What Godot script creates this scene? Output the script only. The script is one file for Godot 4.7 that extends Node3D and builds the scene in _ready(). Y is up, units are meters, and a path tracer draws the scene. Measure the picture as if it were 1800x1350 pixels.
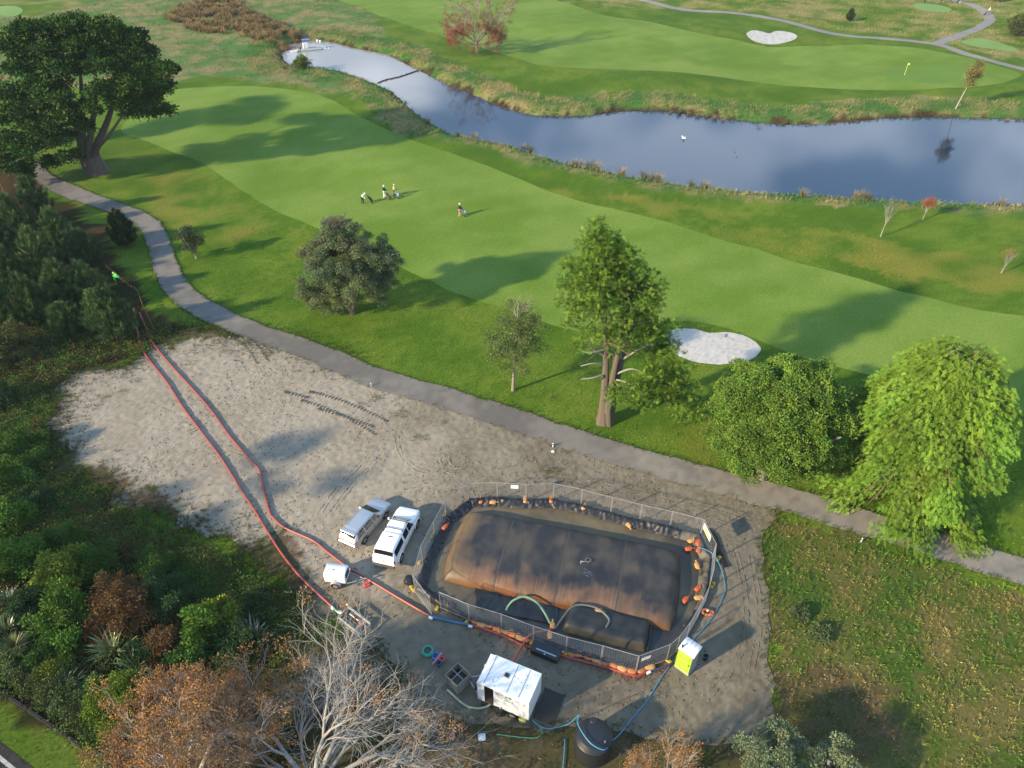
extends Node3D
# An aerial view of a pond dewatering site beside a golf course. y is up, metres; the viewpoint hovers at 42 m.

var rng := RandomNumberGenerator.new()
var taken := {}
var n_low := FastNoiseLite.new()
var n_mid := FastNoiseLite.new()
var n_fine := FastNoiseLite.new()
var gx := PackedFloat32Array()
var gz := PackedFloat32Array()
var pond := PackedVector2Array()
var pond_d := PackedFloat32Array()
const PX0 := -75.0
const PZ0 := -195.0
const PSTEP := 1.5
const PNX := 150
const PNZ := 84
const WATER := -0.9
var zones := {}
var grain: Texture2D
var grain_coarse: Texture2D
var faint: Texture2D
var turf_grain: Texture2D
var ground_grain: Texture2D
var yard_poly := PackedVector2Array()
var path_poly := PackedVector2Array()
const YNX := 104
const YNZ := 84
var yard_line := PackedVector2Array()
var yard_d := PackedFloat32Array()
var mown := []
var fairway_poly := PackedVector2Array()
var bunker_poly := PackedVector2Array()
var bumps: Texture2D
var M := {}
var sprig := {}

func _ready() -> void:
	rng.seed = 4711
	var cam := Camera3D.new()
	cam.name = "camera"
	add_child(cam)
	cam.position = Vector3(0, 42, 0)
	cam.rotation_degrees = Vector3(-39, 0, 0)
	cam.fov = 56.81
	cam.far = 3000.0
	cam.current = true

	var env := Environment.new()
	env.background_mode = Environment.BG_SKY
	var sky_mat := ProceduralSkyMaterial.new()
	sky_mat.sky_top_color = Color(0.31, 0.51, 0.70)
	sky_mat.sky_horizon_color = Color(0.76, 0.78, 0.79)
	sky_mat.sky_curve = 0.18
	sky_mat.ground_bottom_color = Color(0.25, 0.30, 0.20)
	sky_mat.ground_horizon_color = Color(0.55, 0.60, 0.62)
	sky_mat.sun_angle_max = 22.0
	sky_mat.sun_curve = 0.12
	sky_mat.sky_cover = cloud_cover()
	sky_mat.sky_cover_modulate = Color(1.0, 0.99, 0.97, 0.6)
	sky_mat.sky_energy_multiplier = 1.0
	var sky := Sky.new()
	sky.sky_material = sky_mat
	env.sky = sky
	env.background_energy_multiplier = 0.9
	env.tonemap_mode = Environment.TONE_MAPPER_LINEAR
	env.tonemap_exposure = 2.3
	env.sdfgi_enabled = true
	env.ssao_enabled = true
	env.ssil_enabled = true
	env.fog_enabled = true
	env.fog_density = 0.00012
	env.fog_light_color = Color(0.80, 0.86, 0.92)
	var we := WorldEnvironment.new()
	we.name = "world_environment"
	we.environment = env
	add_child(we)

	var sun := DirectionalLight3D.new()
	sun.name = "sun"
	sun.light_energy = 1.4
	sun.light_color = Color(1.0, 0.91, 0.76)
	sun.light_angular_distance = 1.6
	sun.shadow_enabled = true
	add_child(sun)
	var el := deg_to_rad(22.5)
	var az := deg_to_rad(30.0)
	sun.look_at_from_position(Vector3(0, 60, 0), Vector3(0, 60, 0) + Vector3(cos(el) * cos(az), -sin(el), -cos(el) * sin(az)), Vector3.UP)

	setup()
	build_setting()
	build_site()
	build_vehicles()
	build_trees()
	build_plants()
	build_golf()
	build_scatter()

func cloud_cover() -> ImageTexture:
	var w := 1024
	var h := 512
	var nz := FastNoiseLite.new()
	nz.seed = 31
	nz.frequency = 1.9
	nz.fractal_octaves = 5
	var nb := FastNoiseLite.new()
	nb.seed = 5
	nb.frequency = 0.8
	var im := Image.create(w, h, false, Image.FORMAT_RGBA8)
	for y in h / 2:
		var up := (0.5 - (y + 0.5) / h) * PI
		for x in w:
			var a := (x + 0.5) / w * TAU
			var d := Vector3(cos(a) * cos(up), sin(up), sin(a) * cos(up))
			var q := d / (d.y + 0.25)
			var v := nz.get_noise_3d(q.x, q.y * 0.3, q.z) + nb.get_noise_3d(q.x, 3.0, q.z) * 0.5
			var c := smoothstep(-0.12, 0.32, v)
			im.set_pixel(x, y, Color(0.93, 0.94, 0.96, c * 0.65))
	return ImageTexture.create_from_image(im)

# ---------------------------------------------------------------- helpers

func R(a: float, b: float) -> float:
	return rng.randf_range(a, b)

func pv(a: Array) -> PackedVector2Array:
	var o := PackedVector2Array()
	for i in a.size() / 2:
		o.append(Vector2(a[2 * i], a[2 * i + 1]))
	return o

func numbered(called: String) -> String:
	if not taken.has(called):
		taken[called] = 0
		return called
	taken[called] += 1
	return "%s_%03d" % [called, taken[called]]

func thing(called: String, label: String, category: String, at := Vector3.ZERO, turn := 0.0, group := "") -> Node3D:
	var o := Node3D.new()
	o.name = numbered(called)
	add_child(o)
	o.position = at
	o.rotation.y = turn
	tag(o, label, category, group)
	return o

func tag(o: Node, label: String, category := "", group := "") -> void:
	o.set_meta("label", label)
	if category:
		o.set_meta("category", category)
	if group:
		o.set_meta("group", group)

func copy_of(o: Node3D, at: Vector3, turn: float, label := "", size := 1.0) -> Node3D:
	var c: Node3D = o.duplicate()
	var base := String(o.name)
	if base.length() > 4 and base[base.length() - 4] == "_" and base.right(3).is_valid_int():
		base = base.left(base.length() - 4)
	c.name = numbered(base)
	add_child(c)
	c.position = at
	c.rotation = Vector3(0, turn, 0)
	c.scale = Vector3.ONE * size
	if label:
		c.set_meta("label", label)
	return c

func put(called: String, mb: MB, m: Material, parent: Node = null) -> MeshInstance3D:
	var o := MeshInstance3D.new()
	o.mesh = mb.commit()
	o.material_override = m
	if parent == null or parent == self:
		o.name = numbered(called)
		add_child(o)
	else:
		o.name = called
		parent.add_child(o, true)
	return o

func share(called: String, mesh: Mesh, m: Material, parent: Node, xf := Transform3D()) -> MeshInstance3D:
	var o := MeshInstance3D.new()
	o.mesh = mesh
	o.material_override = m
	o.name = called
	o.transform = xf
	parent.add_child(o, true)
	return o

func structure(called: String, mb: MB, m: Material) -> MeshInstance3D:
	var o := put(called, mb, m)
	o.set_meta("kind", "structure")
	return o

func lin(r: float, g: float, b: float) -> Color:
	return Color(r, g, b).linear_to_srgb()

func mat(c: Color, rough := 0.8, metal := 0.0, tex: Texture2D = null, tex_scale := 1.0, vcol := false) -> StandardMaterial3D:
	var m := StandardMaterial3D.new()
	m.albedo_color = c
	m.roughness = rough
	m.metallic = metal
	if tex:
		m.albedo_texture = tex
		m.uv1_triplanar = true
		m.uv1_world_triplanar = true
		m.uv1_scale = Vector3.ONE * tex_scale
	m.vertex_color_use_as_albedo = vcol
	if rough >= 0.8:
		m.metallic_specular = 0.18
	m.cull_mode = BaseMaterial3D.CULL_DISABLED
	return m

func noise_tex(freq: float, lo: Color, hi: Color, sd: int, oct := 4, mid := 0.5) -> NoiseTexture2D:
	var n := FastNoiseLite.new()
	n.seed = sd
	n.frequency = freq
	n.fractal_octaves = oct
	var g := Gradient.new()
	g.set_color(0, lo)
	g.set_color(1, hi)
	g.add_point(mid, lo.lerp(hi, 0.5))
	var t := NoiseTexture2D.new()
	t.width = 512
	t.height = 512
	t.seamless = true
	t.noise = n
	t.color_ramp = g
	return t

class MB:
	var v := PackedVector3Array()
	var n := PackedVector3Array()
	var c := PackedColorArray()
	var i := PackedInt32Array()
	var col := Color.WHITE
	var coloured := false

	func vert(p: Vector3, nn: Vector3, cc: Color) -> int:
		v.append(p)
		n.append(nn)
		c.append(cc)
		return v.size() - 1

	# counter-clockwise as seen from outside
	func tri(a: Vector3, b: Vector3, d: Vector3) -> void:
		var nn := (b - a).cross(d - a).normalized()
		var k := v.size()
		v.append_array([a, d, b])
		n.append_array([nn, nn, nn])
		c.append_array([col, col, col])
		i.append_array([k, k + 1, k + 2])

	func quad(a: Vector3, b: Vector3, d: Vector3, e: Vector3) -> void:
		var nn := (d - a).cross(e - b).normalized()
		var k := v.size()
		v.append_array([a, b, d, e])
		n.append_array([nn, nn, nn, nn])
		c.append_array([col, col, col, col])
		i.append_array([k, k + 2, k + 1, k, k + 3, k + 2])

	func box(size: Vector3, xf := Transform3D(), bevel := 0.0) -> void:
		var h := size * 0.5
		var b := minf(bevel, minf(h.x, minf(h.y, h.z)) * 0.9)
		var ax := [Vector3.RIGHT, Vector3.UP, Vector3.BACK]
		if b <= 0.0:
			for k in 3:
				for s in [-1.0, 1.0]:
					var nn: Vector3 = ax[k] * s
					var uu: Vector3 = ax[(k + 1) % 3] * s
					var ww: Vector3 = ax[(k + 2) % 3]
					var cc := nn * h
					quad(xf * (cc - uu * h - ww * h), xf * (cc + uu * h - ww * h), xf * (cc + uu * h + ww * h), xf * (cc - uu * h + ww * h))
			return
		var g := h - Vector3.ONE * b
		for k in 3:
			for s in [-1.0, 1.0]:
				var nn: Vector3 = ax[k] * s
				var uu: Vector3 = ax[(k + 1) % 3] * s
				var ww: Vector3 = ax[(k + 2) % 3]
				var cc := nn * h
				quad(xf * (cc - uu * g - ww * g), xf * (cc + uu * g - ww * g), xf * (cc + uu * g + ww * g), xf * (cc - uu * g + ww * g))
			for s in [-1.0, 1.0]:
				for t in [-1.0, 1.0]:
					var p: Vector3 = ax[(k + 1) % 3] * s
					var q: Vector3 = ax[(k + 2) % 3] * t
					var l: Vector3 = ax[k]
					var a1 := p * h + q * g - l * g
					var a2 := p * h + q * g + l * g
					var b1 := p * g + q * h - l * g
					var b2 := p * g + q * h + l * g
					if s * t > 0:
						quad(xf * a1, xf * b1, xf * b2, xf * a2)
					else:
						quad(xf * b1, xf * a1, xf * a2, xf * b2)
		for sx in [-1.0, 1.0]:
			for sy in [-1.0, 1.0]:
				for sz in [-1.0, 1.0]:
					var o := Vector3(sx, sy, sz)
					var a := Vector3(h.x, g.y, g.z) * o
					var d := Vector3(g.x, h.y, g.z) * o
					var e := Vector3(g.x, g.y, h.z) * o
					if sx * sy * sz > 0:
						tri(xf * a, xf * d, xf * e)
					else:
						tri(xf * a, xf * e, xf * d)

	func bx(cx: float, cy: float, cz: float, sx: float, sy: float, sz: float, bevel := 0.0) -> void:
		box(Vector3(sx, sy, sz), Transform3D(Basis(), Vector3(cx, cy, cz)), bevel)

	func tube(path: PackedVector3Array, radii, sides := 6, caps := true) -> void:
		var m := path.size()
		if m < 2:
			return
		var t := (path[1] - path[0]).normalized()
		var side := t.cross(Vector3.UP)
		if side.length() < 0.05:
			side = t.cross(Vector3.RIGHT)
		side = side.normalized()
		var first := v.size()
		for k in m:
			var tt := (path[mini(k + 1, m - 1)] - path[maxi(k - 1, 0)]).normalized()
			side = (side - tt * side.dot(tt)).normalized()
			var up := tt.cross(side)
			var r: float = radii[k] if radii is Array or radii is PackedFloat32Array else float(radii)
			for s in sides:
				var a := TAU * s / sides
				var d := side * cos(a) + up * sin(a)
				v.append(path[k] + d * r)
				n.append(d)
				c.append(col)
		for k in m - 1:
			for s in sides:
				var a := first + k * sides + s
				var b := first + k * sides + (s + 1) % sides
				i.append_array([a, a + sides, b, b, a + sides, b + sides])
		if caps:
			for e in [0, m - 1]:
				var nn := (path[0] - path[1]).normalized() if e == 0 else (path[m - 1] - path[m - 2]).normalized()
				var k0 := v.size()
				for s in sides:
					v.append(v[first + e * sides + s])
					n.append(nn)
					c.append(col)
				for s in range(1, sides - 1):
					if e == 0:
						i.append_array([k0, k0 + s, k0 + s + 1])
					else:
						i.append_array([k0, k0 + s + 1, k0 + s])

	func bar(a: Vector3, b: Vector3, r: float, sides := 6) -> void:
		tube(PackedVector3Array([a, b]), r, sides)

	# profile of (radius, height), turned round y through xf
	func lathe(profile: PackedVector2Array, sides := 24, xf := Transform3D()) -> void:
		for k in profile.size() - 1:
			var p := profile[k]
			var q := profile[k + 1]
			var dn := Vector2(q.y - p.y, -(q.x - p.x)).normalized()
			var first := v.size()
			for s in sides + 1:
				var a := TAU * s / sides
				var d := Vector3(cos(a), 0, sin(a))
				var nn := (xf.basis * (d * dn.x + Vector3.UP * dn.y)).normalized()
				v.append(xf * (d * p.x + Vector3.UP * p.y))
				v.append(xf * (d * q.x + Vector3.UP * q.y))
				n.append_array([nn, nn])
				c.append_array([col, col])
			for s in sides:
				var a := first + 2 * s
				i.append_array([a, a + 2, a + 1, a + 2, a + 3, a + 1])

	# grid of points, rows x columns, smooth
	func grid(pts: PackedVector3Array, rows: int, cols: int, colours := PackedColorArray(), flip := false) -> void:
		var k0 := v.size()
		v.append_array(pts)
		var nn := PackedVector3Array()
		nn.resize(pts.size())
		for r in rows:
			for k in cols:
				var a := pts[r * cols + mini(k + 1, cols - 1)] - pts[r * cols + maxi(k - 1, 0)]
				var b := pts[mini(r + 1, rows - 1) * cols + k] - pts[maxi(r - 1, 0) * cols + k]
				var x := b.cross(a).normalized()
				nn[r * cols + k] = -x if flip else x
		n.append_array(nn)
		if colours.size():
			c.append_array(colours)
		else:
			var cc := PackedColorArray()
			cc.resize(pts.size())
			cc.fill(col)
			c.append_array(cc)
		for r in rows - 1:
			for k in cols - 1:
				var a := k0 + r * cols + k
				if flip:
					i.append_array([a, a + cols, a + 1, a + 1, a + cols, a + cols + 1])
				else:
					i.append_array([a, a + 1, a + cols, a + 1, a + cols + 1, a + cols])

	func commit() -> ArrayMesh:
		var m := ArrayMesh.new()
		if v.is_empty():
			return m
		var a := []
		a.resize(Mesh.ARRAY_MAX)
		a[Mesh.ARRAY_VERTEX] = v
		a[Mesh.ARRAY_NORMAL] = n
		a[Mesh.ARRAY_COLOR] = c
		a[Mesh.ARRAY_INDEX] = i
		m.add_surface_from_arrays(Mesh.PRIMITIVE_TRIANGLES, a)
		return m

func scatter_node(called: String, mesh: Mesh, m: Material, buf: PackedFloat32Array, parent: Node) -> MultiMeshInstance3D:
	var mm := MultiMesh.new()
	mm.transform_format = MultiMesh.TRANSFORM_3D
	mm.use_colors = true
	mm.mesh = mesh
	mm.instance_count = buf.size() / 16
	mm.buffer = buf
	var o := MultiMeshInstance3D.new()
	o.multimesh = mm
	o.material_override = m
	o.set_meta("kind", "stuff")
	if parent == self:
		o.name = numbered(called)
		add_child(o)
	else:
		o.name = called
		parent.add_child(o, true)
	return o

func push(buf: PackedFloat32Array, b: Basis, o: Vector3, c: Color) -> void:
	buf.append_array(PackedFloat32Array([b.x.x, b.y.x, b.z.x, o.x, b.x.y, b.y.y, b.z.y, o.y, b.x.z, b.y.z, b.z.z, o.z, c.r, c.g, c.b, 1.0]))

func basis_up(up: Vector3, spin: float, size: float) -> Basis:
	var y := up.normalized()
	var x := y.cross(Vector3(0.31, 0.17, 0.93))
	if x.length() < 0.05:
		x = y.cross(Vector3.RIGHT)
	x = x.normalized().rotated(y, spin)
	return Basis(x * size, y * size, x.cross(y) * size)

func vary(c: Color, amount: float) -> Color:
	var k := 1.0 + R(-amount, amount)
	return Color(c.r * k * (1.0 + R(-amount, amount) * 0.4), c.g * k, c.b * k * (1.0 + R(-amount, amount) * 0.4))

func spline(p: Array, steps := 6) -> PackedVector3Array:
	var o := PackedVector3Array()
	for k in p.size() - 1:
		var a: Vector3 = p[maxi(k - 1, 0)]
		var b: Vector3 = p[k]
		var c: Vector3 = p[k + 1]
		var d: Vector3 = p[mini(k + 2, p.size() - 1)]
		for s in steps:
			o.append(b.cubic_interpolate(c, a, d, float(s) / steps))
	o.append(p[p.size() - 1])
	return o

func nth(k: int) -> String:
	var w := ["first", "second", "third", "fourth", "fifth", "sixth", "seventh", "eighth", "ninth", "tenth", "eleventh", "twelfth", "thirteenth", "fourteenth", "fifteenth", "sixteenth", "seventeenth", "eighteenth", "nineteenth", "twentieth"]
	return w[k] if k < 20 else "twenty " + w[k - 20]

func on_ground(p: PackedVector2Array, lift: float) -> Array:
	var o := []
	for q in p:
		o.append(Vector3(q.x, H(q.x, q.y) + lift, q.y))
	return o

# ---------------------------------------------------------------- terrain

func setup() -> void:
	n_low.seed = 11
	n_low.frequency = 0.022
	n_low.fractal_octaves = 3
	n_mid.seed = 23
	n_mid.frequency = 0.13
	n_mid.fractal_octaves = 3
	n_fine.seed = 37
	n_fine.frequency = 0.7
	n_fine.fractal_octaves = 3
	grain = noise_tex(0.05, Color(0.62, 0.62, 0.62), Color(1, 1, 1), 3)
	grain_coarse = noise_tex(0.02, Color(0.66, 0.66, 0.66), Color(1, 1, 1), 9)
	ground_grain = noise_tex(0.05, Color(0.76, 0.76, 0.74), Color(1, 1, 1), 43)
	turf_grain = noise_tex(0.07, Color(0.88, 0.88, 0.86), Color(1, 1, 1), 29)
	faint = noise_tex(0.02, Color(0.90, 0.90, 0.89), Color(1, 1, 1), 19)
	var bn := FastNoiseLite.new()
	bn.seed = 77
	bn.frequency = 0.06
	var bt := NoiseTexture2D.new()
	bt.width = 512
	bt.height = 512
	bt.seamless = true
	bt.as_normal_map = true
	bt.bump_strength = 6.0
	bt.noise = bn
	bumps = bt
	pond = pv([-52.52,-174.53,-52.46,-178.56,-48.75,-182.74,-43.13,-181.68,-36.75,-176.02,-28.07,-170.17,-19.77,-157.72,-13.07,-147.81,-7.69,-141.63,-2.1,-133.92,3.07,-129.85,9.17,-128.93,14.32,-129.54,20.77,-132.01,28.04,-132.01,33.7,-129.24,40.32,-127.14,46.7,-124.81,53.75,-125.1,60.15,-126.26,66.9,-128.03,76.3,-128.63,83.27,-128.33,91.06,-127.73,105.08,-125.97,117.83,-116.64,107.81,-98.44,90.74,-91.97,71.42,-92.7,63.67,-93.07,56.03,-93.81,49.92,-94.56,44.61,-95.51,36.77,-96.47,31.37,-97.84,25.07,-99.45,19.51,-101.51,13.87,-104.51,8.85,-107.41,5.41,-109.96,0,-114.85,-5.7,-117.94,-9.62,-119.8,-13.96,-125.39,-18.98,-134.56,-23.39,-144.13,-28.89,-150.87,-35.95,-157.72,-41.29,-160.26,-46.85,-160.69,-50.23,-166.91])
	yard_line = pv([-28.03,-59.75,-32.94,-61.3,-34.96,-59.55,-36.55,-57,-38.5,-54.95,-41.46,-54.76,-42.69,-52.98,-42.27,-49.79,-41.01,-46.3,-38.55,-43.09,-35.64,-40.32,-32.1,-38.1,-28.94,-36.4,-26.32,-35.27,-23.88,-33.87,-21.39,-33.34,-18.94,-32.11,-16.94,-30.77,-14.89,-28.9,-13.04,-27.56,-11.29,-26.44,-8.79,-24.8,-7.08,-22.88,-5.15,-21.07,-3.38,-20.31,-1.34,-19.87,1.33,-19.38,3.35,-19.71,6,-19.54,8.26,-19.05,10.84,-18.73,14.21,-19.05,15.85,-21.07,16.44,-24.41,17.43,-28.62,18.35,-32.98,19.84,-36.8,13.97,-40.77,4.89,-44.49,-2.56,-48.2,-13.3,-53.16,-20.53,-57.58])
	yard_d.resize(YNX * YNZ)
	for j in YNZ:
		for i in YNX:
			var p := Vector2(-62.0 + i * 0.7, -76.0 + j * 0.7)
			var best := 1e9
			for k in 24:
				var q := Geometry2D.get_closest_point_to_segment(p, yard_line[k], yard_line[k + 1])
				best = minf(best, p.distance_squared_to(q))
			yard_d[j * YNX + i] = sqrt(best)
	pond_d.resize(PNX * PNZ)
	for j in PNZ:
		for i in PNX:
			var p := Vector2(PX0 + i * PSTEP, PZ0 + j * PSTEP)
			var best := 1e9
			for k in pond.size():
				var q := Geometry2D.get_closest_point_to_segment(p, pond[k], pond[(k + 1) % pond.size()])
				best = minf(best, p.distance_squared_to(q))
			best = sqrt(best)
			pond_d[j * PNX + i] = -best if Geometry2D.is_point_in_polygon(p, pond) else best
	var x := -700.0
	while x < 700.0:
		gx.append(x)
		x += 0.55 if absf(x + 0.1) < 45.0 else (1.15 if absf(x) < 175.0 else 35.0)
	var z := -900.0
	while z < 60.0:
		gz.append(z)
		z += 40.0 if z < -260.0 else (1.15 if z < -92.0 else (0.5 if z < -12.0 else 8.0))
	zones.bush = pv([-84.28,-106.97,-71.42,-102.53,-64.32,-93.5,-52.16,-83.97,-39.28,-64.54,-33.83,-61.3,-36.57,-56.34,-41.67,-54.04,-42.27,-49.79,-40.2,-45.2,-35.4,-39.81,-23.96,-33.5,-14.72,-28.18,-9.59,-25.21,-14.72,-13.27,-35.33,-13.27,-62.62,-49.79])
	zones.bank_grass = pv([-42.01,-49.79,-40.2,-45.2,-35.55,-40.13,-24.05,-33.76,-17.4,-30.97,-11.79,-27.08,-12.45,-24.8,-19.58,-26.44,-27.11,-32.98,-36.74,-36.23,-48.34,-45.2,-48.85,-53.16])
	zones.verge = pv([-33.9,-22.69,-31.23,-21.71,-24.41,-18.25,-19.7,-15.42,-22.96,-13.27,-35.69,-18.09])
	zones.litter = pv([-11.41,-27.08,-5.27,-26.44,0,-24.8,7.04,-22.51,11.64,-19.38,19.47,-18.09,20.61,-13.27,-11.17,-10.83,-16.02,-20.72])
	zones.scrub = pv([19.39,-35.94,25.32,-33.76,32.08,-30.39,37.05,-28.62,45.75,-22.51,30.71,-10.83,11.17,-10.83,15.34,-20.72])
	zones.purple = pv([16.3,-22.88,21.39,-23.25,22.08,-19.71,18.49,-17.17,14.6,-18.09])
	zones.marsh = pv([-162.6,-203.37,-124.85,-204.67,-104.21,-259.58,-51.19,-259.58,-29.31,-179.96,-48.51,-160.75,-39.46,-152.38,-29.64,-135.96,-42.29,-144.71,-63.84,-152.38,-66.77,-144.71,-119.95,-141.1])
	zones.worn = pv([-51.02,-102.53,-38.97,-96.38,-26.45,-83.97,-23.39,-76.46,-34.84,-77.89,-49.09,-87.27,-57.65,-96.38])
	zones.worn_far = pv([0,-96.38,15.49,-90.4,28.8,-81.61,43.73,-72.4,61.72,-65.11,67.08,-73.72,52.26,-77.89,37.24,-85.6,19.71,-92.57])
	zones.upper = pv([43.52,-269.86,47.18,-218.57,64.98,-208.68,80.45,-188.74,94.2,-182.09,102.55,-171.84,107.46,-159.88,113.63,-148.47,141.76,-141.1,245.99,-269.86])

# distance to the overgrown west and south edge of the yard
func yard_edge(x: float, z: float) -> float:
	var fx := (x + 62.0) / 0.7
	var fz := (z + 76.0) / 0.7
	if fx < 0 or fz < 0 or fx >= YNX - 1 or fz >= YNZ - 1:
		return 60.0
	var i := int(fx)
	var j := int(fz)
	fx -= i
	fz -= j
	var k := j * YNX + i
	return lerpf(lerpf(yard_d[k], yard_d[k + 1], fx), lerpf(yard_d[k + YNX], yard_d[k + YNX + 1], fx), fz)

func pond_dist(x: float, z: float) -> float:
	var fx := (x - PX0) / PSTEP
	var fz := (z - PZ0) / PSTEP
	if fx < 0 or fz < 0 or fx >= PNX - 1 or fz >= PNZ - 1:
		return 60.0
	var i := int(fx)
	var j := int(fz)
	fx -= i
	fz -= j
	var k := j * PNX + i
	return lerpf(lerpf(pond_d[k], pond_d[k + 1], fx), lerpf(pond_d[k + PNX], pond_d[k + PNX + 1], fx), fz)

func H(x: float, z: float) -> float:
	var y := 0.0
	var far := clampf((-z - 62.0) / 40.0, 0.0, 1.0)
	var d := pond_dist(x, z)
	if far > 0.0:
		y = n_low.get_noise_2d(x, z) * 0.55 * far * smoothstep(0.0, 12.0, d)
	if d < 4.0:
		d += n_fine.get_noise_2d(x * 0.6, z * 0.6) * 0.5
		if d < 0.0:
			y += -1.0 + maxf(d, -3.0) * 0.4
		else:
			y += -1.0 * (1.0 - smoothstep(0.0, 3.4, d + 0.35))
	return y

func Hn(x: float, z: float) -> Vector3:
	var e := 0.4
	return Vector3(H(x - e, z) - H(x + e, z), 2.0 * e, H(x, z - e) - H(x, z + e)).normalized()

func at(x: float, z: float, lift := 0.0) -> Vector3:
	return Vector3(x, H(x, z) + lift, z)

func in_zone(which: String, q: Vector2) -> bool:
	return Geometry2D.is_point_in_polygon(q, zones[which])

func mixc(a: Color, b: Color, t: float) -> Color:
	return a.lerp(b, clampf(t, 0.0, 1.0))

# what grows or lies on the ground at a place (linear base colours)
func ground_colour(x: float, z: float) -> Color:
	var l := n_low.get_noise_2d(x * 2.0, z * 2.0)
	var m := n_mid.get_noise_2d(x, z)
	var f := n_fine.get_noise_2d(x, z)
	var q := Vector2(x + n_mid.get_noise_2d(z + 50, x) * 2.2 + n_fine.get_noise_2d(z, x + 9) * 0.7, z + n_mid.get_noise_2d(x + 90, z) * 2.2 + n_fine.get_noise_2d(x + 30, z) * 0.7)
	var c := mixc(Color(0.076, 0.150, 0.014), Color(0.131, 0.205, 0.025), 0.5 + m * 1.1 + f * 0.8)
	c = mixc(c, Color(0.062, 0.130, 0.012), l * 1.4)
	c = mixc(c, Color(0.15, 0.175, 0.026), (m + f * 0.6 - l - 0.35) * 0.8)
	var d := pond_dist(q.x, q.y)
	if in_zone("worn", q):
		c = mixc(c, Color(0.22, 0.205, 0.04), 0.2 + l * 0.9 + m * 0.8)
	if in_zone("worn_far", q):
		c = mixc(c, Color(0.20, 0.205, 0.035), 0.4 + l * 0.8 + m * 0.8)
	if in_zone("upper", q) or z < -215.0:
		c = mixc(c, Color(0.28, 0.25, 0.10), 0.4 + l * 0.9 + m * 0.9 + f * 0.3)
	if in_zone("marsh", q):
		c = mixc(Color(0.09, 0.18, 0.045), Color(0.27, 0.24, 0.11), 0.4 + m * 1.3 + f * 0.5 + l * 0.6)
	if d < 8.5:
		var reach := 5.0
		var north := 0.0
		if q.y < -118.0 + absf(q.x) * 0.1:
			reach = 8.5
			north = 0.12
		if d < reach:
			c = mixc(Color(0.065, 0.15, 0.032), Color(0.27, 0.23, 0.095), 0.28 + north + m * 1.1 + f * 0.5 + l * 0.5)
		if d < 0.75:
			c = mixc(Color(0.045, 0.032, 0.02), Color(0.10, 0.075, 0.04), 0.4 + f)
	if in_zone("bush", q):
		c = mixc(Color(0.022, 0.034, 0.010), Color(0.075, 0.045, 0.022), 0.45 + m * 0.9 + f * 0.7)
	if in_zone("bank_grass", q):
		c = mixc(Color(0.035, 0.07, 0.012), Color(0.12, 0.095, 0.035), 0.35 + m * 1.0 + f * 0.6)
	if in_zone("litter", q):
		c = mixc(Color(0.11, 0.085, 0.05), Color(0.05, 0.062, 0.018), 0.35 + m * 1.2 + f * 0.5)
	if in_zone("verge", q):
		c = mixc(Color(0.075, 0.135, 0.015), Color(0.12, 0.155, 0.03), 0.5 + m + f * 0.5)
	if in_zone("scrub", q):
		c = mixc(Color(0.066, 0.112, 0.020), Color(0.16, 0.135, 0.048), 0.42 + m * 1.1 + f * 0.7 + l * 0.4)
	if in_zone("purple", q):
		c = mixc(Color(0.085, 0.085, 0.03), Color(0.13, 0.095, 0.05), 0.5 + m + f)
	return c

func rough_edge(p: PackedVector2Array, step: float, amp: float, fr := 0.8) -> PackedVector2Array:
	var o := PackedVector2Array()
	for k in p.size():
		var a := p[k]
		var b := p[(k + 1) % p.size()]
		var pa := p[(k + p.size() - 1) % p.size()]
		var pb := p[(k + 2) % p.size()]
		var steps := maxi(1, int(a.distance_to(b) / step))
		for s in steps:
			var q := a.cubic_interpolate(b, pa, pb, float(s) / steps)
			var e := Vector2(n_fine.get_noise_2d(q.x * fr, q.y * fr), n_fine.get_noise_2d(q.x * fr + 77, q.y * fr)) * amp
			if fr < 0.7 and q.x > -6.0:
				e *= 0.3
			o.append(q + e)
	return o

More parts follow.
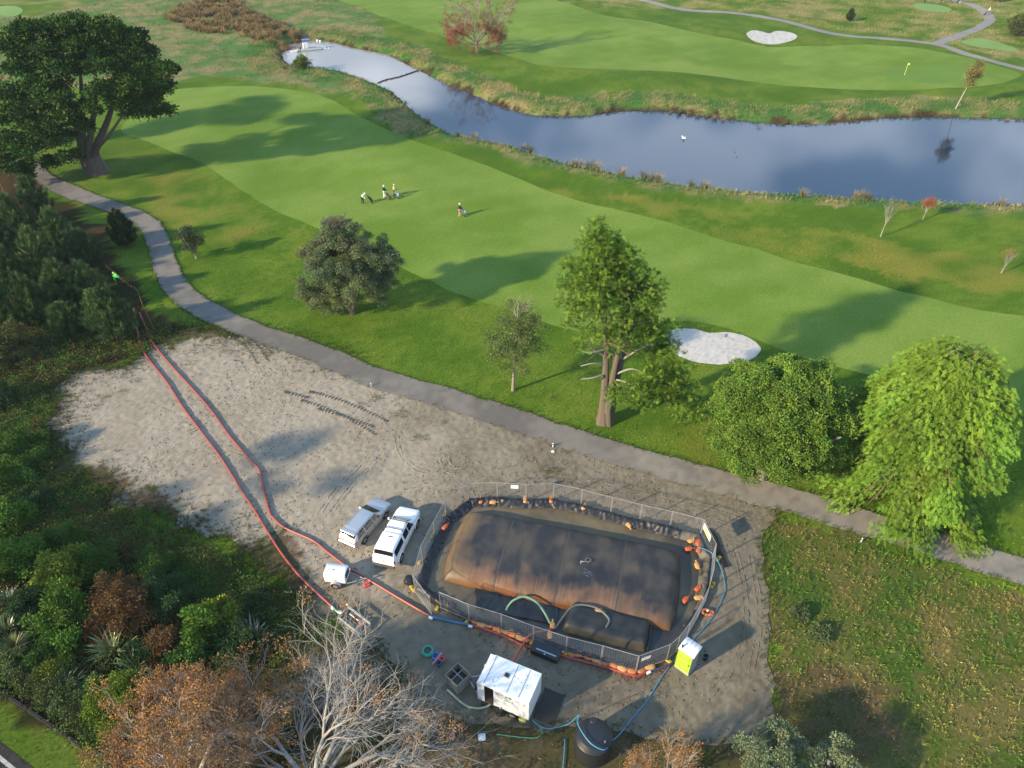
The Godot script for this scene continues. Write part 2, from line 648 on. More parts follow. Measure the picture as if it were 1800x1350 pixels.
# a surface of its own that follows the terrain inside a polygon
func sheet(p: PackedVector2Array, lift: float, colour: Callable, lx: PackedFloat32Array, lz: PackedFloat32Array, height = null) -> MB:
	var mb := MB.new()
	var lo := p[0]
	var hi := p[0]
	for q in p:
		lo = lo.min(q)
		hi = hi.max(q)
	var i0 := maxi(0, lx.bsearch(lo.x) - 1)
	var i1 := mini(lx.size() - 1, lx.bsearch(hi.x) + 1)
	var j0 := maxi(0, lz.bsearch(lo.y) - 1)
	var j1 := mini(lz.size() - 1, lz.bsearch(hi.y) + 1)
	var w := i1 - i0 + 1
	var hgt := j1 - j0 + 1
	var inside := PackedByteArray()
	inside.resize(w * hgt)
	var id := PackedInt32Array()
	id.resize(w * hgt)
	id.fill(-1)
	for j in hgt:
		for i in w:
			inside[j * w + i] = 1 if Geometry2D.is_point_in_polygon(Vector2(lx[i0 + i], lz[j0 + j]), p) else 0
	var place := func(x: float, z: float) -> int:
		var y := H(x, z) + lift
		var nn := Vector3.UP
		if height != null:
			y += height.call(x, z)
			var e := 0.12
			nn = Vector3(height.call(x - e, z) - height.call(x + e, z), 2.0 * e, height.call(x, z - e) - height.call(x, z + e)).normalized()
		else:
			nn = Hn(x, z)
		return mb.vert(Vector3(x, y, z), nn, colour.call(x, z))
	for j in hgt - 1:
		for i in w - 1:
			var k := j * w + i
			var sum := inside[k] + inside[k + 1] + inside[k + w] + inside[k + w + 1]
			if sum == 0:
				continue
			if sum == 4:
				for e in [k, k + 1, k + w, k + w + 1]:
					if id[e] < 0:
						id[e] = place.call(lx[i0 + e % w], lz[j0 + e / w])
				mb.i.append_array([id[k], id[k + 1], id[k + w], id[k + 1], id[k + w + 1], id[k + w]])
				continue
			var cell := PackedVector2Array([Vector2(lx[i0 + i], lz[j0 + j]), Vector2(lx[i0 + i + 1], lz[j0 + j]), Vector2(lx[i0 + i + 1], lz[j0 + j + 1]), Vector2(lx[i0 + i], lz[j0 + j + 1])])
			for piece in Geometry2D.intersect_polygons(cell, p):
				var t := Geometry2D.triangulate_polygon(piece)
				var ids := PackedInt32Array()
				for q in piece:
					ids.append(place.call(q.x, q.y))
				for e in t.size() / 3:
					var a: Vector2 = piece[t[3 * e]]
					var b: Vector2 = piece[t[3 * e + 1]]
					var d: Vector2 = piece[t[3 * e + 2]]
					if (b - a).cross(d - a) > 0:
						mb.i.append_array([ids[t[3 * e]], ids[t[3 * e + 1]], ids[t[3 * e + 2]]])
					else:
						mb.i.append_array([ids[t[3 * e]], ids[t[3 * e + 2]], ids[t[3 * e + 1]]])
	return mb

func ribbon_poly(centre: PackedVector2Array, width: float) -> PackedVector2Array:
	var pts := []
	for q in centre:
		pts.append(Vector3(q.x, 0, q.y))
	var s := spline(pts, 5)
	var left := PackedVector2Array()
	var right := PackedVector2Array()
	for k in s.size():
		var t := (s[mini(k + 1, s.size() - 1)] - s[maxi(k - 1, 0)]).normalized()
		var nrm := Vector2(-t.z, t.x)
		var p := Vector2(s[k].x, s[k].z)
		var w := width * 0.5 * (1.0 + n_fine.get_noise_2d(p.x, p.y) * 0.22)
		left.append(p + nrm * w)
		right.append(p - nrm * w)
	right.reverse()
	left.append_array(right)
	return left

func lines(a: float, b: float, step: float) -> PackedFloat32Array:
	var o := PackedFloat32Array()
	var x := a
	while x <= b:
		o.append(x)
		x += step
	return o

func speckle(a: Color, b: Color, fm := 1.0, ff := 0.4) -> Callable:
	return func(x: float, z: float) -> Color:
		return a.lerp(b, clampf(0.5 + n_mid.get_noise_2d(x, z) * fm + n_fine.get_noise_2d(x, z) * ff, 0.0, 1.0))

func yard_bump(x: float, z: float) -> float:
	return n_fine.get_noise_2d(x * 2.6, z * 2.6) * 0.05 + n_fine.get_noise_2d(x * 0.7, z * 0.7) * 0.03

func yard_colour(x: float, z: float) -> Color:
	var m := n_mid.get_noise_2d(x, z)
	var f := n_fine.get_noise_2d(x * 1.5, z * 1.5)
	var l := n_low.get_noise_2d(x * 2.0, z * 2.0)
	var pale := mixc(Color(0.455, 0.40, 0.318), Color(0.37, 0.318, 0.245), 0.5 + m * 0.8 + f * 1.0)
	var mud := mixc(Color(0.275, 0.24, 0.18), Color(0.20, 0.17, 0.12), 0.5 + m * 0.9 + f * 0.9)
	# wet, trampled ground round the containment and the trailers
	var wet := smoothstep(-7.0, 5.0, x + l * 8.0 + m * 3.0 - (z + 34.0) * 0.35)
	var front := smoothstep(-32.0, -27.5, z + m * 2.0 + l * 3.0)
	var c := mixc(pale, mud, maxf(wet * 0.85, front))
	# soil, leaf mould and thin turf working in from the overgrown edge
	var e := yard_edge(x, z) + m * 3.2 + f * 1.6 - 0.4
	if x < -13.0:
		c = mixc(c, mixc(Color(0.15, 0.105, 0.065), Color(0.085, 0.10, 0.032), 0.5 + n_mid.get_noise_2d(x * 1.7 + 60.0, z * 1.7) * 2.0), 1.15 - e * 0.85)
	if x > 15.0 + m:
		c = mixc(c, Color(0.25, 0.22, 0.165), 0.45 + m)
	return c

func build_setting() -> void:
	# the ground: one sheet that reaches the horizon
	var mb := MB.new()
	var pts := PackedVector3Array()
	var cols := PackedColorArray()
	for z in gz:
		for x in gx:
			pts.append(Vector3(x, H(x, z), z))
			cols.append(ground_colour(x, z))
	mb.grid(pts, gz.size(), gx.size(), cols)
	M.ground = mat(Color.WHITE, 0.95, 0.0, ground_grain, 0.12, true)
	structure("ground", mb, M.ground)

	M.turf = mat(Color.WHITE, 0.9, 0.0, turf_grain, 0.06, true)
	M.sand = mat(Color.WHITE, 0.95, 0.0, grain, 0.8, true)
	M.track = mat(Color.WHITE, 0.95, 0.0, grain, 0.55, true)

	fairway_poly = rough_edge(pv([-65.97,-119.97,-67.22,-129.55,-65.16,-140.4,-57.52,-143.61,-49.88,-143.97,-41.61,-141.81,-33.87,-135.96,-25.9,-125.93,-18.94,-118.09,-12.75,-112.19,-6.13,-106.51,0,-101.04,4.85,-95.79,10.17,-91.66,15.28,-88.64,20.8,-85.27,25.2,-81.61,30.08,-78.32,33.96,-75.07,38.43,-72.4,42.43,-69.23,46.47,-66.83,50.32,-64.54,54.55,-63.33,61.31,-59.75,65.23,-49.79,49.97,-42.41,45.57,-48.2,42.57,-51.44,35.65,-52.72,30.47,-54.95,27.2,-57,25.3,-58.75,21.44,-61.61,16.8,-62.35,11.15,-60.26,5.9,-60.78,2.41,-62.89,-2.48,-65.68,-6.35,-68.02,-11.96,-72.66,-18.12,-77.89,-27.56,-85.6,-33.31,-90.4,-38.97,-96.38,-47.31,-105.38,-53.99,-110.49,-58.88,-114.19]), 1.5, 0.2)
	var fair_colour := func(x: float, z: float) -> Color:
		var m := n_mid.get_noise_2d(x * 0.5, z * 0.5)
		var l := n_low.get_noise_2d(x * 1.6, z * 1.6)
		var f := n_fine.get_noise_2d(x, z)
		var stripe := sin((x * 0.43 + z * 0.9 + m * 0.6) * 1.15) * 0.10
		var worn := n_mid.get_noise_2d(x * 1.4 + 200.0, z * 1.4)
		return mixc(Color(0.114, 0.196, 0.027), Color(0.165, 0.246, 0.048), 0.5 + m * 0.7 + l * 0.9 + f * 0.3 + worn * 0.35 + stripe)
	structure("fairway", sheet(fairway_poly, 0.012, fair_colour, gx, gz), M.turf)
	var far_fair := rough_edge(pv([-58.22,-240.97,-40.08,-213.52,-28.93,-198.28,-16.31,-184.26,-6.44,-172.82,0.62,-163.86,7.13,-156.89,15.32,-155.23,23.47,-154.41,32.64,-153.19,43.45,-149.62,55.65,-144.71,65.83,-142.17,76.33,-141.1,87.95,-142.53,96.11,-145.45,103.22,-151.19,101.27,-157.32,98.01,-165.22,89.73,-171.84,79.32,-174.81,67.62,-174.81,58.52,-174.81,51.96,-179.96,45.08,-185.37,34.08,-198.91,22.45,-208,9.15,-228.5,-25.59,-259.58]), 2.0, 0.25)
	mown.append(far_fair)
	structure("fairway", sheet(far_fair, 0.012, fair_colour, gx, gz), M.turf)
	# mown greens and tees
	var green_colour := speckle(Color(0.165, 0.275, 0.085), Color(0.195, 0.305, 0.10), 0.6, 0.2)
	structure("putting_green", sheet(rough_edge(pv([75.21,-152.38,79.3,-156.06,85.97,-157.74,92.52,-156.48,95.59,-153.19,94.14,-149.24,88.65,-146.19,81.41,-145.08,75.34,-146.57]), 1.0, 0.05), 0.024, speckle(Color(0.11, 0.205, 0.036), Color(0.13, 0.225, 0.045), 0.5, 0.2), gx, gz), M.turf)
	mown.append(rough_edge(pv([110.09,-217.1,113.91,-220.04,117.96,-218.57,119.34,-214.23,116.26,-210.04,112.46,-210.04,109.9,-212.82]), 1.0, 0.05))
	structure("tee", sheet(mown[1], 0.02, green_colour, gx, gz), M.turf)
	mown.append(rough_edge(pv([104.23,-177.87,108.46,-181.02,111.65,-179.43,113.4,-175.31,113.56,-171.35,111.48,-169.42,108.44,-170.87,104.82,-173.81]), 1.0, 0.05))
	structure("tee", sheet(mown[2], 0.02, green_colour, gx, gz), M.turf)
	structure("tee", sheet(rough_edge(pv([-145.9,-210.04,-141.48,-215.66,-134.87,-214.94,-130.7,-210.04,-130.44,-204.02,-137.1,-202.72]), 1.0, 0.05), 0.02, green_colour, gx, gz), M.turf)
	# sand bunkers
	M.bunker = mat(Color.WHITE, 0.95, 0.0, grain, 1.3, true)
	var white_sand := speckle(Color(0.62, 0.60, 0.56), Color(0.70, 0.68, 0.64), 0.6, 0.8)
	var dip := func(x: float, z: float) -> float: return n_fine.get_noise_2d(x * 2.0, z * 2.0) * 0.05
	bunker_poly = rough_edge(pv([15.92,-59.95,17.14,-60.88,18.91,-60.88,20.41,-60.16,22.04,-60.36,23.65,-59.75,24.67,-58.55,24.98,-57.58,24,-56.05,22.2,-55.13,19.37,-54.86,17.04,-55.68,15.8,-57.29]), 0.6, 0.12)
	structure("bunker", sheet(bunker_poly, 0.06, white_sand, lines(-60, 120, 0.3), lines(-160, -40, 0.3), dip), M.bunker)
	structure("bunker", sheet(rough_edge(pv([56,-184.26,58.39,-188.17,60.57,-187.04,61.75,-185.37,64.47,-188.17,67.55,-186.48,67.59,-182.63,64.54,-178.39,59.6,-176.33,56.35,-178.91]), 0.8, 0.12), 0.06, white_sand, lines(40, 120, 0.5), lines(-230, -130, 0.5), dip), M.bunker)
	# the sandy yard
	yard_poly = rough_edge(yard_line, 0.35, 1.5, 0.45)
	structure("sand_yard", sheet(yard_poly, 0.05, yard_colour, lines(-60, 30, 0.2), lines(-75, -15, 0.2), yard_bump), M.sand)
	# cart paths
	var path_colour := func(x: float, z: float) -> Color:
		var m := n_mid.get_noise_2d(x * 0.9, z * 0.9)
		var f := n_fine.get_noise_2d(x, z)
		var dust := smoothstep(6.0, 17.0, x + m * 7.0)
		return mixc(mixc(Color(0.198, 0.188, 0.17), Color(0.275, 0.258, 0.228), 0.5 + m * 1.3 + f * 1.0 + n_low.get_noise_2d(x * 3.0, z * 3.0)), Color(0.36, 0.33, 0.28), dust * (0.75 + f * 0.9))
	var path_bump := func(x: float, z: float) -> float: return n_fine.get_noise_2d(x * 3.0, z * 3.0) * 0.012
	var centre := pv([-79.58,-111.21,-73.43,-104.71,-67.8,-98.77,-61.32,-93.88,-54.38,-89.86,-49.12,-86.43,-45.79,-82.7,-42.99,-77.89,-40.79,-73.72,-37.93,-69.23,-34.74,-65.79,-30.41,-62.68,-26.07,-60.06,-21.1,-57.58,-16.62,-54.95,-13.25,-52.81,-6.8,-50.04,-2.56,-48.05,1.5,-46.08,4.88,-44.34,9.49,-42.21,13.9,-40.38,18.11,-38.7,22.16,-37.15,25.93,-35.39,29.54,-33.76,32.94,-32.11,36.23,-30.63,42.29,-27.73])
	path_poly = ribbon_poly(centre, 2.75)
	structure("cart_path", sheet(path_poly, 0.13, path_colour, lines(-90, 70, 0.35), lines(-120, -20, 0.35), path_bump), M.track)
	var far_path_colour := speckle(Color(0.30, 0.29, 0.28), Color(0.38, 0.365, 0.34), 0.8, 0.4)
	mown.append(ribbon_poly(pv([30.63,-239.24,37.84,-224.59,46.24,-213.52,58.94,-208.68,69.43,-198.28,77.87,-185.37,86.61,-179.96,96.69,-175.82,100.17,-167.07,103.6,-159.45,106.06,-155.23,112.21,-146.19]), 2.5))
	structure("cart_path", sheet(mown[3], 0.03, far_path_colour, gx, gz), M.track)
	mown.append(ribbon_poly(pv([97.74,-175.82,101.28,-179.43,107.38,-184.26,115.5,-191.64,121.69,-198.91,125.49,-207.33,126.61,-216.38,124.86,-223.05,121.33,-229.29,113.56,-234.18]), 2.6))
	structure("cart_path", sheet(mown[4], 0.05, far_path_colour, gx, gz), M.track)
	# street at the lower left, with its painted edge line
	M.asphalt = mat(Color.WHITE, 0.92, 0.0, grain, 0.9, true)
	structure("street", sheet(pv([-44.55,-25.61,-32.47,-20.31,-29.67,-18.92,-26.84,-17.42,-23.4,-15.42,-22.81,-11.77,-39.91,-11.77]), 0.02, speckle(Color(0.055, 0.05, 0.055), Color(0.075, 0.07, 0.072), 0.8, 0.5), lines(-70, 0, 0.5), lines(-40, 10, 0.5)), M.asphalt)
	structure("edge_line", sheet(pv([-30.58,-18.79,-29.25,-18.19,-27.86,-17.42,-26.96,-16.93,-27.06,-16.75,-28.07,-17.32,-29.34,-18,-30.68,-18.63]), 0.03, speckle(Color(0.62, 0.62, 0.6), Color(0.5, 0.5, 0.48), 0.6, 0.9), lines(-70, 0, 0.25), lines(-40, 10, 0.25)), M.asphalt)

	# pond water
	var big := Geometry2D.offset_polygon(pond, 2.5)
	var silt_and_sky_tint := func(x: float, z: float) -> Color:
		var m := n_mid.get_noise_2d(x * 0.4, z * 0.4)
		return mixc(Color(0.012, 0.030, 0.056), Color(0.24, 0.23, 0.215), smoothstep(-8.0, -30.0, x + m * 6.0))  # pale end is silt; the blue end stands in for reflected sky
	var flat := func(x: float, z: float) -> float: return WATER - H(x, z)
	var wb := sheet(big[0], 0.0, silt_and_sky_tint, lines(-80, 140, 1.6), lines(-200, -70, 1.6), flat)
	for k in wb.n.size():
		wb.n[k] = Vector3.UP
	var water := mat(Color.WHITE, 0.04, 0.0, null, 1.0, true)
	water.metallic_specular = 0.68
	var rip := FastNoiseLite.new()
	rip.seed = 8
	rip.frequency = 0.03
	var rt := NoiseTexture2D.new()
	rt.width = 512
	rt.height = 512
	rt.seamless = true
	rt.as_normal_map = true
	rt.bump_strength = 1.0
	rt.noise = rip
	water.normal_enabled = true
	water.normal_texture = rt
	water.normal_scale = 0.09
	water.uv1_triplanar = true
	water.uv1_world_triplanar = true
	water.uv1_scale = Vector3.ONE * 0.12
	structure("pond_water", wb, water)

# ---------------------------------------------------------------- the dewatering site

var ring: Array = []   # fence line, clockwise from the back left corner (x, z)

func pipe_thing(called: String, label: String, category: String, path: Array, radius: float, m: Material, steps := 5, group := "") -> Node3D:
	var o := thing(called, label, category, Vector3.ZERO, 0.0, group)
	var mb := MB.new()
	mb.tube(spline(path, steps), radius, 10)
	put("pipe", mb, m, o)
	return o

func collar(o: Node3D, p: Vector3, dir: Vector3, radius: float, m: Material) -> void:
	var mb := MB.new()
	mb.tube(PackedVector3Array([p - dir * 0.14, p - dir * 0.1, p + dir * 0.1, p + dir * 0.14]), PackedFloat32Array([radius * 0.9, radius, radius, radius * 0.9]), 10)
	put("coupling", mb, m, o)

func ground_path(p: PackedVector2Array, y: float) -> Array:
	var o := []
	for q in p:
		o.append(Vector3(q.x, y + R(-0.006, 0.006), q.y))
	return o

func sandbag_mesh(sd: int) -> ArrayMesh:
	var mb := MB.new()
	var nz := FastNoiseLite.new()
	nz.seed = sd
	nz.frequency = 3.0
	var rows := 9
	var cols := 15
	var pts := PackedVector3Array()
	for r in rows:
		var a := PI * r / (rows - 1) - PI / 2
		for k in cols:
			var b := TAU * k / (cols - 1)
			var d := Vector3(cos(a) * cos(b), sin(a), cos(a) * sin(b))
			var s := Vector3(signf(d.x) * pow(absf(d.x), 0.7) * 0.27, d.y * 0.1 + 0.1, signf(d.z) * pow(absf(d.z), 0.7) * 0.18)
			var w := 1.0 + nz.get_noise_3d(d.x, d.y, d.z) * 0.35
			pts.append(Vector3(s.x * w, s.y, s.z * w))
	mb.grid(pts, rows, cols)
	return mb.commit()

func neck_mesh() -> ArrayMesh:
	var mb := MB.new()
	mb.tube(spline([Vector3(0.2, 0.11, 0), Vector3(0.3, 0.1, 0), Vector3(0.33, 0.1, 0.01), Vector3(0.44, 0.09, 0.02)], 4), PackedFloat32Array([0.13, 0.11, 0.085, 0.055, 0.04, 0.035, 0.032, 0.03, 0.04, 0.055, 0.065, 0.075, 0.08]), 8)
	return mb.commit()

func build_site() -> void:
	M.steel = mat(lin(0.52, 0.53, 0.54), 0.45, 0.35, grain, 2.0)
	M.black_plastic = mat(lin(0.016, 0.017, 0.019), 0.33)
	M.yellow = mat(lin(0.72, 0.43, 0.02), 0.55, 0.0, grain, 3.0)
	M.red_pipe = mat(lin(0.42, 0.085, 0.075), 0.42, 0.0, grain, 2.0)
	M.blue_pipe = mat(lin(0.055, 0.20, 0.42), 0.42, 0.0, grain, 2.0)
	M.thin_blue = mat(lin(0.05, 0.24, 0.38), 0.4)
	M.green_pipe = mat(lin(0.06, 0.28, 0.17), 0.4)
	M.pale_pipe = mat(lin(0.36, 0.40, 0.27), 0.45)
	M.orange = mat(lin(0.78, 0.24, 0.055), 0.7, 0.0, grain, 4.0)
	M.orange_pale = mat(lin(0.82, 0.40, 0.14), 0.7, 0.0, grain, 4.0)
	M.white_paint = mat(lin(0.80, 0.82, 0.84), 0.35, 0.0, faint, 0.6)
	M.dark = mat(lin(0.02, 0.02, 0.022), 0.5)
	M.rubber = mat(lin(0.022, 0.022, 0.022), 0.8)

	var top := pv([-4.99,-35.55,-3.34,-37.32,-1.13,-37.38,1.08,-37.21,3.21,-37.27,5.33,-36.68,7.53,-35.88,9.63,-35.16,11.79,-34.5,13.92,-33.75,14.3,-31.55,13.66,-29.4,13.06,-28.05,12.28,-26.83,11.36,-25.51,10.48,-24.47,9.78,-23.89,7.71,-23.1,5.6,-23.78,3.43,-24.39,1.36,-25.14,-0.69,-26,-2.83,-26.71,-4.82,-27.65])
	for q in top:
		ring.append(q)
	var left_side := pv([-5.34,-27.13,-6.68,-28.94,-6.36,-31.4,-5.67,-33.54,-4.99,-35.55])

	# muddy floor of the containment
	var floor_poly := PackedVector2Array()
	for q in ring:
		floor_poly.append(q)
	for k in 3:
		floor_poly.append(left_side[k + 1])
	floor_poly = Geometry2D.offset_polygon(floor_poly, -0.12)[0]
	var mud := func(x: float, z: float) -> Color:
		var m := n_mid.get_noise_2d(x * 1.3, z * 1.3)
		var f := n_fine.get_noise_2d(x, z)
		var silt := mixc(Color(0.21, 0.17, 0.10), Color(0.135, 0.108, 0.062), 0.5 + m * 0.9 + f * 0.5)
		var bare := mixc(Color(0.03, 0.032, 0.034), Color(0.075, 0.07, 0.06), 0.35 + m * 0.9 + f * 0.4)
		var right := smoothstep(11.6, 12.8, x + m * 0.8)
		var front := smoothstep(-29.3, -28.6, z - (x - 2.0) * 0.19 + m * 0.6) * smoothstep(-1.2, -0.4, x + m * 0.4)
		return mixc(silt, bare, maxf(right * 0.85, front))
	M.mud = mat(Color.WHITE, 0.45, 0.0, grain, 0.7, true)
	var floor_bump := func(x: float, z: float) -> float: return n_fine.get_noise_2d(x, z) * 0.03 + n_fine.get_noise_2d(x * 3.0, z * 3.0) * 0.012
	structure("containment_floor", sheet(floor_poly, 0.11, mud, lines(-8, 20, 0.2), lines(-42, -18, 0.2), floor_bump), M.mud)

	# black liner draped over the low bund, all the way round
	M.liner = mat(Color.WHITE, 0.48, 0.0, null, 1.0, true)
	var lap := []
	for q in ring:
		lap.append(Vector3(q.x, 0, q.y))
	for k in 3:
		lap.append(Vector3(left_side[k + 1].x, 0, left_side[k + 1].y))
	lap.append(lap[0])
	var path := PackedVector3Array()
	for k in lap.size() - 1:
		var a: Vector3 = lap[k]
		var b: Vector3 = lap[k + 1]
		var st := maxi(2, int(a.distance_to(b) / 0.09))
		for s in st:
			path.append(a.lerp(b, float(s) / st))
	var centre := Vector3(6, 0, -30)
	var prof := [[0.08, 0.02], [0.1, 0.40], [0.2, 0.52], [0.38, 0.42], [0.6, 0.25], [0.78, 0.13]]
	var rows := path.size()
	var lp := PackedVector3Array()
	var lc := PackedColorArray()
	for k in rows + 1:
		var p := path[k % rows]
		var t := (path[(k + 4) % rows] - path[(k + rows - 4) % rows]).normalized()
		var inward := Vector3(-t.z, 0, t.x)
		if inward.dot(centre - p) < 0:
			inward = -inward
		var wide := 1.0
		var is_front := p.z > -28.2 and p.x > -4.0
		var is_right := p.x > 12.6
		if is_front:
			wide = 0.55
		for e in prof.size():
			var off: float = prof[e][0]
			var y: float = prof[e][1]
			var fold := n_fine.get_noise_3d(k * 0.32, e * 0.9, 4.0)
			var fold2 := n_fine.get_noise_3d(k * 0.09, e * 0.5, 9.0)
			if e > 0:
				y *= 1.0 + (fold * 0.35 + fold2 * 0.3) * (0.5 if is_right else 1.0)
			if is_front:
				y *= 0.8
			lp.append(p + inward * (off * wide + fold * (0.05 if is_right else 0.12)) + Vector3.UP * (y + 0.05))
			var silt := 0.0
			if is_right:
				silt = clampf(0.35 + fold2 * 1.4 + (e - 2) * 0.2, 0.0, 0.9)
			elif e >= 5:
				silt = clampf(0.2 + fold * 1.2, 0.0, 0.45)
			lc.append(mixc(Color(0.014, 0.015, 0.018), Color(0.13, 0.115, 0.08), silt))
	var lb := MB.new()
	lb.grid(lp, rows + 1, prof.size(), lc)
	var ln := put("bund_liner", lb, M.liner)
	tag(ln, "crinkled black plastic liner draped over the low bund inside the fence", "liner")

	loose_liner()
	fences(left_side)
	geobag()
	bags()
	pipes()
	yard_things()

func loose_liner() -> void:
	# folded sheet of liner lying in front of the big bag
	var mb := MB.new()
	var c := pv([-2.58,-29.63,0,-28.99,3.29,-28.09,2.82,-26.44,0.19,-26.78,-2.38,-27.65])
	var rows := 26
	var cols := 50
	var pts := PackedVector3Array()
	for r in rows:
		for k in cols:
			var u := float(k) / (cols - 1)
			var v := float(r) / (rows - 1)
			var a := c[0].lerp(c[2], u)
			var b := c[5].lerp(c[3], u)
			var p := a.lerp(b, v)
			var f := n_fine.get_noise_2d(p.x * 2.2 + p.y * 1.1, p.y * 0.8) * 0.16 + n_fine.get_noise_2d(p.x * 0.9, p.y) * 0.1
			pts.append(Vector3(p.x + f * 0.5, 0.2 + maxf(0.0, f + 0.02) * (1.2 - u), p.y + f * 0.3))
	mb.grid(pts, rows, cols, PackedColorArray(), false)
	var o := put("liner_sheet", mb, M.black_plastic)
	tag(o, "folded loose sheet of black liner in front of the big brown bag", "liner")

func fence_panel(a: Vector2, b: Vector2, label: String) -> Node3D:
	var d := b - a
	var w := d.length()
	var o := thing("temporary_fence", label, "fence", Vector3(a.x, 0.06, a.y), atan2(-d.y, d.x), "temporary fence panels round the containment")
	var r := 0.021
	for x in [0.03, w - 0.03]:
		var p := MB.new()
		p.bar(Vector3(x, 0.02, 0), Vector3(x, 2.02, 0), r, 8)
		put("post", p, M.steel, o)
	for y in [0.22, 1.98]:
		var p := MB.new()
		p.bar(Vector3(0.03, y, 0), Vector3(w - 0.03, y, 0), r * 0.85, 8)
		put("rail", p, M.steel, o)
	var g := MB.new()
	var y := 0.29
	while y < 1.95:
		g.bar(Vector3(0.03, y, 0), Vector3(w - 0.03, y, 0), 0.0028, 4)
		y += 0.085
	var x := 0.18
	while x < w - 0.08:
		g.bar(Vector3(x, 0.22, 0.004), Vector3(x, 1.98, 0.004), 0.0028, 4)
		x += 0.16
	var mesh := put("wire_mesh", g, M.steel, o)
	mesh.set_meta("kind", "stuff")
	return o

func fences(left_side: PackedVector2Array) -> void:
	var names := ["fence panel slanting at the back left corner by the white sign panel", "first full mesh fence panel along the back, left of the white sign", "back mesh fence panel carrying the blank white sign", "back mesh fence panel just right of the white sign",
		"back mesh fence panel above the first salmon pink sandbag on the liner", "back mesh fence panel where the rear line starts bending down right", "middle mesh fence panel of the slanting back line", "back mesh fence panel above the lone pale sandbag on the mud",
		"second last mesh fence panel before the back right corner", "last back mesh fence panel meeting the right corner post", "right side fence panel with the yellow and white banner", "right side fence panel below the bannered one",
		"right side fence panel where the thin blue pipe swings outside", "right side fence panel beside the orange sandbag heap", "right side fence panel beside the orange crate litter", "right side fence panel just above the portable toilet", "short fence panel left of the portable toilet roof",
		"front fence panel with small white notice beside the toilet", "front fence panel right end, above yellow foot at the bend", "front fence panel behind the black box's right end", "front fence panel where the red branch pipe crosses", "front fence panel with bright orange sandbags at its foot",
		"front fence panel at the left end of the sandbag row"]
	for k in ring.size() - 1:
		var a: Vector2 = ring[k]
		var b: Vector2 = ring[k + 1]
		fence_panel(a, b, names[k])
	var ln := ["loose mesh panel standing open at the front left gap", "lowest left side mesh fence panel beside the white pickup", "middle left side mesh fence panel near the pickup", "upper left side mesh fence panel ending at the back corner"]
	for k in 4:
		fence_panel(left_side[k], left_side[k + 1], ln[k])
	# weighted yellow feet
	var fm := MB.new()
	fm.bx(0, 0.09, 0, 0.62, 0.16, 0.23, 0.035)
	var fs := MB.new()
	fs.bx(0.0, 0.178, 0, 0.1, 0.03, 0.12, 0.008)
	var fmesh := fm.commit()
	var smesh := fs.commit()
	var feet := pv([-5.14,-35.89,-5.87,-33.81,-6.57,-31.56,-6.85,-29.22,-4.96,-27.78,-2.95,-26.74,-0.79,-26.02,1.33,-25.25,3.42,-24.49,5.55,-23.86,7.73,-23.21,9.85,-23.9,13.92,-29.49,14.81,-31.71])
	var turn := [1.3, 1.2, 1.2, -0.9, 1.1, 1.1, 1.3, 1.2, 1.4, 1.5, 0.1, -0.8, 1.0, 0.9]
	var fl := ["yellow fence foot at the top of the left fence line", "yellow fence foot, second down the left line", "yellow fence foot, third down the left line beside the pickup", "yellow fence foot by the black rubbish bag at the left corner", "yellow fence foot in the front left gap", "yellow fence foot at the blue to red pipe coupling",
		"yellow fence foot among orange leaves left of the branch pipe", "yellow fence foot just left of the black box", "yellow fence foot right of the black box", "yellow fence foot midway along the front sandbags", "yellow fence foot lying flat at the front corner bend", "yellow fence foot left of the portable toilet", "small yellow fence foot outside the right fence", "yellow fence foot hidden near the right corner banner"]
	for k in feet.size():
		var o := thing("ballast_block", fl[k], "ballast block", Vector3(feet[k].x, 0.07, feet[k].y), turn[k], "yellow fence feet")
		share("block", fmesh, M.yellow, o)
		share("socket", smesh, M.dark, o)
	# notices
	var q: Vector2 = ring[2].lerp(ring[3], 0.6)
	var sg := MB.new()
	sg.box(Vector3(0.58, 0.36, 0.012), Transform3D(Basis(Vector3.UP, atan2(-(ring[3].y - ring[2].y), ring[3].x - ring[2].x)), Vector3(q.x, 1.72, q.y + 0.04)), 0.003)
	tag(put("sign_board", sg, M.white_paint), "blank white sign board on the back fence", "sign")
	q = ring[17].lerp(ring[16], 0.25)
	sg = MB.new()
	var ang := atan2(-(ring[16].y - ring[17].y), ring[16].x - ring[17].x)
	sg.box(Vector3(0.62, 0.3, 0.012), Transform3D(Basis(Vector3.UP, ang), Vector3(q.x, 1.55, q.y + 0.05)), 0.003)
	tag(put("sign_board", sg, M.white_paint), "small white notice on the front fence beside the toilet", "sign")
	# banner on the right corner panel: white with a yellow band
	var a: Vector2 = ring[9]
	var b: Vector2 = ring[10]
	var bo := thing("banner", "white and yellow banner tied to the right corner fence panel", "banner", Vector3(a.x, 0, a.y), atan2(-(b.y - a.y), b.x - a.x))
	var w1 := MB.new()
	w1.box(Vector3(1.25, 0.62, 0.008), Transform3D(Basis(), Vector3(0.8, 1.6, 0.035)))
	put("sheet", w1, M.white_paint, bo)
	var w2 := MB.new()
	w2.box(Vector3(1.05, 0.24, 0.006), Transform3D(Basis(), Vector3(0.86, 1.5, 0.044)))
	put("band", w2, mat(lin(0.66, 0.66, 0.06), 0.5), bo)

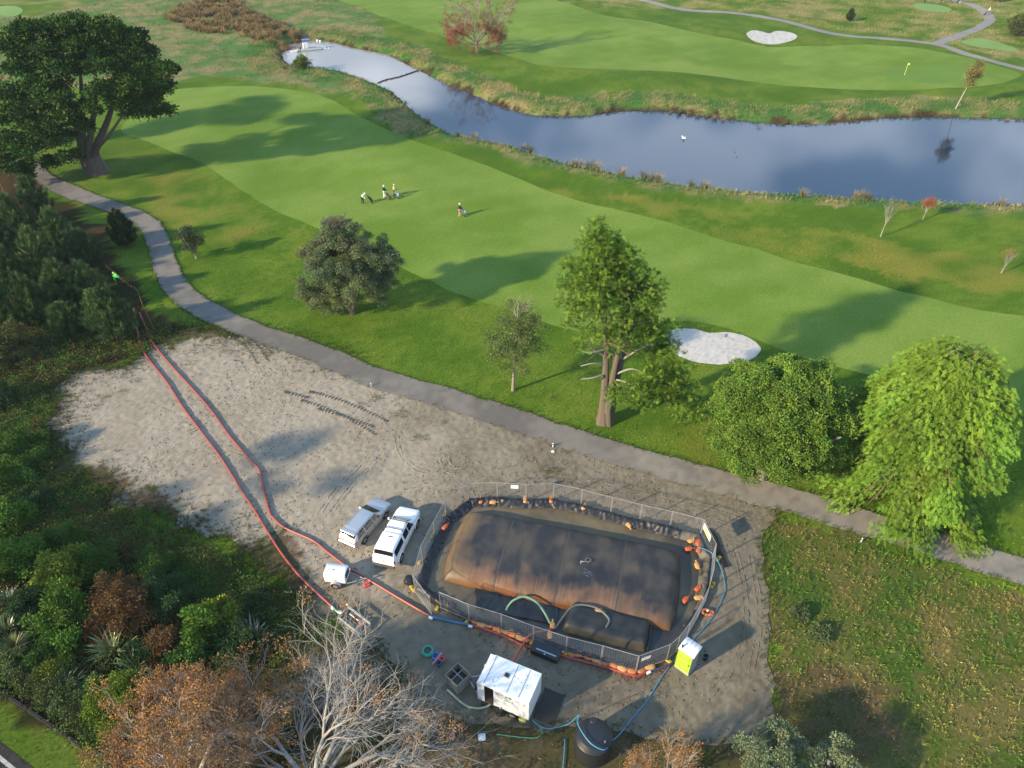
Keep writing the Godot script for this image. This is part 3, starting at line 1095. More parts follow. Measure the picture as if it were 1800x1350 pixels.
func bag_surface(c: PackedVector2Array, u: float, v: float, high: float, seams: Array) -> Vector3:
	var e := 0.045
	var a := c[0].lerp(c[1], (u + 1) * 0.5)
	var b := c[3].lerp(c[2], (u + 1) * 0.5)
	var p := a.lerp(b, (v + 1) * 0.5)
	var h := pow(maxf(0.0, 1.0 - pow(absf(u), 20.0)), 0.55) * pow(maxf(0.0, 1.0 - pow(absf(v), 7.0)), 0.55)
	# corners pull in, edges belly out
	var mid := (c[0] + c[1] + c[2] + c[3]) * 0.25
	p = mid + (p - mid) * (1.0 - e * pow(absf(u * v), 3.0))
	for s in seams:
		h -= 0.035 * exp(-pow((u - s) / 0.012, 2.0))
	h *= 1.0 + n_fine.get_noise_2d(p.x * 0.35, p.y * 0.35) * 0.08 + n_mid.get_noise_2d(p.x, p.y) * 0.05
	return Vector3(p.x, 0.12 + maxf(h, 0.0) * high, p.y)

func geobag() -> void:
	var o := thing("sludge_bag", "huge dark filter bag swollen with sludge, rust stained along its front", "geotextile bag")
	var c := pv([-3.59,-36.23,12.38,-32.26,10.68,-25.74,-5.13,-29.87])
	var seams := [-0.52, 0.0, 0.5]
	var cols := 190
	var rows := 80
	var pts := PackedVector3Array()
	var cc := PackedColorArray()
	for r in rows:
		var v := -cos(PI * r / (rows - 1))
		for k in cols:
			var u := -cos(PI * k / (cols - 1)) * 0.35 + (2.0 * k / (cols - 1) - 1.0) * 0.65
			pts.append(bag_surface(c, u, v, 0.86, seams))
			# stains: rust washed down the front, tan silt on the left end, black geotextile between
			var m := n_mid.get_noise_2d(u * 55.0, v * 14.0)
			var streak := n_fine.get_noise_2d(u * 60.0, v * 1.2)
			var blot := n_mid.get_noise_2d(u * 18.0 + 40.0, v * 9.0)
			var col := mixc(Color(0.028, 0.030, 0.036), Color(0.10, 0.084, 0.064), 0.42 + blot * 1.0 + m * 0.6)
			var front := v + streak * 0.16 + m * 0.16 + blot * 0.34 - 0.42
			col = mixc(col, mixc(Color(0.21, 0.115, 0.062), Color(0.28, 0.155, 0.088), 0.5 + streak), front * 2.6)
			col = mixc(col, mixc(Color(0.30, 0.10, 0.022), Color(0.22, 0.085, 0.03), 0.5 + m), (v + m * 0.12 - 0.86) * 9.0)
			var tan_end := -u + m * 0.07 + streak * 0.03 + blot * 0.12 - 0.72
			col = mixc(col, mixc(Color(0.24, 0.16, 0.075), Color(0.19, 0.12, 0.06), 0.5 + m), tan_end * 5.0)
			var back := -v + m * 0.12 + streak * 0.1 - 0.88
			col = mixc(col, Color(0.17, 0.085, 0.05), back * 6.0)
			var right_end := u + m * 0.05 - 0.93
			col = mixc(col, Color(0.12, 0.08, 0.045), right_end * 9.0)
			if u > 0.5 and v > 0.55:
				col = mixc(col, Color(0.13, 0.09, 0.055), 0.35 + m)
			cc.append(col)
	var mb := MB.new()
	mb.grid(pts, rows, cols, cc)
	M.bag = mat(Color.WHITE, 0.55, 0.0, grain, 0.6, true)
	put("bag", mb, M.bag, o)
	var seam_mat := mat(lin(0.085, 0.085, 0.075), 0.7, 0.0, grain, 2.0)
	for s in seams:
		var sm := MB.new()
		var sp := PackedVector3Array()
		for r in 60:
			var v := -cos(PI * (r + 0.6) / 60.2)
			var p := bag_surface(c, s, v, 0.86, seams)
			var p2 := bag_surface(c, s + 0.006, v, 0.86, seams)
			sp.append(p + Vector3(-0.02, 0.03, 0))
			sp.append(p2 + Vector3(0.02, 0.03, 0))
		sm.grid(sp, 60, 2)
		put("seam", sm, seam_mat, o)
	# filling port with its clamp, and a sprayed mark beside it
	var pp := bag_surface(c, 0.215, -0.1, 0.86, seams)
	var port := MB.new()
	var loop := []
	for k in 15:
		var a := TAU * k / 14.0
		loop.append(pp + Vector3(cos(a) * 0.2, 0.08 + 0.04 * sin(a * 2.0), sin(a) * 0.15))
	port.tube(spline(loop, 2), 0.045, 8)
	var po := put("filling_port", port, mat(lin(0.16, 0.16, 0.15), 0.6, 0.0, grain, 3.0), o)
	var tie := MB.new()
	tie.tube(spline([pp + Vector3(-0.2, 0.08, 0.1), pp + Vector3(-0.4, 0.12, 0.16), pp + Vector3(-0.55, 0.06, 0.1), pp + Vector3(-0.55, 0.05, 0.28)], 4), 0.05, 8)
	put("tie", tie, mat(lin(0.2, 0.2, 0.19), 0.6), po)
	var hole := MB.new()
	hole.lathe(PackedVector2Array([Vector2(0.15, 0.0), Vector2(0.1, 0.08), Vector2(0.0, 0.09)]), 14, Transform3D(Basis(), pp + Vector3(0.02, 0.0, 0)))
	put("cap", hole, M.dark, po)
	var mark := MB.new()
	for k in 11:
		var du := 0.2 + (k % 4) * 0.018 + R(-0.006, 0.006)
		var dv := 0.13 + int(k / 4) * 0.06 + (k % 4) * 0.016 + R(-0.01, 0.01)
		var q := []
		for e in [[-1, -1], [1, -1], [1, 1], [-1, 1]]:
			q.append(bag_surface(c, du + e[0] * 0.009, dv + e[1] * 0.007, 0.86, seams) + Vector3(0, 0.012, 0))
		mark.quad(q[3], q[2], q[1], q[0])
	put("paint_mark", mark, mat(lin(0.15, 0.165, 0.18), 0.9), o)

	var s := thing("small_sludge_bag", "small flat black filter bag in front of the big bag", "geotextile bag")
	var c2 := pv([4.14,-28.09,9.15,-26.44,8.55,-24.41,3.17,-25.94])
	var sp2 := PackedVector3Array()
	var sc := PackedColorArray()
	for r in 36:
		var v := -cos(PI * r / 35.0)
		for k in 60:
			var u := -cos(PI * k / 59.0)
			sp2.append(bag_surface(c2, u, v, 0.75, [-0.5]))
			var m := n_mid.get_noise_2d(u * 20.0, v * 9.0)
			var edge := maxf(absf(u), absf(v)) + m * 0.15 - 0.8
			sc.append(mixc(mixc(Color(0.022, 0.024, 0.026), Color(0.05, 0.05, 0.045), 0.4 + m), Color(0.10, 0.09, 0.06), edge * 3.0))
	var sb := MB.new()
	sb.grid(sp2, 36, 60, sc)
	put("bag", sb, M.bag, s)
	var fold := MB.new()
	var f1 := bag_surface(c2, 1.0, -0.9, 0.75, [])
	var f2 := bag_surface(c2, 1.0, 0.9, 0.75, [])
	fold.tube(PackedVector3Array([f1 + Vector3(0.12, 0.12, 0), f1.lerp(f2, 0.5) + Vector3(0.18, 0.14, 0), f2 + Vector3(0.12, 0.1, 0)]), 0.11, 8)
	put("rolled_edge", fold, M.liner_dark if M.has("liner_dark") else M.black_plastic, s)

func bags() -> void:
	var meshes := [sandbag_mesh(1), sandbag_mesh(2), sandbag_mesh(3)]
	var neck := neck_mesh()
	# px positions along the back, right side and on the hoses: ground x z, height, turn, tone
	var list := [
		[Vector3(-2.42, 0.3, -37), 1.6, 0, "salmon orange sandbag upright on the back liner, leftmost"], [Vector3(-1.5, 0.3, -36.88), 0.1, 1, "pale orange sandbag lying on the back liner, second from left"],
		[Vector3(1.01, 0.3, -37.06), 1.6, 1, "pale orange sandbag hanging on the back liner, third from left"], [Vector3(3.04, 0.3, -37.06), 1.5, 0, "salmon orange sandbag hanging on the back liner, fourth from left"],
		[Vector3(5.5, 0.3, -36.37), 1.2, 1, "pale sandbag hanging on the back liner, where it bends"], [Vector3(8.75, 0.2, -34.72), -1.3, 1, "lone pale sandbag on the mud behind the big bag"],
		[Vector3(-4.99, 0.5, -34.26), 1.0, 2, "red sandbag on the left liner"], [Vector3(13.12, 0.2, -33.23), 0.4, 1, "yellowish sandbag at the back right corner"],
		[Vector3(13.6, 0.3, -33), 1.0, 2, "bright orange sandbag at the back right corner, nearest the fence"], [Vector3(12.81, 0.2, -32.51), 0.2, 2, "round red orange sandbag standing apart at the right end"],
		[Vector3(13.5, 0.3, -32.33), 0.9, 2, "bright orange sandbag under the thin blue pipe"], [Vector3(13.1, 0.3, -30.94), 1.6, 1, "pale orange sandbag roped below the right corner heap"],
		[Vector3(12.75, 0.3, -29.05), 0.6, 2, "bright orange sandbag midway down the right side"], [Vector3(12.61, 0.3, -28.33), 0.2, 1, "pale orange sandbag low on the right side"],
		[Vector3(11.74, 0.25, -28.19), 0.8, 2, "bright orange sandbag beside the bag's right end"], [Vector3(2.65, 0.3, -26.21), 1.5, 1, "pale orange sandbag on the hose joint in front"],
		[Vector3(2.43, 0.35, -25.48), 1.6, 1, "pale sandbag slung below the hose joint"], [Vector3(4.97, 0.6, -27.42), 0.2, 1, "orange sandbag holding the arched hose, left one"], [Vector3(5.72, 0.75, -27.07), -0.3, 1, "pale sandbag holding the arched hose, right one"]]
	for k in list.size():
		var e: Array = list[k]
		var o := thing("sandbag", e[3], "sandbag", e[0], e[1], "loose sandbags in the containment")
		var m: Material = [M.orange, M.orange_pale, mat(lin(0.70, 0.13, 0.04), 0.65, 0.0, grain, 4.0)][e[2]]
		share("sack", meshes[k % 3], m, o)
		share("neck", neck, m, o)
	# the close row along the foot of the front fence
	var foot := pv([-2.79,-26.57,-0.71,-25.9,1.29,-25.08,3.42,-24.37,5.6,-23.67,7.74,-22.99,8.94,-23.4])
	var n := 0
	for k in foot.size() - 1:
		var a := foot[k]
		var b := foot[k + 1]
		var d := b - a
		var cnt := int(d.length() / 0.46)
		for s in cnt:
			if k == 2 and s < 2:
				continue
			var p := a.lerp(b, (s + 0.5) / cnt)
			var o := thing("sandbag", "orange sandbag in the front fence row, %s from its left end" % nth(n), "sandbag", Vector3(p.x + R(-0.05, 0.05), 0.06 + R(0, 0.05), p.y - 0.12 + R(-0.08, 0.08)), atan2(-d.y, d.x) + R(-0.3, 0.3) + (PI if n % 2 else 0.0), "sandbag row along the front fence foot")
			o.scale = Vector3.ONE * R(1.05, 1.3)
			share("sack", meshes[n % 3], M.orange if rng.randf() < 0.45 else M.orange_pale, o)
			n += 1

func pipes() -> void:
	var y := 0.17
	# two long red lines from the pines to the site
	var a := pipe_thing("red_hose", "long red hose, the left of two running from the pines to the manifold", "hose", ground_path(pv([-40.75,-64.54,-39.33,-61.82,-38.49,-60.06,-36.72,-57,-34.4,-54.22,-32.27,-51.78,-29.49,-48.2,-26.44,-44.63,-23.88,-41.61,-21.71,-38.76,-19.73,-36.23,-18.29,-34.29,-16.71,-32.26,-15.14,-30.49,-13.73,-29.17,-12.12,-27.78]), y), 0.085, M.red_pipe)
	collar(a, Vector3(-12.07, 0.17, -27.66), Vector3(0.6, 0, 0.8), 0.1, M.white_paint)
	pipe_thing("green_hose", "short green hose joining the left red line to the manifold", "hose", ground_path(pv([-12.12,-27.78,-11.79,-27.47,-11.28,-27.17]), y), 0.085, M.green_pipe)
	var b := pipe_thing("red_hose", "long red hose, the right of two, bending past the cars to the fence", "hose", ground_path(pv([-39.82,-63.77,-38.84,-62.25,-37.69,-60.57,-36.06,-58.06,-32.52,-54.04,-29.79,-51.11,-26.78,-47.74,-24.29,-44.63,-22.05,-42.14,-20.56,-40.51,-20.04,-39.31,-18.63,-36.23,-18.03,-35.44,-16.94,-34.51,-14.69,-33.39,-13.34,-32.31,-11.56,-30.92,-10.35,-30.15,-9.16,-29.4,-7.53,-28.35,-5.44,-27.04]), y), 0.085, M.red_pipe)
	collar(b, Vector3(-11.52, 0.17, -30.8), Vector3(0.8, 0, 0.55), 0.1, M.white_paint)
	collar(b, Vector3(-5.41, 0.17, -26.93), Vector3(0.9, 0, 0.45), 0.1, M.white_paint)
	var bl := pipe_thing("blue_hose", "thick blue hose section in front of the left fence gap", "hose", ground_path(pv([-5.44,-27.04,-4.5,-26.78,-3.58,-26.57,-2.75,-26.4]), y), 0.085, M.blue_pipe)
	collar(bl, Vector3(-2.74, 0.17, -26.29), Vector3(0.95, 0, 0.3), 0.1, M.white_paint)
	pipe_thing("red_hose", "red hose along the front fence from blue section to the black box", "hose", ground_path(pv([-2.75,-26.4,-1.68,-26.07,-0.63,-25.65,0.66,-24.96,1.39,-24.8]), y), 0.085, M.red_pipe)
	var rf := pipe_thing("red_hose", "red hose along the front fence right of the black box", "hose", ground_path(pv([2.91,-24.33,3.62,-24.1,4.78,-23.75,6.07,-23.37,7.1,-23.03,7.79,-22.88,8.48,-23.18]), y), 0.085, M.red_pipe)
	collar(rf, Vector3(8.51, 0.17, -23.08), Vector3(0.9, 0, -0.4), 0.1, M.white_paint)
	pipe_thing("dark_hose", "dark blue hose from the red line to the portable toilet", "hose", ground_path(pv([8.58,-23.18,9.14,-23.33,9.86,-23.59,10.31,-23.9]), y), 0.075, mat(lin(0.03, 0.05, 0.09), 0.5))
	pipe_thing("branch_hose", "red branch hose crossing from the white trailer through the fence", "hose", [Vector3(0, 0.3, -23.65), Vector3(0.18, 0.36, -23.89), Vector3(0.43, 0.36, -24.36), Vector3(0.73, 0.4, -24.93), Vector3(0.95, 0.6, -25.17), Vector3(1.32, 0.7, -25.43), Vector3(2.22, 0.5, -25.8), Vector3(2.87, 0.32, -26.07)], 0.075, M.red_pipe)
	# arched hoses inside
	pipe_thing("arched_hose", "pale green hose arching over the black liner to the joint", "hose", [Vector3(-0.38, 0.22, -27.46), Vector3(-0.27, 0.3, -27.71), Vector3(0.11, 0.6, -27.99), Vector3(0.84, 0.9, -28.06), Vector3(1.6, 0.8, -27.73), Vector3(2.12, 0.5, -27.19), Vector3(2.51, 0.3, -26.42)], 0.075, mat(lin(0.16, 0.32, 0.2), 0.4))
	pipe_thing("arched_hose", "dark grey hose arching over the small black bag", "hose", [Vector3(2.83, 0.3, -26.05), Vector3(3.35, 0.45, -26.75), Vector3(3.93, 0.75, -27.32), Vector3(4.61, 0.95, -27.41), Vector3(5.53, 1, -27.16), Vector3(6.11, 1, -26.65), Vector3(6.33, 0.95, -26.22), Vector3(6.07, 0.9, -25.75)], 0.075, mat(lin(0.10, 0.125, 0.11), 0.45))
	# thin blue water pipe
	pipe_thing("water_pipe", "thin blue pipe from the right corner sandbags round outside to the toilet", "pipe", [Vector3(13.42, 0.5, -32.48), Vector3(13.93, 0.55, -32.24), Vector3(14.39, 0.5, -31.87), Vector3(14.76, 0.2, -31.26), Vector3(14.83, 0.12, -29.92), Vector3(14.59, 0.12, -28.91), Vector3(13.78, 0.12, -27.57), Vector3(12.75, 0.12, -26.33), Vector3(11.92, 0.12, -25.54), Vector3(11.43, 0.12, -24.93)], 0.03, M.thin_blue)
	pipe_thing("water_pipe", "thin blue pipe from the toilet to the black tank and over its lid", "pipe", [Vector3(9.87, 0.12, -23.49), Vector3(9.16, 0.12, -22.66), Vector3(8.19, 0.12, -21.36), Vector3(7.11, 0.12, -20.22), Vector3(6.27, 0.3, -19.24), Vector3(5.6, 1, -18.47), Vector3(5.19, 1.9, -17.7), Vector3(4.85, 2.04, -17.61), Vector3(4.31, 2.12, -17.9), Vector3(3.86, 2.12, -18.56), Vector3(3.68, 2.08, -19.11), Vector3(3.85, 1.95, -19.53), Vector3(3.66, 1.4, -19.64), Vector3(3.33, 0.4, -19.78), Vector3(2.84, 0.14, -19.74), Vector3(2.07, 0.12, -19.62), Vector3(1.57, 0.12, -19.82), Vector3(1.2, 0.4, -19.98)], 0.03, M.thin_blue)
	pipe_thing("garden_hose", "thin green hose trailing on the grass below the white trailer", "hose", ground_path(pv([1.21,-20.11,1.64,-19.74,1.8,-19.41,1.42,-19.12,0.73,-19.12,-0.13,-19.21,-0.9,-19.31]), 0.1), 0.025, M.green_pipe)
	pipe_thing("water_pipe", "short thin blue pipe on the ground left of the black tank", "pipe", ground_path(pv([3.07,-19.05,3,-18.41,2.89,-17.63,2.79,-16.87]), 0.1), 0.028, M.thin_blue)
	pipe_thing("pale_hose", "pale green suction hose curving to the white trailer doorway", "hose", [Vector3(-3.95, 0.3, -21.91), Vector3(-3.7, 0.25, -21.72), Vector3(-3.3, 0.16, -21.38), Vector3(-2.73, 0.15, -20.96), Vector3(-2.11, 0.15, -20.82), Vector3(-1.53, 0.2, -20.9), Vector3(-1.26, 0.35, -21.03)], 0.07, M.pale_pipe)

func coil(parent: Node3D, r: float, turns: int, m: Material, pr: float, tilt := Vector3.ZERO, called := "coil", lift := Vector3.ZERO) -> void:
	var path := PackedVector3Array()
	var b := Basis.from_euler(tilt)
	for k in turns * 18 + 1:
		var a := TAU * k / 18.0
		var rr := r * (1.0 + 0.08 * sin(a * 0.37 + turns)) - 0.02 * (k / 18)
		path.append(lift + b * Vector3(cos(a) * rr, 0.05 + 0.03 * (k / 18.0), sin(a) * rr))
	var mb := MB.new()
	mb.tube(path, pr, 6)
	put(called, mb, m, parent)

func yard_things() -> void:
	# black settling box with a pale bar on its lid that imitates a reflection
	var p := Vector3(2.15, 0, -24.41)
	var o := thing("black_box", "long glossy black lidded box lying across the red hose line", "box", Vector3(p.x, 0.06, p.z), -0.42)
	var mb := MB.new()
	mb.bx(0, 0.24, 0, 1.85, 0.48, 0.82, 0.04)
	put("body", mb, M.black_plastic, o)
	mb = MB.new()
	mb.bx(0, 0.51, 0, 1.92, 0.07, 0.88, 0.03)
	var lid := put("lid", mb, M.black_plastic, o)
	mb = MB.new()
	mb.bx(0.1, 0.57, 0.22, 1.35, 0.05, 0.09, 0.015)
	put("reflection_bar", mb, mat(lin(0.42, 0.45, 0.5), 0.3, 0.5), lid)
	mb = MB.new()
	mb.bx(0.05, 0.57, 0.36, 0.1, 0.04, 0.06, 0.01)
	put("latch", mb, M.white_paint, lid)

	# round black water tank
	p = Vector3(4.58, 0, -18.47)
	o = thing("water_tank", "big round black water tank with domed lid and blue pipe", "tank", Vector3(p.x, 0.0, p.z))
	mb = MB.new()
	var prof := PackedVector2Array([Vector2(1.0, 0.0), Vector2(1.03, 0.06)])
	for k in 5:
		var yy := 0.12 + k * 0.31
		prof.append_array([Vector2(1.03, yy), Vector2(1.05, yy + 0.04), Vector2(1.05, yy + 0.2), Vector2(1.03, yy + 0.24)])
	prof.append(Vector2(1.03, 1.66))
	mb.lathe(prof, 40)
	var plastic := mat(lin(0.02, 0.023, 0.028), 0.42, 0.0, grain, 1.0)
	put("wall", mb, plastic, o)
	mb = MB.new()
	mb.lathe(PackedVector2Array([Vector2(1.03, 1.66), Vector2(1.06, 1.69), Vector2(1.02, 1.74), Vector2(0.8, 1.88), Vector2(0.5, 1.98), Vector2(0.0, 2.02)]), 40)
	var dome := put("dome", mb, plastic, o)
	mb = MB.new()
	mb.lathe(PackedVector2Array([Vector2(0.2, 0.0), Vector2(0.2, 0.12), Vector2(0.16, 0.15), Vector2(0.0, 0.15)]), 20, Transform3D(Basis(), Vector3(0.02, 1.82, -0.76)))
	put("hatch", mb, M.dark, dome)
	mb = MB.new()
	mb.bar(Vector3(0.55, 1.85, 0.45), Vector3(0.55, 2.1, 0.45), 0.03, 8)
	put("inlet", mb, M.steel, dome)

	# portable toilet
	var c1 := Vector3(10.18, 2.2, -23.54)
	var c2 := Vector3(10.95, 2.2, -22.87)
	var d := c2 - c1
	o = thing("portable_toilet", "lime green portable toilet with ridged white roof", "toilet", Vector3(c1.x, 0.05, c1.z), atan2(-d.z, d.x))
	var lime := mat(lin(0.33, 0.58, 0.04), 0.45, 0.0, faint, 0.8)
	var grey := mat(lin(0.28, 0.30, 0.32), 0.5, 0.0, faint, 0.8)
	var w := d.length()
	mb = MB.new()
	mb.bx(w / 2, 0.08, -w / 2, w, 0.16, w, 0.02)
	put("skid", mb, grey, o)
	mb = MB.new()
	mb.bx(w / 2, 1.13, -w / 2, w - 0.06, 1.94, w - 0.06, 0.03)
	put("cabin", mb, grey, o)
	mb = MB.new()
	mb.bx(w / 2, 1.12, -0.015, w - 0.08, 1.88, 0.03, 0.01)
	var door := put("door", mb, lime, o)
	mb = MB.new()
	for k in 3:
		mb.bx(w / 2, 0.55 + k * 0.55, 0.012, w - 0.34, 0.42, 0.03, 0.012)
	put("door_panel", mb, lime, door)
	mb = MB.new()
	mb.bx(w - 0.14, 1.15, 0.03, 0.05, 0.16, 0.05, 0.01)
	put("handle", mb, M.dark, door)
	mb = MB.new()
	mb.bx(-0.0, 1.12, -w / 2, 0.03, 1.88, w - 0.1, 0.01)
	put("side_panel", mb, lime, o)
	var roof := MB.new()
	var rp := PackedVector3Array()
	for k in 17:
		var x := w * k / 16.0
		for e in 9:
			var z := -w * e / 8.0 + 0.03 - 0.06 * (e / 8.0)
			var yv := 2.1 + 0.14 * sin(PI * e / 8.0) + (0.035 if k % 4 == 2 else 0.0)
			rp.append(Vector3(x * 1.05 - 0.025 * w, yv, z))
	roof.grid(rp, 17, 9)
	roof.bx(w / 2, 2.09, -w / 2, w * 1.05, 0.05, w * 1.03, 0.02)
	var rn := put("roof", roof, M.white_paint, o)
	mb = MB.new()
	mb.lathe(PackedVector2Array([Vector2(0.06, 2.1), Vector2(0.06, 2.4), Vector2(0.0, 2.41)]), 12, Transform3D(Basis(), Vector3(0.14, 0, -0.18)))
	put("vent_pipe", mb, M.dark, rn)

	# bucket
	p = Vector3(12.25, 0, -24.02)
	o = thing("bucket", "small black bucket on the sand right of the toilet", "bucket", Vector3(p.x, 0.06, p.z))
	mb = MB.new()
	mb.lathe(PackedVector2Array([Vector2(0.0, 0.02), Vector2(0.14, 0.02), Vector2(0.17, 0.36), Vector2(0.19, 0.37), Vector2(0.155, 0.36), Vector2(0.13, 0.06), Vector2(0.0, 0.06)]), 18)
	put("pail", mb, M.black_plastic, o)
	mb = MB.new()
	var hp := []
	for k in 9:
		var a := PI * k / 8.0
		hp.append(Vector3(cos(a) * 0.18, 0.36 + sin(a) * 0.05, 0.1 * sin(a)))
	mb.tube(spline(hp, 2), 0.008, 5)
	put("handle", mb, M.steel, o)

	# black rubbish bag at the left corner
	p = Vector3(-7.15, 0, -29.77)
	o = thing("rubbish_bag", "shiny black rubbish bag outside the left fence corner", "bag", Vector3(p.x, 0.05, p.z))
	mb = MB.new()
	var bp := PackedVector3Array()
	for r in 12:
		var a := PI * r / 11.0
		for k in 17:
			var b := TAU * k / 16.0
			var dir := Vector3(sin(a) * cos(b), -cos(a), sin(a) * sin(b))
			var s := 1.0 + n_fine.get_noise_3d(dir.x * 3.0, dir.y * 3.0, dir.z * 3.0) * 0.5
			bp.append(Vector3(dir.x * 0.36 * s, 0.3 + dir.y * 0.3 * s, dir.z * 0.36 * s))
	mb.grid(bp, 12, 17)
	put("sack", mb, M.black_plastic, o)
	mb = MB.new()
	mb.tube(spline([Vector3(0, 0.5, 0), Vector3(0.02, 0.62, 0.01), Vector3(0.06, 0.72, 0.03)], 3), PackedFloat32Array([0.1, 0.07, 0.05, 0.04, 0.05, 0.07, 0.1]), 8)
	put("knot", mb, M.black_plastic, o)

	# steel frame with pipe manifold
	var f1 := Vector3(-10.96, 0.5, -27.53)
	var f2 := Vector3(-9.41, 0.5, -26.34)
	d = f2 - f1
	o = thing("pipe_manifold", "pale steel frame holding parallel pipes and valves at the hose end", "manifold", Vector3(f1.x, 0.08, f1.z), atan2(-d.z, d.x))
	var L := 2.15
	var cream := mat(lin(0.58, 0.55, 0.48), 0.5, 0.2, grain, 2.0)
	for zz in [0.0, 0.95]:
		mb = MB.new()
		mb.bx(L / 2, 0.5, zz, L, 0.1, 0.12, 0.012)
		mb.bx(L / 2, 0.06, zz, L, 0.08, 0.08, 0.01)
		for xx in [0.05, L - 0.05]:
			mb.bx(xx, 0.28, zz, 0.08, 0.44, 0.08, 0.01)
		put("side_beam", mb, cream, o)
	for xx in [0.02, L - 0.02]:
		mb = MB.new()
		mb.bx(xx, 0.44, 0.475, 0.06, 0.06, 0.95, 0.01)
		put("cross_bar", mb, cream, o)
	for k in 3:
		var zz := 0.25 + k * 0.23
		mb = MB.new()
		mb.bar(Vector3(0.2, 0.34, zz), Vector3(L - 0.15, 0.34, zz), 0.06, 10)
		put("pipe", mb, M.steel if k != 1 else M.dark, o)
		mb = MB.new()
		mb.bar(Vector3(0.9 + k * 0.25, 0.34, zz), Vector3(1.06 + k * 0.25, 0.34, zz), 0.095, 10)
		mb.bar(Vector3(0.98 + k * 0.25, 0.34, zz), Vector3(0.98 + k * 0.25, 0.52, zz), 0.03, 8)
		put("valve", mb, mat(lin(0.12, 0.03, 0.03), 0.5) if k == 0 else M.dark, o)
	mb = MB.new()
	mb.bx(1.6, 0.36, 0.28, 0.5, 0.2, 0.25, 0.03)
	put("motor", mb, mat(lin(0.20, 0.05, 0.04), 0.5), o)
	mb = MB.new()
	mb.bx(0.28, 0.34, 0.48, 0.16, 0.3, 0.7, 0.03)
	put("header", mb, M.dark, o)
	mb = MB.new()
	mb.tube(PackedVector3Array([Vector3(-0.4, 0.2, 0.6), Vector3(-0.22, 0.28, 0.55), Vector3(0.0, 0.32, 0.5)]), PackedFloat32Array([0.09, 0.15, 0.13]), 10)
	put("inlet", mb, M.steel, o)
	# lance leaning above it
	var q1 := Vector3(-10.78, 0.9, -27.27)
	var ln := thing("marker_flag", "thin stake with small white flag beside the pipe manifold", "flag", Vector3(q1.x, 0.06, q1.z))
	mb = MB.new()
	mb.bar(Vector3.ZERO, Vector3(-0.06, 1.25, 0), 0.012, 6)
	put("stake", mb, M.steel, ln)
	mb = MB.new()
	mb.bx(-0.12, 1.12, 0, 0.14, 0.24, 0.012, 0.004)
	put("flag", mb, M.white_paint, ln)

	# coils of spare hose
	p = Vector3(-5.39, 0, -24.53)
	o = thing("hose_coil", "coiled green hose left on the ground near the trees", "hose", Vector3(p.x, 0.08, p.z))
	coil(o, 0.36, 4, mat(lin(0.03, 0.30, 0.20), 0.4), 0.045)
	p = Vector3(-4.86, 0, -24.21)
	o = thing("hose_coil", "flattened blue hose coil lying between green and pink coils", "hose", Vector3(p.x, 0.08, p.z))
	coil(o, 0.24, 3, mat(lin(0.03, 0.16, 0.48), 0.4), 0.045)
	p = Vector3(-4.73, 0, -24.02)
	o = thing("pipe_offcut", "straight pink pipe offcut leaning beside the hose coils", "pipe", Vector3(p.x, 0.14, p.z), 0.95)
	mb = MB.new()
	mb.bar(Vector3(-0.45, 0, 0), Vector3(0.45, 0.1, 0), 0.055, 10)
	put("pipe", mb, mat(lin(0.60, 0.20, 0.30), 0.4), o)
	p = Vector3(-4.44, 0, -23.98)
	o = thing("hose_coil", "coiled crimson hose, right end of the spare hoses", "hose", Vector3(p.x, 0.08, p.z))
	coil(o, 0.2, 4, mat(lin(0.48, 0.06, 0.09), 0.4), 0.04)
	p = Vector3(-4.59, 0, -23.63)
	o = thing("bucket", "dark blue bucket beside the crimson hose coil", "bucket", Vector3(p.x, 0.06, p.z))
	mb = MB.new()
	mb.lathe(PackedVector2Array([Vector2(0.0, 0.02), Vector2(0.13, 0.02), Vector2(0.16, 0.34), Vector2(0.18, 0.35), Vector2(0.145, 0.34), Vector2(0.12, 0.06), Vector2(0.0, 0.06)]), 18)
	put("pail", mb, mat(lin(0.04, 0.09, 0.16), 0.5), o)

	# open tote in its cage frame
	p = Vector3(-3.31, 0, -22.47)
	o = thing("open_tote", "weathered square tote with its top cut open, partly full", "tote", Vector3(p.x, 0.06, p.z), -0.75)
	var grubby := mat(lin(0.33, 0.31, 0.26), 0.7, 0.0, grain, 1.2)
	for k in 4:
		mb = MB.new()
		var t := Transform3D(Basis(Vector3.UP, k * PI / 2), Vector3.ZERO) * Transform3D(Basis(), Vector3(0, 0.56, 0.53))
		mb.box(Vector3(1.12, 0.95, 0.05), t, 0.015)
		put("wall", mb, grubby, o)
	for k in 4:
		mb = MB.new()
		var bb := Basis(Vector3.UP, k * PI / 2)
		for yy in [0.15, 0.38, 0.61, 0.84]:
			mb.tube(PackedVector3Array([bb * Vector3(-0.58, yy, 0.58), bb * Vector3(0.58, yy, 0.58)]), 0.012, 5)
		for e in 6:
			var xx := -0.5 + e * 0.2
			mb.tube(PackedVector3Array([bb * Vector3(xx, 0.1, 0.575), bb * Vector3(xx, 1.0, 0.575)]), 0.01, 5)
		put("cage_side", mb, M.steel, o)
	for k in 2:
		mb = MB.new()
		if k == 0:
			mb.bar(Vector3(-0.52, 1.0, 0), Vector3(0.52, 1.0, 0), 0.02, 6)
		else:
			mb.bar(Vector3(0, 1.02, -0.52), Vector3(0, 1.02, 0.52), 0.02, 6)
		put("top_bar", mb, M.steel, o)
	mb = MB.new()
	mb.bx(0, 0.45, 0, 1.02, 0.02, 1.02)
	put("sludge", mb, mat(lin(0.07, 0.055, 0.03), 0.4, 0.0, grain, 1.0), o)
	mb = MB.new()
	for k in 3:
		mb.bx(-0.5 + k * 0.5, 0.05, 0, 0.12, 0.1, 1.15, 0.01)
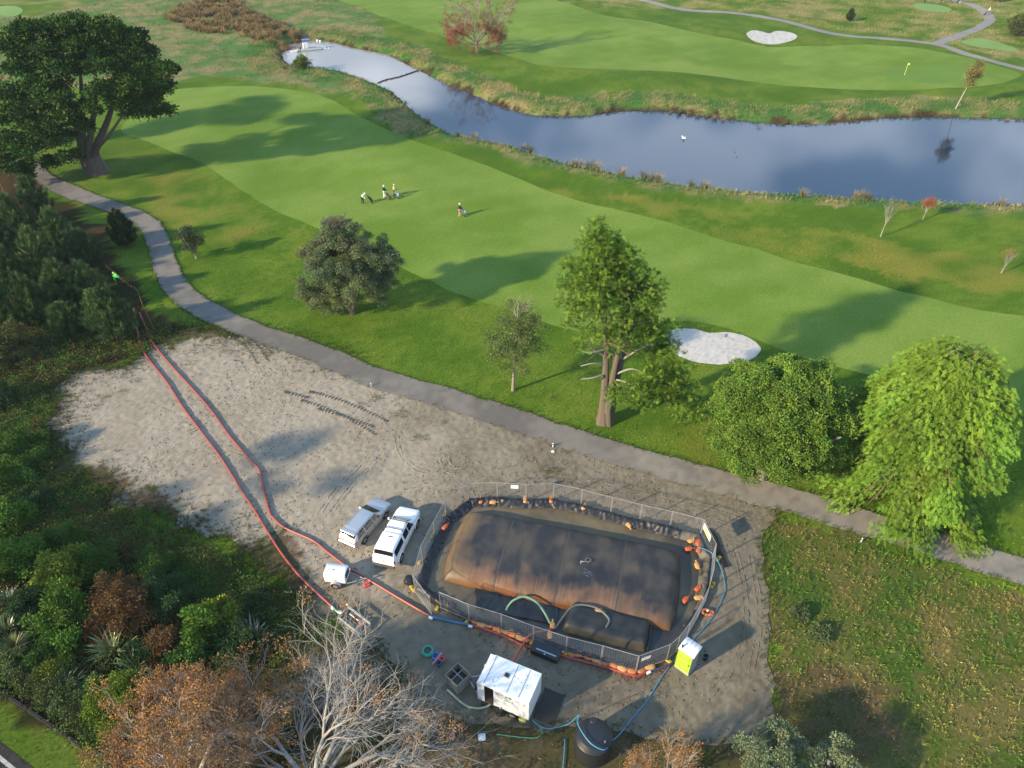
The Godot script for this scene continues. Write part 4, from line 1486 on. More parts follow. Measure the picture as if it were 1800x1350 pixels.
	put("pallet", mb, mat(lin(0.16, 0.13, 0.1), 0.8), o)

	# rubber mat beside the trailer, small things round it
	p = Vector3(2.23, 0, -20.97)
	mb = MB.new()
	mb.box(Vector3(1.3, 0.02, 2.0), Transform3D(Basis(Vector3.UP, -0.4), Vector3(p.x, 0.115, p.z)), 0.005)
	tag(put("rubber_mat", mb, mat(lin(0.075, 0.07, 0.065), 0.85, 0.0, grain, 1.0)), "dark rubber mat on the ground behind the white trailer", "mat")
	p = Vector3(0.64, 0, -20.11)
	o = thing("battery_box", "yellow topped battery box under the white trailer's side", "box", Vector3(p.x, 0.06, p.z), -0.42)
	mb = MB.new()
	mb.bx(0, 0.14, 0, 0.42, 0.28, 0.34, 0.03)
	put("case", mb, mat(lin(0.30, 0.27, 0.16), 0.6), o)
	mb = MB.new()
	mb.bx(0, 0.31, 0, 0.44, 0.08, 0.36, 0.025)
	put("lid", mb, mat(lin(0.72, 0.63, 0.10), 0.5), o)
	p = Vector3(-0.68, 0, -20.65)
	o = thing("pump_drum", "black drum pump standing under the trailer doorway", "pump", Vector3(p.x, 0.06, p.z))
	mb = MB.new()
	mb.lathe(PackedVector2Array([Vector2(0.0, 0.0), Vector2(0.3, 0.0), Vector2(0.32, 0.06), Vector2(0.3, 0.1), Vector2(0.3, 0.5), Vector2(0.26, 0.58), Vector2(0.0, 0.6)]), 20)
	put("drum", mb, M.black_plastic, o)
	mb = MB.new()
	mb.bx(0.0, 0.66, 0, 0.1, 0.14, 0.28, 0.02)
	put("handle", mb, mat(lin(0.4, 0.4, 0.42), 0.4), o)
	p = Vector3(-1.75, 0, -19.15)
	o = thing("plastic_lid", "pale square plastic lid lying on the leaf litter", "lid", Vector3(p.x, 0.07, p.z), 0.1)
	mb = MB.new()
	mb.bx(0, 0.02, 0, 0.44, 0.04, 0.42, 0.015)
	put("plate", mb, mat(lin(0.50, 0.55, 0.57), 0.5), o)
	mb = MB.new()
	mb.bx(0.19, 0.045, 0.17, 0.05, 0.02, 0.05, 0.005)
	put("tab", mb, M.steel, o)
	# salmon hose scrap seen through the branches
	p = Vector3(-3.48, 0, -19.18)
	o = thing("hose_scrap", "salmon red hose scrap on the ground under the bare branches", "hose", Vector3(p.x, 0.08, p.z))
	coil(o, 0.16, 2, mat(lin(0.5, 0.16, 0.12), 0.5), 0.04)

	# heap of orange netting outside the right fence
	p = Vector3(13.07, 0, -27.34)
	o = thing("netting_heap", "crumpled orange netting heap outside the right fence", "netting", Vector3(p.x, 0.08, p.z))
	for k in 5:
		mb = MB.new()
		var pp := []
		for e in 7:
			var a := TAU * e / 6.0 + k
			pp.append(Vector3(cos(a) * R(0.2, 0.45), R(0.02, 0.18), sin(a) * R(0.12, 0.3)))
		mb.tube(spline(pp, 3), 0.05, 5)
		put("strand", mb, M.orange if k != 2 else mat(lin(0.55, 0.1, 0.05), 0.6), o)
	mb = MB.new()
	mb.bx(0.05, 0.2, -0.05, 0.16, 0.14, 0.14, 0.03)
	put("bottle", mb, M.white_paint, o)
	# black channel lying outside the right corner
	o = thing("drain_channel", "long black rubber strip lying outside the right fence corner", "strip")
	mb = MB.new()
	var sp := PackedVector3Array()
	var cpts := spline([Vector3(14.58, 0.12, -34.36), Vector3(14.98, 0.12, -33.66), Vector3(15, 0.12, -32.62), Vector3(15.1, 0.12, -31.62), Vector3(15.23, 0.12, -30.98)], 6)
	for k in cpts.size():
		var t := (cpts[mini(k + 1, cpts.size() - 1)] - cpts[maxi(k - 1, 0)]).normalized()
		var s := Vector3(-t.z, 0, t.x) * 0.22
		sp.append_array([cpts[k] - s, cpts[k] - s * 0.9 + Vector3.UP * 0.08, cpts[k] + s * 0.9 + Vector3.UP * 0.06, cpts[k] + s])
	mb.grid(sp, cpts.size(), 4)
	put("strip", mb, M.rubber, o)
	mb = MB.new()
	mb.bx(cpts[0].x, 0.14, cpts[0].z, 0.5, 0.1, 0.3, 0.02)
	put("end_roll", mb, M.rubber, o)

	# white marker pegs along the cart path
	var pegs := [[Vector3(-13.14, 0, -51.44), "white peg at the sand's edge beside the upper cart path"], [Vector3(3.47, 0, -43.37), "white peg at the path edge behind the containment"], [Vector3(25.71, 0, -33.34), "white peg in the grass beside the lower right path"]]
	for e in pegs:
		o = thing("marker_peg", e[1], "peg", e[0], 0.0, "white pegs along the path")
		mb = MB.new()
		mb.lathe(PackedVector2Array([Vector2(0.05, 0.0), Vector2(0.05, 0.42), Vector2(0.03, 0.47), Vector2(0.0, 0.48)]), 10)
		put("post", mb, M.white_paint, o)
		mb = MB.new()
		mb.lathe(PackedVector2Array([Vector2(0.056, 0.3), Vector2(0.056, 0.38)]), 10)
		put("band", mb, M.dark, o)
	p = Vector3(3.44, 0, -42.75)
	mb = MB.new()
	mb.lathe(PackedVector2Array([Vector2(0.14, 0.0), Vector2(0.14, 0.03), Vector2(0.1, 0.06), Vector2(0.0, 0.07)]), 14, Transform3D(Basis(), Vector3(p.x, 0.08, p.z)))
	tag(put("valve_cover", mb, M.white_paint), "small white round valve cover just below the middle path peg", "cover")
	# low dark kerb between the hedge bank and the verge
	var k1 := Vector3(-34.28, 0, -23.33)
	var k2 := Vector3(-30.88, 0, -21.71)
	var k3 := Vector3(-24.7, 0, -18.6)
	o = thing("retaining_kerb", "low dark timber kerb between the shrub bank and grass verge", "kerb")
	var seg := [k1, k1.lerp(k2, 0.5), k2, k2.lerp(k3, 0.25), k2.lerp(k3, 0.5), k2.lerp(k3, 0.75), k3]
	for e in seg.size() - 1:
		var a: Vector3 = seg[e]
		var b: Vector3 = seg[e + 1]
		var dd := b - a
		mb = MB.new()
		mb.box(Vector3(dd.length() - 0.03, 0.3, 0.18), Transform3D(Basis(Vector3.UP, atan2(-dd.z, dd.x)), (a + b) * 0.5 + Vector3.UP * 0.12), 0.02)
		put("timber", mb, mat(lin(0.045, 0.043, 0.045), 0.8, 0.0, grain, 1.5), o)

# ---------------------------------------------------------------- vehicles

# stations: x, half width, sill, belt, top, half width at top
func car_ring(st: Array, x: float) -> PackedVector3Array:
	var k := 0
	while k < st.size() - 2 and st[k + 1][0] < x:
		k += 1
	var t: float = clampf((x - st[k][0]) / (st[k + 1][0] - st[k][0]), 0.0, 1.0)
	var s := []
	for e in 6:
		s.append(lerpf(st[k][e], st[k + 1][e], t))
	var w: float = s[1]
	var zb: float = s[2]
	var hb: float = s[3]
	var hr: float = s[4]
	var wr: float = s[5]
	var half := [Vector2(0, zb), Vector2(w * 0.86, zb), Vector2(w * 0.97, zb + 0.1), Vector2(w, lerpf(zb, hb, 0.55)), Vector2(w * 0.965, hb), Vector2(lerpf(w * 0.965, wr, 0.48), lerpf(hb, hr, 0.5)), Vector2(wr, lerpf(hb, hr, 0.93)), Vector2(wr * 0.72, hr - 0.012), Vector2(0, hr)]
	var o := PackedVector3Array()
	for e in 9:
		o.append(Vector3(x, half[e].y, half[e].x))
	for e in range(7, -1, -1):
		o.append(Vector3(x, half[e].y, -half[e].x))
	return o

func car_at(st: Array, x: float, t: float, off: float) -> Vector3:
	var r := car_ring(st, x)
	var k := mini(int(t), 15)
	var p := r[k].lerp(r[k + 1], t - k)
	var n := Vector3(0, r[k + 1].z - r[k].z, -(r[k + 1].y - r[k].y)).normalized()
	return p - n * off

func car_patch(st: Array, x0: float, x1: float, t0: float, t1: float, m: Material, called: String, parent: Node3D, slant := 0.0, off := 0.012, slant2 := 0.0) -> void:
	var mb := MB.new()
	var pts := PackedVector3Array()
	var rows := 10
	var cols := 9
	for r in rows:
		for k in cols:
			var t := lerpf(t0, t1, float(k) / (cols - 1))
			var up := float(k) / (cols - 1)
			var x := lerpf(x0 + slant * up, x1 + slant2 * up, float(r) / (rows - 1))
			pts.append(car_at(st, x, t, off))
	mb.grid(pts, rows, cols)
	put(called, mb, m, parent)

func wheel(parent: Node3D, at_: Vector3, r: float, w: float, rim: Material) -> void:
	var xf := Transform3D(Basis(Vector3.RIGHT, PI / 2), at_)
	var mb := MB.new()
	mb.lathe(PackedVector2Array([Vector2(r * 0.6, -w / 2), Vector2(r * 0.94, -w / 2), Vector2(r, -w * 0.36), Vector2(r, w * 0.36), Vector2(r * 0.94, w / 2), Vector2(r * 0.6, w / 2)]), 24, xf)
	var ty := put("wheel", mb, M.rubber, parent)
	mb = MB.new()
	mb.lathe(PackedVector2Array([Vector2(0.0, -w * 0.46), Vector2(r * 0.6, -w * 0.46)]), 20, xf)
	mb.lathe(PackedVector2Array([Vector2(r * 0.6, w * 0.46), Vector2(r * 0.2, w * 0.5), Vector2(0.0, w * 0.5)]), 20, xf)
	put("rim", mb, rim, ty)

func car_body(o: Node3D, st: Array, paint: Material) -> void:
	var mb := MB.new()
	var x0: float = st[0][0]
	var x1: float = st[st.size() - 1][0]
	var rows := 70
	var pts := PackedVector3Array()
	for r in rows:
		pts.append_array(car_ring(st, lerpf(x0, x1, float(r) / (rows - 1))))
	mb.grid(pts, rows, 17, PackedColorArray(), true)
	for e in [x0, x1]:
		var r := car_ring(st, e)
		var c := Vector3(e, (r[0].y + r[8].y) * 0.5, 0)
		for k in 16:
			if e == x0:
				mb.tri(c, r[k + 1], r[k])
			else:
				mb.tri(c, r[k], r[k + 1])
	put("body", mb, paint, o)

func build_vehicles() -> void:
	var glass := mat(lin(0.012, 0.014, 0.016), 0.06)
	glass.metallic_specular = 0.6
	var silver := mat(lin(0.37, 0.40, 0.44), 0.3, 0.45)
	silver.clearcoat_enabled = true
	var white := mat(lin(0.80, 0.81, 0.82), 0.3)
	white.clearcoat_enabled = true
	var red_lamp := mat(lin(0.45, 0.02, 0.02), 0.25)
	var alloy := mat(lin(0.4, 0.41, 0.42), 0.35, 0.7)
	var trim := mat(lin(0.03, 0.03, 0.032), 0.6)
	var plate := mat(lin(0.6, 0.66, 0.12), 0.5)

	# silver estate car
	var a := Vector3(-10.85, 0, -33.23)
	var b := Vector3(-9.62, 0, -35.61)
	var d := (b - a).normalized()
	var side := Vector3(d.z, 0, -d.x)
	var mid := (a + b) * 0.5 + side * 0.76
	var o := thing("estate_car", "silver estate car parked left of the white pickup", "car", Vector3(mid.x, 0.08, mid.z), atan2(-d.z, d.x))
	var st := [[-2.28, 0.74, 0.42, 0.78, 0.84, 0.66], [-2.2, 0.82, 0.3, 0.88, 0.98, 0.68], [-2.1, 0.84, 0.24, 0.92, 1.12, 0.66], [-1.78, 0.86, 0.22, 0.94, 1.42, 0.62], [-1.5, 0.865, 0.22, 0.94, 1.46, 0.62], [-0.2, 0.87, 0.22, 0.92, 1.48, 0.63], [0.35, 0.87, 0.22, 0.90, 1.43, 0.61], [1.12, 0.86, 0.22, 0.88, 0.97, 0.72], [1.7, 0.84, 0.24, 0.82, 0.89, 0.70], [2.12, 0.78, 0.28, 0.70, 0.77, 0.62], [2.28, 0.68, 0.36, 0.6, 0.64, 0.5]]
	car_body(o, st, silver)
	car_patch(st, 0.42, 1.02, 6.2, 9.8, glass, "windscreen", o)
	car_patch(st, -2.12, -1.82, 6.3, 9.7, glass, "rear_window", o)
	for s in 2:
		var t0 := 4.15 if s == 0 else 11.85
		var t1 := 5.85 if s == 0 else 10.15
		car_patch(st, -0.02, 0.86, t0, t1, glass, "side_window", o, 0.0, 0.012, -0.5)
		car_patch(st, -1.0, -0.08, t0, t1, glass, "side_window", o)
		car_patch(st, -1.9, -1.08, t0, t1, glass, "side_window", o, 0.18)
		for gx_ in [-1.04, -0.05, 0.92]:
			car_patch(st, gx_ - 0.009, gx_ + 0.009, 2.0 if s == 0 else 12.0, 4.0 if s == 0 else 14.0, trim, "door_gap", o, 0.0, 0.004)
		for x in [-1.32, 1.32]:
			var fl := MB.new()
			var arch := []
			for k in 9:
				var an := PI * k / 8.0
				arch.append(Vector3(x + cos(an) * 0.38, 0.32 + sin(an) * 0.36, 0.865 if s == 0 else -0.865))
			fl.tube(spline(arch, 2), 0.025, 6)
			put("wheel_arch", fl, trim, o)
		car_patch(st, -2.26, -2.12, 4.0 if s == 0 else 11.0, 5.0 if s == 0 else 12.0, red_lamp, "tail_lamp", o)
		car_patch(st, 2.0, 2.2, 3.4 if s == 0 else 11.6, 4.4 if s == 0 else 12.6, mat(lin(0.6, 0.62, 0.65), 0.15), "headlamp", o)
		var sm := MB.new()
		sm.bx(0.62, 0.98, 0.93 if s == 0 else -0.93, 0.12, 0.1, 0.16, 0.03)
		put("mirror", sm, silver, o)
		var rr := MB.new()
		rr.bar(Vector3(-1.5, 1.49, 0.55 if s == 0 else -0.55), Vector3(0.15, 1.49, 0.55 if s == 0 else -0.55), 0.018, 6)
		put("roof_rail", rr, silver, o)
		for x in [-1.32, 1.32]:
			wheel(o, Vector3(x, 0.3, 0.77 if s == 0 else -0.77), 0.31, 0.2, alloy)
	var mb := MB.new()
	mb.bx(-1.9, 1.43, 0, 0.3, 0.04, 1.2, 0.015)
	var sp := put("spoiler", mb, silver, o)
	mb = MB.new()
	mb.bx(-2.055, 1.425, 0, 0.02, 0.03, 0.5, 0.005)
	put("brake_lamp", mb, red_lamp, sp)
	mb = MB.new()
	mb.bx(-2.26, 0.52, 0, 0.16, 0.2, 1.5, 0.05)
	var bm := put("rear_bumper", mb, silver, o)
	mb = MB.new()
	mb.bx(-2.3, 0.75, 0, 0.03, 0.13, 0.42, 0.005)
	put("number_plate", mb, plate, bm)

	# white pickup with canopy
	a = Vector3(-7.97, 0, -31.66)
	b = Vector3(-7.18, 0, -34.62)
	d = (b - a).normalized()
	side = Vector3(d.z, 0, -d.x)
	mid = (a + b) * 0.5 + side * 0.8
	o = thing("pickup", "white double cab pickup with canopy and roof bars", "pickup", Vector3(mid.x, 0.08, mid.z), atan2(-d.z, d.x))
	st = [[-2.62, 0.82, 0.5, 1.05, 1.12, 0.7], [-2.56, 0.86, 0.42, 1.1, 1.16, 0.72], [-2.45, 0.9, 0.4, 1.12, 1.5, 0.73], [-2.3, 0.905, 0.4, 1.12, 1.82, 0.72], [-1.9, 0.905, 0.4, 1.12, 1.86, 0.72], [-0.72, 0.905, 0.4, 1.12, 1.84, 0.71], [-0.64, 0.9, 0.38, 1.12, 1.76, 0.68], [0.1, 0.905, 0.38, 1.1, 1.8, 0.66], [0.62, 0.905, 0.38, 1.08, 1.74, 0.64], [1.32, 0.9, 0.38, 1.08, 1.19, 0.75], [2.0, 0.89, 0.4, 1.02, 1.11, 0.74], [2.42, 0.84, 0.42, 0.9, 0.99, 0.68], [2.6, 0.74, 0.48, 0.72, 0.8, 0.6]]
	car_body(o, st, white)
	car_patch(st, 0.7, 1.24, 6.2, 9.8, glass, "windscreen", o)
	car_patch(st, -2.45, -2.31, 6.1, 9.9, glass, "rear_window", o)
	for s in 2:
		var t0 := 4.15 if s == 0 else 11.85
		var t1 := 5.85 if s == 0 else 10.15
		car_patch(st, 0.2, 1.05, t0, t1, glass, "side_window", o, 0.0, 0.012, -0.42)
		car_patch(st, -0.58, 0.12, t0, t1, glass, "side_window", o)
		car_patch(st, -2.2, -0.85, 4.3 if s == 0 else 11.7, t1, glass, "canopy_window", o)
		car_patch(st, -2.6, -2.5, 3.2 if s == 0 else 11.2, 4.8 if s == 0 else 12.8, red_lamp, "tail_lamp", o)
		car_patch(st, 2.3, 2.52, 3.4 if s == 0 else 11.6, 4.4 if s == 0 else 12.6, mat(lin(0.6, 0.62, 0.65), 0.15), "headlamp", o)
		car_patch(st, -0.69, -0.67, 2.2 if s == 0 else 12.0, 4.0 if s == 0 else 13.8, trim, "door_gap", o, 0.0, 0.004)
		car_patch(st, 0.15, 0.17, 2.2 if s == 0 else 12.0, 4.0 if s == 0 else 13.8, trim, "door_gap", o, 0.0, 0.004)
		var sm := MB.new()
		sm.bx(0.92, 1.2, 1.0 if s == 0 else -1.0, 0.14, 0.2, 0.2, 0.04)
		put("mirror", sm, white, o)
		for x in [-1.6, 1.6]:
			wheel(o, Vector3(x, 0.38, 0.8 if s == 0 else -0.8), 0.39, 0.26, alloy)
			var fl := MB.new()
			var arch := []
			for k in 9:
				var an := PI * k / 8.0
				arch.append(Vector3(x + cos(an) * 0.47, 0.4 + sin(an) * 0.45, 0.91 if s == 0 else -0.91))
			fl.tube(spline(arch, 2), 0.035, 6)
			put("wheel_arch", fl, white, o)
	for x in [0.42, -0.35]:
		mb = MB.new()
		mb.bx(x, 1.9, 0, 0.07, 0.035, 1.5, 0.01)
		for z in [-0.62, 0.62]:
			mb.bx(x, 1.84, z, 0.09, 0.12, 0.07, 0.01)
		put("roof_bar", mb, trim, o)
	mb = MB.new()
	mb.bx(-2.66, 0.58, 0, 0.2, 0.16, 1.7, 0.04)
	var rb := put("rear_bumper", mb, trim, o)
	mb = MB.new()
	mb.bx(-2.8, 0.55, 0, 0.2, 0.07, 0.07, 0.01)
	put("tow_bar", mb, trim, rb)
	mb = MB.new()
	mb.bx(-2.66, 0.85, 0, 0.02, 0.11, 0.36, 0.004)
	put("number_plate", mb, mat(lin(0.6, 0.6, 0.6), 0.5), o)
	mb = MB.new()
	mb.bx(-2.63, 1.02, 0, 0.03, 0.05, 0.28, 0.008)
	put("tailgate_handle", mb, trim, o)
	mb = MB.new()
	mb.bx(-1.1, 1.88, 0.0, 0.05, 0.03, 0.34, 0.01)
	put("canopy_lamp", mb, trim, o)
	mb = MB.new()
	mb.bx(2.6, 0.85, 0, 0.05, 0.2, 1.0, 0.02)
	put("grille", mb, trim, o)

	# compressor on its road trailer
	var q1 := Vector3(-12.93, 0.55, -29.52)
	var q2 := Vector3(-11.4, 0.55, -29.34)
	d = (q2 - q1).normalized()
	o = thing("compressor_trailer", "white towable compressor with drawbar pointing right", "trailer", Vector3(q1.x, 0.06, q1.z), atan2(-d.z, d.x))
	mb = MB.new()
	var hood := [Vector3(0, 0.5, 0.0), Vector3(0, 0.95, 0.02), Vector3(0.06, 1.3, -0.12), Vector3(0.08, 1.34, -0.5), Vector3(0.06, 1.3, -0.95), Vector3(0, 0.95, -1.06), Vector3(0, 0.5, -1.06)]
	var hp := PackedVector3Array()
	for k in 7:
		for e in hood:
			var x: float = [0.0, 0.02, 0.08, 0.7, 1.38, 1.46, 1.5][k]
			var shrink: float = [0.94, 0.985, 1.0, 1.0, 1.0, 0.985, 0.94][k]
			hp.append(Vector3(x, 0.5 + (e.y - 0.5) * shrink, -0.53 + (e.z + 0.53) * shrink))
	mb.grid(hp, 7, 7, PackedColorArray(), false)
	mb.quad(hp[0], hp[1], hp[5], hp[6])
	mb.quad(hp[1], hp[2], hp[4], hp[5])
	mb.quad(hp[48], hp[47], hp[43], hp[42])
	mb.quad(hp[47], hp[46], hp[44], hp[43])
	var hn := put("hood", mb, white, o)
	mb = MB.new()
	mb.bx(1.5, 0.95, -0.53, 0.03, 0.5, 0.7, 0.01)
	put("end_grille", mb, trim, hn)
	for e in [[0.62, 1.345, -0.42, 0.24, 0.06], [0.9, 1.31, -0.14, 0.1, 0.05]]:
		mb = MB.new()
		mb.bx(e[0], e[1], e[2], e[3], 0.02, e[4], 0.005)
		put("vent", mb, trim, hn)
	mb = MB.new()
	mb.bx(0.72, 0.8, 0.03, 0.36, 0.06, 0.02, 0.005)
	put("side_badge", mb, trim, hn)
	mb = MB.new()
	mb.lathe(PackedVector2Array([Vector2(0.07, 0.0), Vector2(0.07, 0.03), Vector2(0.0, 0.035)]), 14, Transform3D(Basis(), Vector3(0.3, 1.33, -0.42)))
	put("filler_cap", mb, mat(lin(0.45, 0.5, 0.5), 0.5), hn)
	mb = MB.new()
	mb.bx(0.75, 0.44, -0.53, 1.5, 0.1, 1.0, 0.02)
	put("chassis", mb, trim, o)
	for z in [0.12, -1.18]:
		wheel(o, Vector3(0.78, 0.3, z), 0.31, 0.19, alloy)
		var mg := MB.new()
		var mp := PackedVector3Array()
		for k in 9:
			var an := PI * (0.05 + 0.9 * k / 8.0)
			for e in [-0.13, 0.13]:
				mp.append(Vector3(0.78 + cos(an) * 0.38, 0.3 + sin(an) * 0.38, z + e))
		mg.grid(mp, 9, 2)
		put("mudguard", mg, mat(lin(0.36, 0.34, 0.38), 0.5), o)
	mb = MB.new()
	mb.tube(spline([Vector3(1.4, 0.4, -0.05), Vector3(1.9, 0.45, -0.2), Vector3(2.6, 0.5, -0.52)], 4), 0.035, 8)
	mb.tube(spline([Vector3(1.4, 0.4, -1.0), Vector3(1.9, 0.45, -0.85), Vector3(2.6, 0.5, -0.54)], 4), 0.03, 8)
	var db := put("drawbar", mb, M.steel, o)
	mb = MB.new()
	mb.lathe(PackedVector2Array([Vector2(0.0, 0.0), Vector2(0.06, 0.02), Vector2(0.06, 0.1), Vector2(0.0, 0.12)]), 12, Transform3D(Basis(), Vector3(2.68, 0.46, -0.53)))
	put("hitch", mb, M.steel, db)
	mb = MB.new()
	mb.bar(Vector3(2.2, 0.0, -0.32), Vector3(2.2, 0.72, -0.32), 0.03, 8)
	mb.bx(2.2, 0.03, -0.32, 0.18, 0.05, 0.18, 0.01)
	put("jack", mb, mat(lin(0.08, 0.13, 0.12), 0.5), db)
	# red stop standing by the hitch
	var p := Vector3(-10.09, 0, -29.54)
	o = thing("wheel_stand", "red steel stand with short upright at the compressor hitch", "stand", Vector3(p.x, 0.07, p.z), 0.5)
	mb = MB.new()
	mb.bx(0, 0.06, 0, 0.42, 0.12, 0.3, 0.02)
	put("base", mb, mat(lin(0.62, 0.05, 0.06), 0.45), o)
	mb = MB.new()
	mb.tube(PackedVector3Array([Vector3(-0.12, 0.1, 0), Vector3(-0.2, 0.6, -0.05)]), 0.04, 8)
	put("upright", mb, mat(lin(0.62, 0.2, 0.2), 0.45), o)

	site_trailer()

func site_trailer() -> void:
	# white site trailer: real walls round an open doorway
	var h := 2.5
	var r0 := Vector3(-2.05, 2.5, -21.2)
	var r1 := Vector3(0.97, 2.5, -19.88)
	var r2 := Vector3(-1.16, 2.5, -22.92)
	var d := (r1 - r0)
	var L := d.length()
	var W := r0.distance_to(r2)
	var o := thing("site_trailer", "white site trailer with open side doorway and ribbed roof", "trailer", Vector3(r0.x, 0.05, r0.z), atan2(-d.z, d.x))
	var skin := mat(lin(0.80, 0.83, 0.86), 0.4, 0.0, faint, 0.5)
	var trim := mat(lin(0.16, 0.17, 0.18), 0.5)
	var y0 := 0.55
	var th := 0.05
	var nose := 0.42
	# the near long side with its doorway (x 0.5..1.1)
	var mb := MB.new()
	var hh := h - y0
	mb.bx(0.225, y0 + hh / 2, -th / 2, 0.45, hh, th, 0.006)
	mb.bx((1.05 + L) / 2, y0 + hh / 2, -th / 2, L - 1.05, hh, th, 0.006)
	mb.bx(0.75, h - 0.06, -th / 2, 0.6, 0.12, th, 0.006)
	var near := put("side_wall", mb, skin, o)
	for k in 3:
		mb = MB.new()
		mb.bx(0.225, y0 + 0.45 + k * 0.5, 0.012, 0.43, 0.035, 0.024, 0.006)
		put("batten", mb, skin, near)
	mb = MB.new()
	mb.bx(L / 2, y0 + hh / 2, -W + th / 2, L, hh, th, 0.006)
	put("side_wall", mb, skin, o)
	mb = MB.new()
	mb.bx(L - th / 2, y0 + hh / 2, -W / 2, th, hh, W - 2 * th, 0.006)
	put("end_wall", mb, skin, o)
	mb = MB.new()
	mb.bx(th / 2, y0 + hh / 2 - 0.1, -W / 2, th, hh - 0.2, W - 2 * th, 0.006)
	put("end_wall", mb, skin, o)
	mb = MB.new()
	mb.bx(L / 2, y0 - 0.03, -W / 2, L, 0.06, W, 0.01)
	put("deck", mb, mat(lin(0.20, 0.15, 0.10), 0.8, 0.0, grain, 1.0), o)
	mb = MB.new()
	# roof: flat panel and a sloped nose strip
	mb.bx((L + nose) / 2, h + 0.025, -W / 2, L - nose, 0.05, W + 0.04, 0.012)
	mb.quad(Vector3(-0.02, h - 0.14, 0.02), Vector3(nose, h + 0.05, 0.02), Vector3(nose, h + 0.05, -W - 0.02), Vector3(-0.02, h - 0.14, -W - 0.02))
	mb.quad(Vector3(-0.02, h - 0.2, 0.02), Vector3(-0.02, h - 0.14, 0.02), Vector3(-0.02, h - 0.14, -W - 0.02), Vector3(-0.02, h - 0.2, -W - 0.02))
	mb.tri(Vector3(-0.02, h - 0.2, 0.02), Vector3(nose, h, 0.02), Vector3(nose, h + 0.05, 0.02))
	mb.tri(Vector3(-0.02, h - 0.2, 0.02), Vector3(nose, h + 0.05, 0.02), Vector3(-0.02, h - 0.14, 0.02))
	var roof := put("roof", mb, skin, o)
	for x in [nose, 1.85, 2.6]:
		mb = MB.new()
		mb.bx(x, h + 0.06, -W / 2, 0.035, 0.03, W * 0.94, 0.008)
		put("roof_rib", mb, mat(lin(0.28, 0.29, 0.3), 0.5), roof)
	mb = MB.new()
	mb.bx(1.45, h + 0.07, -W * 0.52, 0.36, 0.06, 0.34, 0.02)
	var hatch := put("roof_hatch", mb, mat(lin(0.42, 0.43, 0.44), 0.6), roof)
	mb = MB.new()
	mb.bx(1.47, h + 0.105, -W * 0.53, 0.25, 0.02, 0.25, 0.005)
	put("vent", mb, M.dark, hatch)
	for k in 9:
		mb = MB.new()
		mb.lathe(PackedVector2Array([Vector2(0.03, 0.0), Vector2(0.03, 0.015), Vector2(0.0, 0.02)]), 8, Transform3D(Basis(), Vector3(R(0.6, L - 0.2), h + 0.05, R(-W + 0.2, -0.15))))
		put("roof_bolt", mb, trim, roof)
	# lettering band: short dark strokes with a green leaf emblem between
	var ink := mat(lin(0.10, 0.11, 0.12), 0.6)
	for row in 3:
		mb = MB.new()
		var x := 1.2
		var y: float = [2.15, 2.0, 1.72][row]
		while x < L - (0.25 if row != 2 else 1.0):
			var lw := R(0.025, 0.06)
			if not (row == 0 and x > 1.95 and x < 2.25):
				mb.bx(x + lw / 2, y + R(-0.006, 0.006), 0.006, lw, (0.09 if row == 0 else 0.045) * R(0.7, 1.0), 0.008)
			x += lw + (R(0.012, 0.02) if rng.randf() < 0.8 else R(0.06, 0.1))
		put("lettering", mb, ink, near)
	mb = MB.new()
	var leaf := [Vector3(1.97, 2.15, 0.01), Vector3(2.04, 2.24, 0.01), Vector3(2.16, 2.26, 0.01), Vector3(2.24, 2.17, 0.01), Vector3(2.16, 2.06, 0.01), Vector3(2.04, 2.07, 0.01)]
	for k in range(1, 5):
		mb.tri(leaf[0], leaf[k + 1], leaf[k])
	put("leaf_emblem", mb, mat(lin(0.03, 0.22, 0.09), 0.6), near)
	# running gear
	for z in [-0.05, -W + 0.05]:
		for x in [1.55, 2.25]:
			wheel(o, Vector3(x, 0.29, z), 0.3, 0.2, mat(lin(0.3, 0.3, 0.3), 0.5, 0.4))
	mb = MB.new()
	mb.bx(L / 2, y0 - 0.12, -W * 0.25, L, 0.12, 0.08, 0.01)
	mb.bx(L / 2, y0 - 0.12, -W * 0.75, L, 0.12, 0.08, 0.01)
	put("chassis", mb, trim, o)
	mb = MB.new()
	mb.bar(Vector3(0.1, y0 - 0.1, -0.15), Vector3(-1.15, y0 - 0.06, -W / 2), 0.045, 8)
	mb.bar(Vector3(0.1, y0 - 0.1, -W + 0.15), Vector3(-1.15, y0 - 0.06, -W / 2), 0.045, 8)
	mb.bx(-0.32, y0 - 0.06, -W / 2, 0.06, 0.06, 1.0, 0.01)
	var db := put("drawbar", mb, M.steel, o)
	mb = MB.new()
	mb.bar(Vector3(-0.9, 0.0, -W / 2), Vector3(-0.9, 0.8, -W / 2), 0.035, 8)
	put("jack", mb, M.steel, db)
	mb = MB.new()
	mb.bx(-0.25, y0 + 0.05, -W * 0.35, 0.4, 0.35, 0.5, 0.03)
	put("tool_box", mb, M.dark, db)
	mb = MB.new()
	mb.lathe(PackedVector2Array([Vector2(0.09, 0.0), Vector2(0.1, 0.2), Vector2(0.06, 0.3), Vector2(0.0, 0.3)]), 12, Transform3D(Basis(), Vector3(-0.1, 1.75, -W * 0.72)))
	put("side_lamp", mb, mat(lin(0.6, 0.58, 0.45), 0.5), o)

# ---------------------------------------------------------------- foliage pieces

func leaf_quad(mb: MB, base: Vector3, dir: Vector3, len_: float, wid: float, face: Vector3) -> void:
	var s := dir.cross(face).normalized() * wid * 0.5
	var m := base + dir * len_ * 0.5 + face * len_ * 0.06
	var t := base + dir * len_
	mb.tri(base, m + s, m - s)
	mb.tri(m - s, m + s, t)

